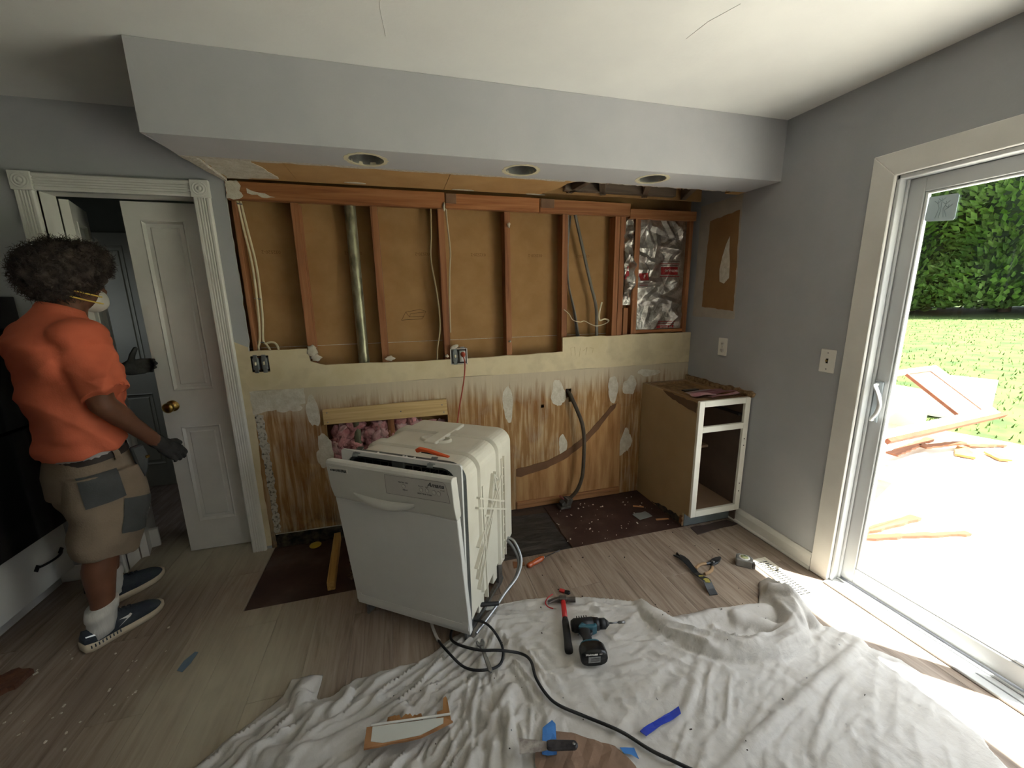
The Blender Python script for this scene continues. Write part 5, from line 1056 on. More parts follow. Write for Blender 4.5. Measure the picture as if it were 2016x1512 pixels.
# ---- socks and shoes
sock = mat('white_ribbed_sock', s(216,214,208), s(202,200,196), 30, stretch=(1,1,.1), rough=.95, bump=.4, bscale=90)
navy = mat('navy_shoe_knit', s(40,46,58), s(58,66,72), 16, rough=.8, bump=.3, bscale=160); solem = mat('cream_sole', s(206,194,172), s(190,176,152), 10, rough=.7)
silver = mat('silver_mark', s(206,208,208), None, rough=.3, metal=.4)
def shoe(heel, toe_ang, right, ank):
    """shoe along +Y from the heel"""
    e = empty('shoe_root'); bpy.data.objects.remove(e)
    L = .305; k = 1 if right else -1
    cs_, sn = math.cos(toe_ang), math.sin(toe_ang)
    def T_(p): return (heel[0]+p[0]*cs_-p[1]*sn, heel[1]+p[0]*sn+p[1]*cs_, p[2])
    wid = lambda t: (.034+.014*math.sin(min(1,t*1.25)*PI*.62)+.004*(t > .5))*(1 if t < .78 else math.sqrt(max(.02,1-((t-.78)/.23)**2)))*(.8+.2*min(1,t*9))
    off = lambda t: k*(-.008*math.sin(t*PI))
    ts = [0.0,.03,.08,.16,.28,.4,.52,.64,.76,.86,.93,.975,.998]
    b = MB(); R = []
    for t in ts:
        w_ = wid(t); z0 = .004+.016*max(0,(t-.72)/.28)**2+.010*max(0,(.08-t)/.08)**1.5; z1 = .040-.006*t+.012*max(0,(.15-t)/.15)+ .010*max(0,(t-.75)/.25)**2; c = off(t); y = t*L
        R.append([T_((c-w_*.96,y,z0)),T_((c-w_,y,(z0+z1)/2)),T_((c-w_*.97,y,z1)),T_((c+w_*.97,y,z1)),T_((c+w_,y,(z0+z1)/2)),T_((c+w_*.96,y,z0))])
    b.loft(R, 0, True); so_ = b.build('sole', solem, parent=PE, fix=True)
    b = MB(); R = []
    hts = lambda t: (.100+.02*(1-min(1,t/.05)) if t < .1 else .092+.016*math.sin((t-.1)/.3*PI) if t < .4 else .118-.048*((t-.4)/.5))
    for t in ts[:-1]+[.985]:
        w_ = wid(t)*.965; c = off(t); y = .004+t*(L-.012); zb_ = .034; zt = hts(t) if t > .001 else .085
        if t > .9: zt = .070-.25*(t-.9)
        n = 9; rr = []
        for j in range(n): a = PI*j/(n-1); rr.append(T_((c+w_*math.cos(a)*(1-.18*math.sin(a)**2), y, zb_+(zt-zb_)*math.sin(a)**.75)))
        R.append(rr)
    b.loft(R, 0, True); u = b.build('shoe', navy, parent=PE, fix=True); so_.parent = u
    for j in range(5):
        y = .105+j*.02; q = MB().tube([T_((off(.4)-.018,y,hts(y/L)-.004)),T_((off(.4),y+.003,hts(y/L)+.004)),T_((off(.4)+.018,y,hts(y/L)-.004))], .003, 6); q.build('lace', navy if j else silver, parent=u)
    bvh = BVHTree.FromPolygons([v.co.copy() for v in u.data.vertices], [tuple(p.vertices) for p in u.data.polygons])
    if right:
        def dec(poly, nm, m):
            v = []; D = Vector((-1,0,0)); D = Vector((-cs_,-sn,0))
            for (y,z) in poly:
                P = Vector(T_((.2,y,z))); h = bvh.ray_cast(P, D); v.append(h[0]-D*.0025 if h[0] is not None else P+D*.16)
            MB().add(v, [tuple(range(len(v)))]).build(nm, m, parent=u)
        dec([(.115,.050),(.165,.072),(.205,.088),(.16,.081),(.125,.082),(.152,.073)], 'side_mark', silver)
        dec([(.012,.085),(.04,.078),(.052,.076),(.052,.070),(.038,.072),(.012,.080)], 'heel_tab_mark', silver)
        for j in range(9): y = .02+j*.0125; q = MB().obox(T_((wid(y/L)*.99+off(y/L),y,.030)), .003,.004,.014, (0,0,toe_ang)); q.build('sole_notch', navy, parent=so_)
    # sock
    a = Vector(ank); q = MB(); base = Vector(T_((off(.2),.075,.05)))
    prev = []
    for (t, r) in ((0,.046),(.35,.047),(.62,.048),(.66,.053),(.8,.054),(1,.052)):
        c = base.lerp(a, t); prev.append([(c.x+r*math.cos(2*PI*j/20), c.y+r*1.15*math.sin(2*PI*j/20), c.z+.12*r*math.sin(2*PI*j/20)*2) for j in range(20)])
    q.loft(prev); q.build('sock', sock, parent=PE)
shoe((.128,-.245), -.05, True, (.132,-.15,.185))
shoe((-.148,-.075), -.02, False, (-.15,.005,.175))
# ---- dust mask, straps
mk = MB(); R = []
for t, r in ((0,.052),(.35,.048),(.65,.037),(.88,.02),(1,.004)):
    c = Vector((0,.128,1.53))+Vector((0,.86,-.5)).normalized()*.055*t; ax = Vector((0,.5,.86))
    R.append([c+Vector((1,0,0))*r*math.cos(2*PI*j/20)+ax*r*1.05*math.sin(2*PI*j/20) for j in range(20)])
mk.loft(R, 0, True, False); mk.loft([[p*1 for p in R[0]],[Vector(p)-Vector((0,.012,-.004)) for p in R[0]]], 0, True, False); mo = mk.build('dust_mask', mat('white_mask', s(206,202,194), s(194,190,182), 12, rough=.9), parent=PE)
yel = mat('yellow_elastic', s(226,196,96), None, rough=.6)
for zz, bz in ((1.545,1.575),(1.515,1.545)):
    for sx in (1,-1): MB().tube(smooth_pts([(sx*.050,.135,zz),(sx*.080,.07,(zz+bz)/2),(sx*.078,.01,bz+.005),(sx*.05,-.04,bz+.022),(0,-.062,bz+.028)], 6), .0032, 6).build('mask_strap', yel, parent=mo)
# ---- hair: big curly mop
hairm = mat('dark_curly_hair', s(52,44,40), s(74,62,56), 30, rough=.85, bump=.6, bscale=60)
b = MB(); b.ell((0,.055,1.665), .128,.138,.118, 24, 16); b.ell((0,.0,1.64), .118,.10,.115, 20, 14); b.ell((0,.125,1.70), .10,.085,.085, 18, 12); b.ell((0,-.01,1.59), .085,.075,.06, 16, 12)
hm = remesh(b, .009, 3)
def hair_disp(co, no):
    x, y, z = co.T
    return .008*np.sin(70*x+30*z)*np.sin(62*y+24*x)+.007*np.sin(85*z-40*y)*np.sin(66*x+30*y)+.004*np.sin(150*x+90*y+110*z)
hair = put(hm, 'hair', hairm, disp=hair_disp)
R = random.Random(11); b = MB(); vs = hair.data.vertices; nv = len(vs)
for i in range(2600):
    v = vs[R.randrange(nv)]; p = v.co.copy(); n_ = v.normal.copy()
    if p.y > .13 and p.z < 1.63: continue
    t = n_.orthogonal().normalized(); t.rotate(Matrix.Rotation(R.uniform(0,6.28),3,n_)); w_ = n_.cross(t); rr = R.uniform(.004,.009); L_ = R.uniform(.012,.032); ph = R.uniform(0,6)
    pts = [p+n_*(L_*k/5-.004)+(t*math.cos(ph+k*1.3)+w_*math.sin(ph+k*1.3))*rr for k in range(6)]
    b.tube(pts, [.0014,.0013,.0012,.001,.0008,.0005], 3, cap=False)
cu = b.build('curls', hairm, parent=hair); cu['kind'] = 'stuff'
# ------------------------------------------------------------------ outside: patio, lawn, hedge, demolition debris
GZ = -.15
b = MB(); b.box(.20,4.35,-9,-.0,GZ-.12,GZ); b.box(-1,.20,-9,-5.75,GZ-.12,GZ-.01); b.prism([(.20,0),(4.35,0),(3.6,2.2),(.20,2.2)], GZ-.12, GZ, 'z')  # strip behind the house is unseen, added to cut green bounce
o = b.build('patio', mat('pale_concrete', s(222,216,206), s(206,200,190), 5, detail=8, rough=.9, bump=.1, bscale=60, coord='World')); tag(o, 'pale concrete patio glaring in the sun', 'patio', kind='structure')
grassm = mat('lawn_green', s(38,58,16), s(60,80,28), 3, detail=8, rough=.9, coord='World', c3=s(78,86,40), lo=.3, hi=.7)
def gz(x, y): return GZ-.02+max(0, x-4.0)*.052
b = MB(); n = 24; v = []
xs_ = [.2,4.0]+[4.0+(i/ (n-2))**1.5*60 for i in range(1,n-1)]; ysn = [-40+i*4 for i in range(24)]
for x in xs_:
    for y in ysn: v.append((x,y,gz(x,y)))
m_ = len(ysn); b.add(v, [(i*m_+j,(i+1)*m_+j,(i+1)*m_+j+1,i*m_+j+1) for i in range(len(xs_)-1) for j in range(m_-1)], 0, True)
lawn = b.build('lawn', grassm, loc=(10,0,GZ-.1)); tag(lawn, 'sunny green lawn rising towards the hedge', 'lawn', kind='structure')
b = MB(); R = random.Random(4)
for i in range(9000):
    x = 3.7+R.random()**1.6*14; y = R.uniform(-3,9) if x < 9 else R.uniform(-2,14)
    if x < 4.36 and y < .1: continue
    if x < 4.35-.34*max(0,y) and y > 0 and x < 4.35: continue
    z = gz(x,y); h_ = R.uniform(.03,.07); a = R.uniform(0,6.28); w_ = R.uniform(.006,.014); dx, dy = math.cos(a)*w_, math.sin(a)*w_; lx, ly = R.uniform(-.03,.03), R.uniform(-.03,.03)
    b.add([(x-dx,y-dy,z),(x+dx,y+dy,z),(x+lx,y+ly,z+h_)], [(0,1,2)])
g_ = b.build('grass_blades', mat('grass_blade', s(66,92,30), s(86,102,44), 2, rough=.8, coord='World'), loc=(8,3,GZ)); tag(g_, 'short grass blades covering the sunny lawn', 'grass', kind='stuff')
# arborvitae hedge: one tree shape, copied
R = random.Random(21); b = MB()
leafm = mat('conifer_green', s(44,74,28), s(84,114,50), 1.2, detail=6, rough=.8, coord='World', c3=s(116,140,76), lo=.32, hi=.68)
HT = 9.5
for i in range(15000):
    z = HT*R.random()**1.15; rad = 2.1*(1-(z/HT)**2.2)**.6*R.uniform(.78,1.06)*(1+.18*math.sin(z*2.3+R.uniform(-.4,.4)))+.1; a = R.uniform(0,6.28)
    c = Vector((rad*math.cos(a), rad*math.sin(a), z+.25)); out = Vector((math.cos(a),math.sin(a),R.uniform(-.1,.75))).normalized(); sd = Vector((-math.sin(a),math.cos(a),R.uniform(-.7,.7))).normalized()
    L_ = R.uniform(.16,.42); w_ = R.uniform(.035,.085); up_ = out.cross(sd).normalized()
    b.add([c, c+out*L_*.5+sd*w_+up_*.03, c+out*L_+up_*R.uniform(-.06,.1), c+out*L_*.5-sd*w_-up_*.03], [(0,1,2,3)])
crown = b.mesh('foliage', leafm)
tk = MB().tube([(0,0,0),(0,0,4),(.1,0,9)], [.16,.12,.03], 10).mesh('trunk', mat('bark_brown', s(78,62,50), None, rough=.9))
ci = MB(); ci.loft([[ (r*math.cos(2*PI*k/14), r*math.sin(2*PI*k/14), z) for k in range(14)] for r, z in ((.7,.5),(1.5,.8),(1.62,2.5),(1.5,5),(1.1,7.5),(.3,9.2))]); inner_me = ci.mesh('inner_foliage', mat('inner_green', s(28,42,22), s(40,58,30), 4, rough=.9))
spots = []
for i in range(9): t = i/8; spots.append((17.5+9*t+R.uniform(-.6,.6), 13.5-13*t*1.15+R.uniform(-.4,.4), R.uniform(.9,1.12)))
for i, (x, y, k) in enumerate(spots):
    e = empty('hedge_tree', (x,y,gz(x,y)-.1), R.uniform(0,6), 'tall green conifer in the hedge beyond the lawn, number %s from the house side' % ('one','two','three','four','five','six','seven','eight','nine')[i], 'tree', 'conifers of the hedge')
    e['label'] = ('tall conifer at the %s of the hedge across the lawn' % ('far left end','left end, second in line','left side, third in line','left centre, fourth in line','middle, fifth in line','right centre, sixth in line','right side, seventh in line','right end, eighth in line','far right end')[i])
    e.scale = (k,k,k)
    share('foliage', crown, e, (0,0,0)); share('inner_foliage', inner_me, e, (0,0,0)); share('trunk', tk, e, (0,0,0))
b = MB(); b.prism([(17,22),(46,2),(48,5),(19,26)], 1.35, 1.42, 'z'); o = b.build('driveway', mat('driveway_pale', s(222,218,210), None, rough=.9)); tag(o, 'pale driveway glimpsed under the hedge', 'driveway', kind='structure')
# torn out cabinets on the patio
dwh = mat('debris_white', s(236,232,222), s(226,220,210), 4, rough=.5); dbr = wood('debris_wood', s(92,54,36), s(112,68,46), s(130,84,58), 'x', 2.); card = mat('cardboard_tan', s(170,116,62), s(150,98,50), 6, rough=.85)
def Mt(x, y, z, rz=0, ry=0, rx=0):
    from mathutils import Euler
    return Matrix.Translation((x,y,z)) @ Euler((rx,ry,rz)).to_matrix().to_4x4()
def debris(name, pieces, Mx, label, cat, group=None):
    e = empty(name, label=label, cat=cat, group=group); e.matrix_world = Mx
    for nm, q, m in pieces: MB().box(*q).build(nm, m, parent=e, bevel=.003)
    return e
def carcass(w_, d_, h_): return [('side_panel',(-w_,-w_+.02,-d_,d_,0,h_),dwh),('side_panel',(w_-.02,w_,-d_,d_,0,h_),dwh),('top_panel',(-w_+.02,w_-.02,-d_,d_,h_-.02,h_),dwh),('back_panel',(-w_+.02,w_-.02,d_-.02,d_,0,h_-.02),dwh),('base_panel',(-w_+.02,w_-.02,-d_,d_-.02,0,.02),dwh)]
debris('torn_out_cabinet', carcass(.55,.25,.52), Mt(3.3,.72,GZ,.10), 'white wall cabinet lying on the patio under the leaning frame', 'cabinet')
debris('torn_out_cabinet', carcass(.26,.24,.50), Mt(4.95,.78,gz(4.95,.78),.25), 'white cabinet box standing at the edge of the lawn', 'cabinet')
raw = mat('raw_wood_edge', s(92,50,32), s(110,64,42), 8, rough=.9)
X0, X1, HF = -1.07, 1.07, .77
ffp = [('stile',(X0,X0+.12,-.022,0,0,HF),dwh),('stile',(X1-.24,X1,-.022,0,0,HF),dwh),('stile',(.36,.40,-.022,0,.09,HF-.07),dwh),('rail',(X0+.12,X1-.24,-.022,0,HF-.07,HF),dwh),('rail',(X0+.12,X1-.24,-.022,0,0,.09),dwh),('infill_panel',(.40,X1-.24,-.014,-.006,.09,HF-.07),dwh),('raw_edge',(.345,.36,-.03,.004,.09,HF-.07),raw),('raw_edge',(X1-.255,X1-.238,-.027,-.02,.09,HF-.07),raw),('raw_edge',(.40,X1-.24,-.027,-.02,HF-.085,HF-.07),raw),('raw_edge',(X0,X1,-.05,.0,-.045,-.001),raw)]
debris('cabinet_frame', ffp, Mt(3.22,.02,GZ+.30,.094,0,-.943), 'white cabinet face frame with raw wood edges tilted on the debris pile', 'frame')
rs = random.Random(8)
for k, (x, y, L_, w_, rz, m, lab) in enumerate(((2.95,.12,.9,.10,.2,dbr,'long brown board under the tilted frame'),(3.3,.05,.55,.08,-.1,dbr,'brown board with torn end on the patio'),(3.45,-.05,.35,.14,.5,card,'tan cardboard flap in the middle of the debris'),(3.6,-.22,.22,.10,1.0,card,'small yellow cardboard scrap on the patio'),(2.7,.0,.7,.05,.12,dwh,'white strip lying at the front of the debris'),(3.9,.0,.4,.07,-.3,dbr,'dark wedge of wood beside the pile'))):
    z = GZ+.012+ (.06 if k < 2 else 0)
    o = MB().prism(jag([(-L_/2,-w_/2),(L_/2,-w_/2*.6),(L_/2,w_/2*.7),(-L_/2,w_/2)], .05, .01, rs), 0, .02, 'z').build('board_scrap' if k not in (2,3) else 'cardboard_scrap', m, loc=(0,0,0), fix=True); o.location = (x,y,z); o.rotation_euler = (0,0,rz); tag(o, lab, 'debris', 'demolition scraps on the patio')
cr = MB(); n = 14; v = []
for i in range(n):
    a = -.3+2.2*i/(n-1)
    for t in (0,1): v += [(t*.62-.3, .16*math.cos(a), .16*math.sin(a)*.8), (t*.62-.3, .155*math.cos(a), .155*math.sin(a)*.8)]
cr.add(v, [f for i in range(n-1) for f in ((i*4,i*4+4,i*4+6,i*4+2),(i*4+1,i*4+3,i*4+7,i*4+5))], 0, True)
o = cr.build('cardboard_sheet', card, loc=(0,0,-.02)); o.location = (1.25,-.60,GZ+.03); o.rotation_euler = (0,0,.35); tag(o, 'curled tan cardboard sheet lying close to the door', 'cardboard')
o = MB().prism(jag([(-.35,-.02),(.35,-.03),(.33,.03),(-.35,.02)], .05, .008, rs), 0, .025, 'z').build('board_scrap', dbr, loc=(0,0,0), fix=True); o.location = (1.15,-.78,GZ); o.rotation_euler = (0,0,.05); tag(o, 'splintered brown stick beside the curled cardboard', 'debris', 'demolition scraps on the patio')
o = MB().prism(jag([(-.4,-.02),(.4,-.02),(.4,.02),(-.4,.03)], .05, .008, rs), 0, .02, 'z').build('board_scrap', dbr, loc=(0,0,0), fix=True); o.location = (1.2,-.92,GZ); o.rotation_euler = (0,0,-.22); tag(o, 'grey brown splintered stick nearest to the sliding door', 'debris', 'demolition scraps on the patio')
# white strip and vent on the house floor by the door
# ------------------------------------------------------------------ canvas drop cloth: a buckled sheet relaxed on the floor
OUT = [(-3.0,-1.45),(-2.884,-1.289),(-2.824,-1.23),(-2.747,-1.172),(-2.664,-1.095),(-2.651,-1.032),(-2.531,-1.044),(-2.54,-1.155),(-2.487,-1.16),(-2.401,-1.106),(-2.25,-1.10),(-2.116,-1.093),(-2.021,-1.026),(-1.95,-1.0),(-1.86,-.96),(-1.764,-.882),(-1.6,-.885),(-1.44,-.918),(-1.201,-1.005),(-1.088,-1.056),(-1.042,-1.052),(-1.02,-1.12),(-.968,-1.20),(-.774,-1.21),(-.60,-1.245),(-.50,-1.24),(-.43,-1.18),(-.385,-1.13),(-.335,-1.13),(-.325,-1.18),(-.335,-1.33),(-.35,-1.43),(-.229,-1.505),(-.262,-1.58),(-.207,-1.655),(-.199,-1.757),(-.223,-1.875),(-.321,-1.987),(-.36,-2.1),(-.45,-2.4),(-3.0,-2.4)]
def make_cloth():
    h = .0085; x0, x1, y0, y1 = -3.0,-.19,-2.4,-.87
    nx, ny = int((x1-x0)/h)+1, int((y1-y0)/h)+1
    X, Y = np.meshgrid(np.linspace(x0,x1,nx), np.linspace(y0,y1,ny)); Rg = np.random.default_rng(12)
    def g(cx, cy, rx, ry): return np.exp(-((X-cx)/rx)**2-((Y-cy)/ry)**2)
    def vnoise(sc_, seed):
        r = np.random.default_rng(seed); m = int(4/sc_)+3; q = r.uniform(-1,1,(m,m)); u = (X+3.1)/sc_; v = (Y+2.5)/sc_; i = np.floor(u).astype(int); j = np.floor(v).astype(int); fu = u-i; fv = v-j; fu = fu*fu*(3-2*fu); fv = fv*fv*(3-2*fv)
        return (q[j,i]*(1-fu)+q[j,i+1]*fu)*(1-fv)+(q[j+1,i]*(1-fu)+q[j+1,i+1]*fu)*fv
    # compression: strength and direction (angle of the compressed direction)
    A = .07+.05*vnoise(.25,1); TH = 1.2+1.6*vnoise(.45,2)
    def zone(w_, c, ang):
        nonlocal A, TH
        A = A*(1-w_)+c*w_; TH = TH*(1-w_)+ang*w_
    fd = lambda dx, dy: math.atan2(dx, -dy)                       # perpendicular of a fold direction
    zone(np.clip(1.25*g(-2.12,-1.19,.38,.20),0,1), .55, fd(.65,.36)); zone(np.clip(1.2*g(-1.86,-1.10,.14,.16),0,1), .75, fd(.35,.5))
    zone(np.clip(1.2*g(-1.9,-1.45,.16,.22),0,1), .6, fd(.15,.9)); zone(np.clip(1.2*g(-2.2,-1.50,.35,.12),0,1), .5, fd(.5,.6)); zone(np.clip(1.1*g(-1.70,-1.30,.12,.16),0,1), .4, fd(.3,-.8))
    zone(np.clip(1.1*g(-2.65,-1.28,.22,.16),0,1), .4, fd(.6,.5)); zone(np.clip(1.0*g(-1.35,-1.0,.4,.08),0,1), .38, fd(1,-.25)); zone(np.clip(1.0*g(-1.4,-1.3,.3,.15),0,1), .22, fd(1,-.1))
    zone(np.clip(1.1*g(-.75,-1.70,.45,.16),0,1), .17, fd(.65,.2)); zone(np.clip(1.0*g(-1.1,-1.55,.35,.12),0,1), .15, fd(.35,.3)); zone(np.clip(1.0*g(-.5,-1.95,.3,.2),0,1), .06, fd(.6,.3))
    A = np.clip(A*.22, .01, .12)
    def aniso(dx, dy, lam, seed, el=7.):
        """crests running along (dx,dy), spaced lam apart"""
        L_ = math.hypot(dx,dy); dx, dy = dx/L_, dy/L_; u = -dy*X+dx*Y; v = dx*X+dy*Y
        u = u+.35*lam*vnoise(.16,seed+50)+.5*lam*vnoise(.3,seed+70); r = np.random.default_rng(seed); q = r.uniform(-1,1,(900,120)); a = u/lam+420; c = v/(lam*el)+60
        i = np.floor(a).astype(int) % 899; j = np.floor(c).astype(int) % 119; fa = a-np.floor(a); fc = c-np.floor(c); fa = fa*fa*(3-2*fa); fc = fc*fc*(3-2*fc)
        n_ = (q[i,j]*(1-fa)+q[i+1,j]*fa)*(1-fc)+(q[i,j+1]*(1-fa)+q[i+1,j+1]*fa)*fc
        return np.clip(1-np.abs(n_)*1.9,0,1)**1.3
    Z = .004+.009*aniso(.6,.3,.06,31)+.006*aniso(.2,-.8,.05,32)+.004*aniso(.8,-.3,.035,46)
    for (w_, am, lam, d, sd_) in ((g(-2.12,-1.19,.36,.17),.026,.030,(.65,.36),33),(g(-1.87,-1.09,.13,.15),.026,.026,(.35,.5),34),(g(-1.9,-1.46,.16,.20),.030,.038,(.15,.9),35),(g(-2.2,-1.52,.35,.11),.026,.036,(.5,.6),36),(g(-1.70,-1.30,.11,.15),.018,.036,(.3,-.8),37),
        (g(-2.65,-1.30,.24,.15),.028,.042,(.6,.5),38),(g(-1.35,-1.0,.40,.07),.016,.026,(1,-.25),39),(g(-1.4,-1.33,.3,.12),.011,.042,(1,-.15),40),(g(-.75,-1.72,.5,.16),.012,.060,(.65,.2),41),(g(-1.1,-1.58,.3,.12),.010,.045,(.35,.3),42),(g(-.5,-1.98,.35,.2),.006,.08,(.6,.3),43),(g(-.75,-1.35,.3,.08),.014,.035,(1,.1),44),(g(-1.2,-1.9,.5,.2),.012,.06,(.5,.4),45)):
        Z = Z*(1-.6*w_)+1.7*am*w_*(.75*aniso(d[0],d[1],lam,sd_)+.35*aniso(d[0],d[1],lam*.55,sd_+20,5.))
    def ridge(pts, hh, ww):
        nonlocal Z
        P = smooth_pts([(p[0],p[1],0) for p in pts], 6); H_ = np.interp(np.linspace(0,1,len(P)), np.linspace(0,1,len(hh)), hh); best = np.zeros_like(X)
        for i in range(len(P)-1):
            a, b = P[i], P[i+1]; dx, dy = b.x-a.x, b.y-a.y; L2 = dx*dx+dy*dy+1e-9; t = np.clip(((X-a.x)*dx+(Y-a.y)*dy)/L2,0,1); d = np.hypot(X-a.x-t*dx, Y-a.y-t*dy)
            best = np.maximum(best, H_[i]*np.clip(1-(d/ww)**2,0,1)**.6)
        Z = np.maximum(Z, best+.4*Z)
    # the thrown-up roll near the glass door
    ridge([(-1.052,-1.077),(-1.046,-1.19),(-.985,-1.31),(-.88,-1.41),(-.69,-1.47),(-.53,-1.45),(-.45,-1.37),(-.40,-1.26),(-.36,-1.17)], (.03,.048,.055,.055,.062,.075,.088,.088,.045), .058)
    rl = g(-.88,-1.36,.22,.12); rr = g(-.60,-1.44,.16,.09); r3 = g(-.41,-1.29,.09,.15)
    Z = Z+rl*.026*(aniso(.65,-.6,.030,61,6.)-.35)+rr*.028*(aniso(1,-.05,.030,62,6.)-.35)+r3*.034*(aniso(.35,1,.032,63,5.)-.35)
    Z = np.maximum(Z, .004)
    ridge([(-.98,-1.225),(-.80,-1.235),(-.62,-1.275),(-.52,-1.30)], (.025,.04,.05,.03), .06); ridge([(-.70,-1.30),(-.62,-1.36),(-.56,-1.42)], (.05,.05,.04), .04)
    ridge([(-.43,-1.21),(-.39,-1.30),(-.37,-1.40)], (.05,.09,.06), .05); ridge([(-.46,-1.23),(-.44,-1.33),(-.47,-1.43)], (.02,.06,.06), .035)
    ridge([(-1.80,-.895),(-1.5,-.91),(-1.25,-.985),(-1.08,-1.05)], (.008,.02,.024,.02), .030); ridge([(-1.30,-1.0),(-1.15,-1.09),(-1.05,-1.11)], (.012,.02,.02), .02)
    ridge([(-1.62,-1.09),(-1.50,-1.21),(-1.38,-1.36),(-1.24,-1.37)], (.012,.02,.018,.012), .022)
    ridge([(-1.82,-1.34),(-1.85,-1.42),(-1.86,-1.55),(-1.88,-1.7)], (.02,.045,.035,.02), .03); ridge([(-1.98,-1.36),(-1.9,-1.42),(-1.80,-1.33)], (.02,.035,.025), .028)
    ridge([(-2.58,-1.05),(-2.60,-1.13),(-2.56,-1.20),(-2.48,-1.22)], (.02,.045,.035,.03), .04); ridge([(-2.44,-1.14),(-2.42,-1.19),(-2.47,-1.24)], (.03,.045,.025), .025)
    ridge([(-2.30,-1.28),(-2.22,-1.30),(-2.20,-1.35)], (.02,.04,.02), .03); ridge([(-2.80,-1.24),(-2.66,-1.33),(-2.5,-1.36),(-2.38,-1.33)], (.02,.04,.035,.02), .04)
    for a in range(5): ridge([(-2.46+.05*a,-1.30+.005*a),(-2.28+.05*a,-1.225-.01*a),(-2.08+.045*a,-1.13-.012*a),(-1.95+.03*a,-1.04-.016*a)], (.006,.022,.028,.022), .014)
    ridge([(-.27,-1.56),(-.6,-1.64),(-.95,-1.72),(-1.18,-1.78)], (.015,.03,.028,.012), .028); ridge([(-.36,-1.62),(-.62,-1.70),(-.9,-1.83)], (.008,.02,.012), .02); ridge([(-1.0,-1.42),(-1.15,-1.55),(-1.32,-1.64)], (.01,.018,.01), .022)
    flat = np.clip(1.3*g(-1.40,-1.29,.09,.08)+1.3*g(-1.47,-1.1,.06,.16)+g(-1.38,-1.165,.14,.04)+g(-1.32,-1.60,.12,.04)+1.2*g(-1.72,-1.62,.20,.08)+1.2*g(-2.2,-1.41,.16,.03),0,1)
    Z = Z*(1-flat)+.008*flat; A = A*(1-.8*flat)
    P = np.stack([X,Y,Z],-1); P0 = P.copy()
    CX, SX = np.cos(TH), np.sin(TH)
    def rest(di, dj, k=1.0):
        a = P0[max(0,-di):ny-max(0,di), max(0,-dj):nx-max(0,dj)] if False else None
        i0, i1 = (0, ny-di) ; 
        j0, j1 = (0, nx-dj) if dj >= 0 else (-dj, nx)
        p = P0[i0:i1, j0:j1]; q = P0[i0+di:i1+di, j0+dj:j1+dj]; e = q-p; L = np.linalg.norm(e,axis=-1); pl_ = np.hypot(e[...,0],e[...,1])+1e-9
        c = A[i0:i1,j0:j1]; cs = (e[...,0]*CX[i0:i1,j0:j1]+e[...,1]*SX[i0:i1,j0:j1])/pl_
        return L*np.sqrt(1+(2*c+c*c)*cs*cs)*k, (i0,i1,j0,j1)
    cons = []
    for di, dj, st, kind in ((0,1,1.,'s'),(1,0,1.,'s'),(1,1,.55,'s'),(1,-1,.55,'s'),(0,3,.04,'b'),(3,0,.04,'b')):
        R_, (i0,i1,j0,j1) = rest(di, dj); cons.append((di,dj,st,kind,R_*(1 if kind == 's' else .95),i0,i1,j0,j1))
    def solve(c, par):
        di,dj,st,kind,R_,i0,i1,j0,j1 = c
        if di: sl = (slice(par,None,2*di if di < 3 else 6), slice(None)); 
        else: sl = (slice(None), slice(par,None,2*dj if dj < 3 else 6))
        a = P[i0:i1,j0:j1][sl]; b = P[i0+di:i1+di,j0+dj:j1+dj][sl]; e = b-a; L = np.linalg.norm(e,axis=-1)+1e-9; d = (L-R_[sl])/L*.5*st
        if kind == 'b': d = np.minimum(d,0)
        e = e*d[...,None]; a += e; b -= e
    for it in range(45):
        P[...,2] -= .00008
        for c in cons:
            rngp = range(2) if c[3] == 's' else range(6)
            if c[3] == 'b' and it % 2: continue
            for par in rngp: solve(c, par)
        P[...,:2] += (P0[...,:2]-P[...,:2])*.03
        P[...,2] = np.maximum(P[...,2], .0035)
    # settle the outer hem
    poly = np.array(jag(OUT, .05, .005, random.Random(3))); inside = np.zeros(X.shape,bool); dist = np.full(X.shape, 9.)
    n = len(poly)
    for i in range(n):
        ax, ay = poly[i]; bx, by = poly[(i+1)%n]
        cond = ((ay > Y) != (by > Y)) & (X < (bx-ax)*(Y-ay)/((by-ay) if abs(by-ay) > 1e-12 else 1e-12)+ax); inside ^= cond
        dx, dy = bx-ax, by-ay; t = np.clip(((X-ax)*dx+(Y-ay)*dy)/(dx*dx+dy*dy+1e-12),0,1); d = np.hypot(X-ax-t*dx, Y-ay-t*dy); dist = np.minimum(dist, d)
    k = np.clip(dist/.03,0,1); P[...,2] = .0035+(P[...,2]-.0035)*(.35+.65*k)
    # vertices just outside are pulled onto the outline so that the hem is clean
    out = (~inside) & (dist < h*1.1)
    for i, j in zip(*np.nonzero(out)):
        best = None
        for q in range(n):
            ax, ay = poly[q]; bx, by = poly[(q+1)%n]; dx, dy = bx-ax, by-ay; t = min(1,max(0,((X[i,j]-ax)*dx+(Y[i,j]-ay)*dy)/(dx*dx+dy*dy+1e-12))); px, py = ax+t*dx, ay+t*dy; dd_ = (X[i,j]-px)**2+(Y[i,j]-py)**2
            if best is None or dd_ < best[0]: best = (dd_, px, py)
        P[i,j,0] = best[1]; P[i,j,1] = best[2]; P[i,j,2] = min(P[i,j,2], .006)
    ok = inside | out
    return P, ok, inside, (x0,y0,h,nx,ny,x1,y1)
CP, COK, CIN, (cx0,cy0,chh,cnx,cny,cx1,cy1) = make_cloth()
idx = -np.ones((cny,cnx),int); vv = []
for i in range(cny):
    for j in range(cnx):
        if COK[i,j]: idx[i,j] = len(vv); vv.append(tuple(CP[i,j]))
ff_ = []
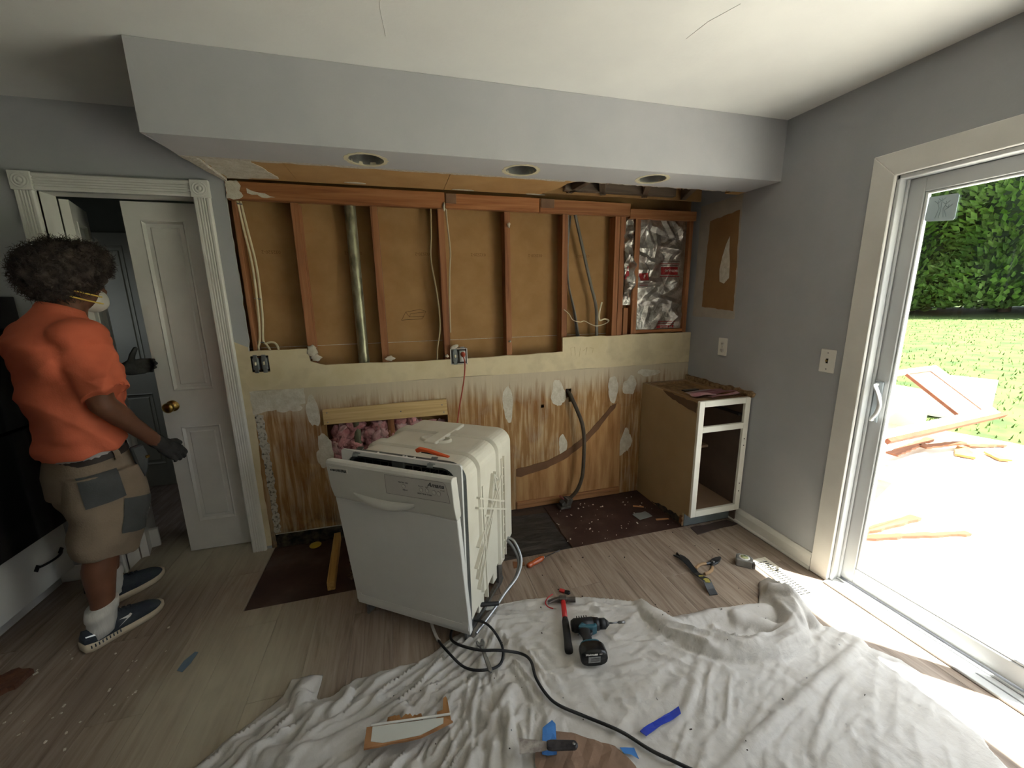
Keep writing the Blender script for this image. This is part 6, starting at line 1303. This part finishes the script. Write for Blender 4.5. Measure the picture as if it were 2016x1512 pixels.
for i in range(cny-1):
    for j in range(cnx-1):
        q = (idx[i,j],idx[i,j+1],idx[i+1,j+1],idx[i+1,j])
        if min(q) >= 0 and (CIN[i,j] or CIN[i,j+1] or CIN[i+1,j+1] or CIN[i+1,j]): ff_.append(q)
def cloth_mat():
    m, t, bs = newmat('canvas_cloth'); bs.inputs['Roughness'].default_value = .95; bs.inputs['Specular IOR Level'].default_value = .1
    v = _coord(t, 'World', (1,1,1)); n1 = _noise(t, v, 5, 6, .6); n2 = _noise(t, v, 34, 5, .3); n3 = _noise(t, v, 17, 3, 0)
    col = _ramp(t, n1, [(.3, s(184,180,174)), (.55, s(195,192,188)), (.75, s(174,169,162))])
    vo = t.nodes.new('ShaderNodeTexVoronoi'); vo.inputs['Scale'].default_value = 16; t.links.new(v, vo.inputs['Vector'])
    sp = _ramp(t, vo.outputs['Distance'], [(.045,(1,1,1,1)), (.065,(0,0,0,1))])
    wn = t.nodes.new('ShaderNodeMath'); wn.operation = 'MULTIPLY'; t.links.new(sp, wn.inputs[0]); t.links.new(_ramp(t, n3, [(.55,(0,0,0,1)), (.6,(.8,.8,.8,1))]), wn.inputs[1])
    col = _mix(t, wn.outputs[0], col, s(70,72,86)); t.links.new(col, bs.inputs['Base Color']); 
    rn = t.nodes.new('ShaderNodeTexNoise'); rn.noise_type = 'RIDGED_MULTIFRACTAL'; rn.inputs['Scale'].default_value = 7; rn.inputs['Detail'].default_value = 3; rn.inputs['Distortion'].default_value = 1.2; t.links.new(v, rn.inputs['Vector'])
    ad = t.nodes.new('ShaderNodeMath'); ad.operation = 'MULTIPLY_ADD'; ad.inputs[1].default_value = .35; t.links.new(n2, ad.inputs[0]); t.links.new(rn.outputs['Fac'], ad.inputs[2])
    _bump(t, bs, ad.outputs[0], .55, .02); return m
cl = MB(); cl.add(vv, ff_, 0, True); co = cl.build('drop_cloth', cloth_mat(), loc=(-1.5,-1.6,0)); tag(co, 'wrinkled off white canvas drop cloth spread over the floor', 'drop cloth')
so_ = co.modifiers.new('thick', 'SOLIDIFY'); so_.thickness = .0012; so_.offset = 1
def cz(x, y, r=.0):
    """height of the cloth (or of the bare floor) at a place, highest within r"""
    i = int(round((y-cy0)/chh)); j = int(round((x-cx0)/chh)); k = int(math.ceil(r/chh)); hi = 0.0
    for a in range(max(0,i-k),min(cny,i+k+1)):
        for b_ in range(max(0,j-k),min(cnx,j+k+1)):
            if COK[a,b_]: hi = max(hi, CP[a,b_,2]+.002)
    return hi
# ------------------------------------------------------------------ tools and litter
def lay(name, x, y, rz, label, cat, r=.03, group=None, dz=0.0, rx=0, ry=0):
    e = empty(name, (x,y,cz(x,y,r)+dz), rz, label, cat, group); e.rotation_euler = (rx,ry,rz); return e
# hammer: local -Y runs to the handle end
hm = lay('claw_hammer', -1.435,-.965, -.31, 'claw hammer with red and black handle lying on the drop cloth', 'hammer', .06); hm.location.z = max(cz(-1.435,-.965,.03), cz(-1.5,-1.2,.03))
hsteel = mat('hammer_steel', s(118,114,110), s(96,92,90), 20, rough=.4, metal=.8)
b = MB(); b.box(-.018,.018,-.014,.014,.002,.030); b.tube([(.014,0,.016),(.03,0,.016),(.036,0,.016),(.062,0,.016)], [.011,.010,.0135,.0138], 14); 
for sy in (-1,1):
    R_ = []
    for i in range(8):
        t = i/7; x = -.014-.062*t; yy = -.022*t*t+sy*(.002+.006*t); hw = .0065*(1-.35*t); zh = .011*(1-.75*t)+.001
        R_.append([(x,yy-hw,.016-zh),(x,yy+hw,.016-zh),(x,yy+hw,.016+zh),(x,yy-hw,.016+zh)])
    b.loft(R_)
b.build('head', hsteel, parent=hm, bevel=.002, fix=True)
def ovl(y, rx, rz_, n=14): return [(rx*math.cos(2*PI*k/n), y, .016+rz_*math.sin(2*PI*k/n)) for k in range(n)]
MB().loft([ovl(.0,.011,.010), ovl(-.02,.012,.011), ovl(-.07,.0125,.011), ovl(-.125,.012,.011)]).build('handle_shaft', mat('red_fibreglass', s(190,44,44), s(176,38,40), 20, rough=.4), parent=hm)
MB().loft([ovl(-.12,.0125,.011), ovl(-.14,.0155,.013), ovl(-.19,.0165,.0135), ovl(-.25,.0165,.014), ovl(-.295,.0185,.015), ovl(-.305,.0175,.014)]).build('rubber_grip', M['rubber'], parent=hm)
# cordless drill on its side: local +X along the body to the chuck, -Y along the handle
dr = lay('cordless_drill', -1.46,-1.155, -.20, 'black and teal cordless drill lying on its side on the drop cloth', 'drill', .08); dr.location.z = max(cz(-1.40,-1.17,.06), cz(-1.41,-1.33,.05))+.001
teal = mat('teal_plastic', s(44,92,106), s(38,82,96), 20, rough=.5)
def cyl(b, x0, x1, r0, r1=None, seg=20, z=.034, y=0.0): b.lathe([(0,x0),(r0,x0),(r1 or r0,x1),(0,x1)], seg, 0, Matrix.Translation((0,y,z)) @ Matrix.Rotation(PI/2,4,'Y'))
b = MB(); cyl(b, -.012, .0, .022, .029); cyl(b, .0, .085, .030, .031); bo_ = b.build('motor_housing', M['black'], parent=dr)
for k in range(5): MB().obox((.015+k*.011,.014,.062), .004,.014,.004, (.35,0,0)).build('vent_slot', M['dark'], parent=bo_)
b = MB(); b.prism([(.02,-.012),(.07,-.004),(.098,-.010),(.098,-.032),(.075,-.040),(.035,-.036),(.012,-.03)], .012, .056, 'z'); b.build('front_shell', teal, parent=dr, bevel=.005, bseg=2, fix=True)
b = MB(); cyl(b, .085, .112, .029, .027); b.build('torque_collar', M['black'], parent=dr)
b = MB(); cyl(b, .112, .142, .0235, .0235); cyl(b, .142, .158, .0235, .010); b.build('chuck', M['rubber'], parent=dr)
b = MB(); cyl(b, .150, .160, .012, .008); b.build('chuck_nose', M['steel'], parent=dr)
b = MB(); cyl(b, .158, .205, .0036, None, 10); cyl(b, .205, .235, .006, None, 10); b.build('driver_bit', M['steel'], parent=dr)
def dring(y, x, rx, rz_, n=16): return [(x+rx*math.copysign(abs(math.cos(2*PI*k/n))**.75,math.cos(2*PI*k/n)), y, .034+rz_*math.copysign(abs(math.sin(2*PI*k/n))**.75,math.sin(2*PI*k/n))) for k in range(n)]
MB().loft([dring(-.01,.035,.034,.026), dring(-.03,.04,.026,.021), dring(-.06,.042,.020,.018), dring(-.095,.04,.020,.018), dring(-.115,.042,.026,.022)]).build('handle', M['rubber'], parent=dr)
MB().loft([dring(-.012,.033,.03,.0275), dring(-.028,.036,.022,.0225)]).build('shoulder_shell', teal, parent=dr)
MB().prism([(.058,-.034),(.076,-.038),(.072,-.052),(.062,-.062),(.056,-.058)], .026, .042, 'z').build('trigger', M['black'], parent=dr, bevel=.003, fix=True)
bt_ = MB().loft([dring(-.112,.045,.045,.030), dring(-.125,.046,.055,.036), dring(-.165,.046,.058,.037), dring(-.178,.046,.055,.034)]).build('battery', mat('battery_black', s(18,18,20), s(24,24,26), 20, rough=.25), parent=dr)
MB().loft([dring(-.108,.045,.044,.031), dring(-.116,.045,.048,.033)]).build('battery_latch_plate', teal, parent=dr)
MB().box(.020,.070,-.1795,-.178,.018,.046).build('rating_label', mat('grey_label', s(150,150,150), s(128,128,128), 60, rough=.5), parent=bt_)
for z in (.026,.032,.038): MB().box(.030,.066,-.1802,-.1795,z,z+.0015).build('label_line', M['dark'], parent=bt_)
text('brand_print', 'Makita', .014, M['white'], bt_, (.026,-.1790,.0575), (PI/2,0,0), bold=.0002); MB().box(.045,.058,-.1796,-.178,.0535,.0605).build('print_block', M['white'], parent=bt_); text('brand_print', '18V', .009, M['white'], bt_, (.070,-.1790,.057), (PI/2,0,0))
# flat pry bar
pb_ = empty('pry_bar', (-.655,-.96,0), -1.70, 'black flat pry bar with worn yellow paint on the bare floor', 'pry bar')
prof = [(-.165,.004),(-.13,.016),(-.09,.022),(-.04,.018),(.01,.012),(.05,.020),(.085,.034),(.10,.036),(.112,.030),(.14,.014),(.168,.003)]
R_ = []
for i, (x, z) in enumerate(prof):
    w_ = .020+.003*abs(x)/.17-.004*(abs(x) < .08); yy = .012*math.sin((x+.165)*7); R_.append([(x,yy-w_,z-.0022),(x,yy+w_,z-.0022),(x,yy+w_,z+.0022),(x,yy-w_,z+.0022)])
pr = MB().loft(R_, 0, False).build('bar', mat('pry_black', s(40,42,44), s(58,60,62), 14, rough=.45, metal=.5), parent=pb_, bevel=.001)
MB().prism([(-.17,-.003),(-.135,.0),(-.17,.004)], .003, .0185, 'z').build('nail_notch', M['dark'], parent=pb_, fix=True)
ylw = mat('worn_yellow', s(186,176,92), s(150,140,70), 40, rough=.6)
for i, (x, w_) in enumerate(((.092,.006),(.100,.010),(.108,.007),(.05,.006))):
    z = np.interp(x, [p[0] for p in prof], [p[1] for p in prof]); yy = .012*math.sin((x+.165)*7); MB().prism(blob(x,yy,w_,.014,12,.3,i), z+.0018, z+.0034, 'z').build('paint_mark', ylw, parent=pb_, fix=True)
# pliers
pl_ = empty('pliers', (-.50,-.925,0), .33, 'slip pliers with worn tan handles on the floor', 'pliers')
psteel = mat('dark_plier_steel', s(70,72,76), s(90,92,94), 20, rough=.4, metal=.8); ptan = mat('worn_tan_grip', s(168,138,104), s(150,122,92), 16, rough=.7)
b = MB().prism([(-.005,-.016),(.03,-.02),(.06,-.016),(.092,-.005),(.094,.005),(.06,.017),(.03,.02),(-.005,.016),(-.012,0)], .002, .016, 'z'); b.build('jaws', psteel, parent=pl_, bevel=.003, fix=True)
MB().lathe([(0,.019),(.008,.019),(.009,.016)], 14, 0, Matrix.Translation((.012,0,0))).build('pivot', M['steel'], parent=pl_)
for sy in (1,-1):
    MB().tube(smooth_pts([(.02,0,.009),(-.01,sy*.010,.009),(-.035,sy*.022,.009)], 4), [.008]*9, 10).build('handle_arm', psteel, parent=pl_)
    MB().tube(smooth_pts([(-.028,sy*.019,.009),(-.06,sy*.032,.009),(-.095,sy*.032,.009),(-.118,sy*.026,.009)], 4), .0085, 10).build('handle_grip', ptan, parent=pl_)
# tape measure
tm = empty('tape_measure', (-.325,-.975,0), -.75, 'silver tape measure with round badge on the sunlit floor edge', 'tape measure')
b = MB().prism([(-.04,-.032),(.04,-.032),(.044,-.02),(.044,.012),(.028,.034),(-.028,.036),(-.042,.022),(-.044,-.02)], 0, .046, 'z'); b.build('case', mat('tape_silver', s(150,150,148), s(132,132,130), 20, rough=.3, metal=.5), parent=tm, bevel=.007, bseg=3, fix=True)
bd = MB().lathe([(0,.0485),(.025,.0485),(.028,.046),(.028,.044)], 24).build('badge_ring', M['white'], parent=tm); MB().lathe([(0,.0492),(.02,.0492),(.02,.048)], 24).build('badge_center', mat('badge_ink', s(60,80,70), s(206,206,150), 40, rough=.5), parent=bd)
b = MB(); b.box(.042,.052,-.034,-.012,.006,.04); b.box(.05,.054,-.034,-.03,.006,.04); b.build('tape_hook', M['steel'], parent=tm, bevel=.001)
# floor register by the door
fv = empty('floor_register', (-.215,-1.125,0), PI/2-.02, 'cream metal floor register partly covered by the drop cloth', 'vent')
rw = mat('register_cream', s(222,216,200), None, rough=.4)
b = MB()
for (x0,x1,y0,y1) in ((-.165,.165,-.055,-.034),(-.165,.165,.034,.055),(-.165,-.145,-.034,.034),(.145,.165,-.034,.034),(-.145,.145,-.003,.003)): b.box(x0,x1,y0,y1,.0005,.006)
b.build('frame', rw, parent=fv, bevel=.002)
MB().box(-.146,.146,-.035,.035,.0005,.0012).build('duct_shadow', M['black'], parent=fv)
lme = MB().box(-.0028,.0028,-.034,.034,.001,.005).mesh('louver', rw)
for k in range(19): share('louver', lme, fv, (-.137+k*.0153,0,0))
# screwdriver
sd = empty('screwdriver', (-1.405,-.603,0), .40, 'screwdriver with clear amber handle pointing to the bare subfloor', 'screwdriver')
Mx = Matrix.Translation((0,0,.016)) @ Matrix.Rotation(-PI/2,4,'Y')
MB().lathe([(0,.125),(.010,.124),(.014,.118),(.0155,.10),(.013,.085),(.0155,.06),(.0155,.02),(.010,.006),(.008,0)], 10, 0, Mx, False).build('handle', mat('amber_handle', s(186,92,48), s(164,76,38), 20, rough=.25), parent=sd)
MB().lathe([(0,.002),(.009,.001),(.009,-.006),(.0035,-.010),(.0035,-.12),(.004,-.135),(.001,-.138)], 12, 0, Matrix.Translation((0,0,.016)) @ Matrix.Rotation(-PI/2+.09,4,'Y')).build('shaft', M['steel'], parent=sd)
o = MB().prism([(-.04,-.03),(.03,-.02),(.03,.006),(-.03,.03)], 0, .004, 'z').build('wood_chip', mat('thin_veneer', s(140,96,66), None, rough=.8), loc=(0,0,0), fix=True); o.location = (-1.555,-.60,.0005); tag(o, 'thin brown veneer chip beside the screwdriver handle', 'chip')
# small red and black clip, red wire
kc = empty('wire_connector', (-1.395,-.888,.0005), -.65, 'small red and black cutter lying just off the drop cloth', 'cutter')
MB().box(-.026,.004,-.010,.010,.0,.014).build('red_body', mat('red_plastic', s(170,42,40), None, rough=.4), parent=kc, bevel=.003); MB().prism([(.004,-.009),(.028,-.012),(.034,0),(.026,.010),(.004,.009)], .001, .013, 'z').build('black_body', M['black'], parent=kc, bevel=.002, fix=True)
rw_ = empty('red_wire', (-1.50,-.955,cz(-1.5,-.955,.05)+.004), 0, 'short red wire with stripped end beside the hammer claw', 'wire')
MB().tube(smooth_pts([(.033,.046,0),(.0,.028,.002),(-.024,.0,.002),(-.02,-.03,.001),(.0,-.046,0)], 6), .0028, 7).build('insulation', mat('red_wire_pvc', s(190,50,54), None, rough=.4), parent=rw_); MB().tube([(.0,-.046,0),(.014,-.052,0)], .0014, 6).build('bare_end', M['steel'], parent=rw_)
# wrench under the cord
wr = lay('open_wrench', -1.88,-1.19, 1.66, 'steel adjustable wrench lying under the black cord', 'wrench', .06, dz=.004)
b = MB(); b.prism([(-.075,-.008),(.04,-.007),(.05,-.014),(.062,-.018),(.080,-.016),(.083,-.008),(.066,-.005),(.066,.004),(.083,.010),(.078,.018),(.058,.018),(.045,.009),(.04,.007),(-.075,.009),(-.085,.004),(-.085,-.004)], 0, .010, 'z'); b.build('body', M['steel'], parent=wr, bevel=.002, fix=True)
MB().tube([(.047,-.004,.006),(.047,.009,.006)], .006, 10).build('adjuster_knurl', hsteel, parent=wr)
# white trim strip half under the cloth, and the black cords
o = MB().obox((-1.70,-.893,.006), .23,.022,.008, (0,0,-.06)).build('trim_strip', M['white'], bevel=.002); tag(o, 'white trim strip along the top edge of the drop cloth', 'trim strip')
cordm = M['rubber']
def zcord(pts, r): return [(x,y,max(cz(x,y,.012),.0)+r+dz) for (x,y,dz) in pts]
A_ = [(-2.06,-1.006,.002),(-2.032,-1.118,.003),(-1.97,-1.21,.003),(-1.895,-1.256,.003),(-1.826,-1.234,.003),(-1.799,-1.174,.012),(-1.813,-1.088,.01),(-1.845,-1.02,.01),(-1.90,-.975,.03)]
ca = empty('power_cord', (-1.9,-1.1,0), 0, 'black power cord looping from the dishwasher, with a white braided sleeve', 'power cord')
at(ca, MB().tube(smooth_pts(zcord(A_, .0055), 7), .0055, 10), 'cord', cordm)
at(ca, MB().tube(smooth_pts(zcord([(-2.085,-.903,.03),(-2.075,-.95,.012),(-2.06,-1.006,.002),(-2.055,-1.02,.002)], .006), 5), .0068, 10), 'white_sleeve', M['white'])
B_ = [(-1.985,-.985,.03),(-2.005,-1.045,.008),(-1.976,-1.108,.006),(-1.898,-1.165,.012),(-1.815,-1.185,.022),(-1.728,-1.2,.006),(-1.70,-1.254,.003),(-1.705,-1.334,.003),(-1.688,-1.404,.003),(-1.656,-1.454,.003),(-1.579,-1.511,.003),(-1.484,-1.597,.003),(-1.415,-1.675,.003),(-1.36,-1.734,.003),(-1.2,-1.88,.003),(-1.0,-2.1,.003)]
cable('extension_cord', zcord(B_, .0055), .0058, cordm, 'long black cord winding across the drop cloth to the bottom edge', 'power cord', n=7, seg=10)
# torn white board with splinters
wbd = lay('broken_board', -2.2,-1.405, 0, 'broken white laminate board with splintered brown edge on the drop cloth', 'board', .14, dz=.004)
L0 = (-2.2,-1.405)
def rel(p): return [(a-L0[0], c-L0[1]) for a, c in p]
MB().prism(jag(rel([(-2.335,-1.367),(-2.07,-1.412),(-2.045,-1.43),(-2.158,-1.452),(-2.34,-1.436)]), .04, .003, random.Random(2)), .004, .012, 'z').build('core_board', mat('chipboard_brown', s(176,132,92), s(156,112,76), 16, rough=.9), parent=wbd, fix=True)
MB().prism(rel([(-2.315,-1.372),(-2.075,-1.410),(-2.078,-1.430),(-2.158,-1.447),(-2.28,-1.436),(-2.318,-1.42)]), .012, .0135, 'z').build('white_laminate', mat('board_white', s(206,208,202), None, rough=.35), parent=wbd, fix=True)
MB().tube([(p[0],p[1],.0135) for p in rel([(-2.32,-1.366),(-2.05,-1.405)])], .004, 8).build('white_edge', M['white'], parent=wbd)
rs2 = random.Random(5); pts = [(-2.27,-1.372)]
for i in range(16): t = i/15; pts.append((-2.265+.115*t, -1.371-.018*t+(.010+.016*rs2.random())))
pts.append((-2.145,-1.392)); MB().prism(rel(pts), .003, .010, 'z').build('splintered_edge', mat('splinter_brown', s(166,122,76), s(134,92,54), 30, stretch=(1,.2,1), rough=.9), parent=wbd, fix=True)
MB().prism(rel([(-2.10,-1.402),(-2.095,-1.38),(-2.075,-1.378),(-2.068,-1.335),(-2.058,-1.33),(-2.054,-1.345),(-2.05,-1.43),(-2.07,-1.42)]), .002, .009, 'z').build('splinter', bpy.data.materials['splinter_brown'], parent=wbd, fix=True)
# kraft paper with blue tape
kp = [(-1.80,-1.60),(-1.788,-1.574),(-1.707,-1.531),(-1.647,-1.549),(-1.587,-1.587),(-1.524,-1.632),(-1.501,-1.674),(-1.487,-1.70),(-1.50,-1.86),(-1.80,-1.88)]
def drape(poly, off, th, m, name, label=None, cat=None, parent=None, step=.02, crease=.003, seed=0):
    """thin sheet following the cloth below it"""
    px = [p[0] for p in poly]; py = [p[1] for p in poly]; bm = bmesh.new(); vs = [bm.verts.new((p[0],p[1],0)) for p in poly]; bm.faces.new(vs)
    for ax, lo, hi in ((0,min(px),max(px)),(1,min(py),max(py))):
        k = lo+step
        while k < hi:
            bmesh.ops.bisect_plane(bm, geom=bm.verts[:]+bm.edges[:]+bm.faces[:], plane_co=(k,0,0) if ax == 0 else (0,k,0), plane_no=(1,0,0) if ax == 0 else (0,1,0)); k += step
    R = random.Random(seed); ph = [R.uniform(0,6) for _ in range(4)]
    for v in bm.verts: x, y = v.co.x, v.co.y; v.co.z = cz(x,y,.018)+off+crease*(1+math.sin(x*38+y*55+ph[0])*.6+math.sin(x*90-y*60+ph[1])*.4)
    me = bpy.data.meshes.new(name); c = Vector((sum(px)/len(px), sum(py)/len(py), 0))
    for v in bm.verts: v.co -= c
    bm.normal_update(); bm.to_mesh(me); bm.free(); me.materials.append(m); o = bpy.data.objects.new(name, me); COL.objects.link(o); o.location = c
    sd_ = o.modifiers.new('thick','SOLIDIFY'); sd_.thickness = th; sd_.offset = 1
    if parent is not None: o.parent = parent; o.location = c-parent.location
    if label: tag(o, label, cat)
    return o
drape(kp, .001, .0006, mat('kraft_paper', s(142,116,98), s(128,104,86), 8, rough=.85, bump=.3, bscale=30), 'kraft_paper', 'crumpled brown kraft paper lying on the drop cloth', 'paper', crease=.004)
blue = mat('blue_painters_tape', s(62,122,190), s(48,104,172), 8, rough=.6, bump=.2, bscale=60)
drape([(-1.772,-1.59),(-1.722,-1.60),(-1.692,-1.512),(-1.70,-1.498),(-1.742,-1.515)], .0085, .0006, blue, 'tape_strip', 'wide strip of blue tape folded at its top, on the kraft paper', 'tape', crease=.003, seed=3)
drape([(-1.512,-1.642),(-1.465,-1.655),(-1.468,-1.69),(-1.485,-1.672),(-1.508,-1.662)], .0085, .0006, blue, 'tape_strip', 'small scrap of blue tape at the right corner of the kraft paper', 'tape', crease=.002, seed=4)
drape([(-1.415,-1.612),(-1.402,-1.632),(-1.33,-1.615),(-1.24,-1.605),(-1.232,-1.582),(-1.30,-1.588),(-1.36,-1.598)], .002, .003, mat('cobalt_plastic', s(40,62,170), s(54,76,186), 12, rough=.3), 'plastic_strip', 'shiny cobalt blue plastic strip on the drop cloth', 'plastic strip', crease=.003, seed=6)
drape([(-3.085,-.765),(-3.10,-.757),(-3.125,-.80),(-3.13,-.845),(-3.105,-.86),(-3.09,-.82)], .001, .001, mat('dusty_blue', s(108,130,146), s(96,118,138), 8, rough=.8), 'tape_scrap', 'dusty blue scrap stuck on the bare floor at left', 'tape', crease=.001, seed=8)
# scraper
sp_ = lay('putty_scraper', -1.80,-1.583, -.28, 'putty scraper with dirty blade and black handle at the bottom edge', 'scraper', .06, dz=.010)
MB().prism([(-.045,-.024),(-.045,.024),(.03,.016),(.05,.012),(.05,-.012),(.03,-.016)], .004, .0055, 'z').build('blade', mat('dirty_blade', s(190,186,182), s(140,132,128), 40, rough=.45, metal=.4), parent=sp_, fix=True)
hd_ = MB().prism([(.045,-.013),(.06,-.016),(.14,-.014),(.15,0),(.14,.014),(.06,.016),(.045,.013)], 0, .014, 'z').build('handle', mat('grimy_handle', s(28,28,32), s(64,60,62), 40, rough=.5), parent=sp_, bevel=.004, fix=True)
MB().lathe([(.0,.0146),(.005,.0146),(.005,.013)], 12, 0, Matrix.Translation((.135,0,0))).build('hang_hole', M['steel'], parent=hd_)
# litter on the floor
o = MB().box(-.019,.019,-.245,.245,0,.052).build('lumber_piece', M['piney'], loc=(0,0,0), bevel=.002); o.location = (-2.59,-.27,.0); o.rotation_euler = (0,0,.06); tag(o, 'short pine lumber piece on the subfloor left of the dishwasher', 'lumber')
o = MB().lathe([(0,.004),(.033,.004),(.035,.002),(.034,0),(0,0)], 26).build('yellow_disc', mat('yellow_lid', s(196,168,62), None, rough=.5), loc=(0,0,0)); o.location = (-2.735,-.05,.002); tag(o, 'flat yellow disc on the dark subfloor by the wall', 'disc')
o = MB().prism(jag([(-.06,-.035),(.05,-.05),(.06,.02),(-.05,.04)], .03, .006, random.Random(9)), 0, .003, 'z').build('floor_tile_scrap', mat('gray_scrap', s(120,124,120), None, rough=.7), loc=(0,0,0), fix=True); o.location = (-.575,-.34,.0); o.rotation_euler = (0,0,.3); tag(o, 'grey triangular scrap on the subfloor beside the cabinet', 'scrap')
for k, (x, y, L_, rz, lab) in enumerate(((-.53,-.23,.075,-.5,'orange wood chip near the cabinet side'),(-.47,-.43,.09,-.2,'thin brown splinter at the cabinet foot'))):
    o = MB().prism([(-L_/2,-.008),(L_/2,-.006),(L_/2,.008),(-L_/2,.009)], 0, .004, 'z').build('wood_chip', mat('chip_wood_%d' % k, s(176,128,84), None, rough=.8), loc=(0,0,0), fix=True); o.location = (x,y,.0); o.rotation_euler = (0,0,rz); tag(o, lab, 'chip')
o = MB().prism(jag([(-.09,-.05),(.05,-.06),(.09,.0),(.04,.05),(-.09,.045)], .02, .008, random.Random(6)), 0, .022, 'z').build('bark_scrap', mat('brown_scrap', s(112,72,50), s(84,54,40), 20, rough=.9, bump=.8, bscale=40), loc=(0,0,0), fix=True); o.location = (-3.79,-.72,.0); o.rotation_euler = (0,0,.4); tag(o, 'rough brown wood scrap at the left edge of the floor', 'scrap')
# crumbs: nobody could count them
R = random.Random(17)
def crumbs(name, n, area, m, label, zf, sz=(.003,.009)):
    b = MB()
    for i in range(n):
        x, y = R.uniform(area[0],area[1]), R.uniform(area[2],area[3]); z = zf(x,y); q = R.uniform(*sz); b.obox((x,y,z+q*.25), q*R.uniform(.6,2.2), q, q*.5, (R.uniform(-.4,.4),R.uniform(-.4,.4),R.uniform(0,3)))
    o = b.build(name, m); tag(o, label, 'debris', kind='stuff')
white_c = M['plaster']; dark_c = mat('dark_crumb', s(58,48,42), None, rough=.9)
crumbs('plaster_crumbs', 60, (-1.2,-.42,-.53,-.06), white_c, 'white plaster crumbs on the dark subfloor', lambda x,y: -.002, (.002,.008))
crumbs('plaster_crumbs', 46, (-3.95,-3.2,-1.1,-.55), white_c, 'white plaster crumbs on the floor at left', lambda x,y: 0., (.002,.008))
crumbs('wood_crumbs', 26, (-1.75,-.35,-1.0,-.56), dark_c, 'dark crumbs on the planks in front of the cabinets', lambda x,y: cz(x,y,.01), (.002,.006))
crumbs('cloth_crumbs', 45, (-2.3,-.5,-1.9,-1.1), dark_c, 'dark specks scattered over the drop cloth', lambda x,y: cz(x,y,.012), (.0015,.0045))
crumbs('rubble', 160, (-2.5,-2.15,-.5,-.1), mat('rubble_mix', s(70,58,46), s(130,112,90), 40, rough=.95), 'crumbly rubble behind the dishwasher', lambda x,y: -.003, (.005,.02))
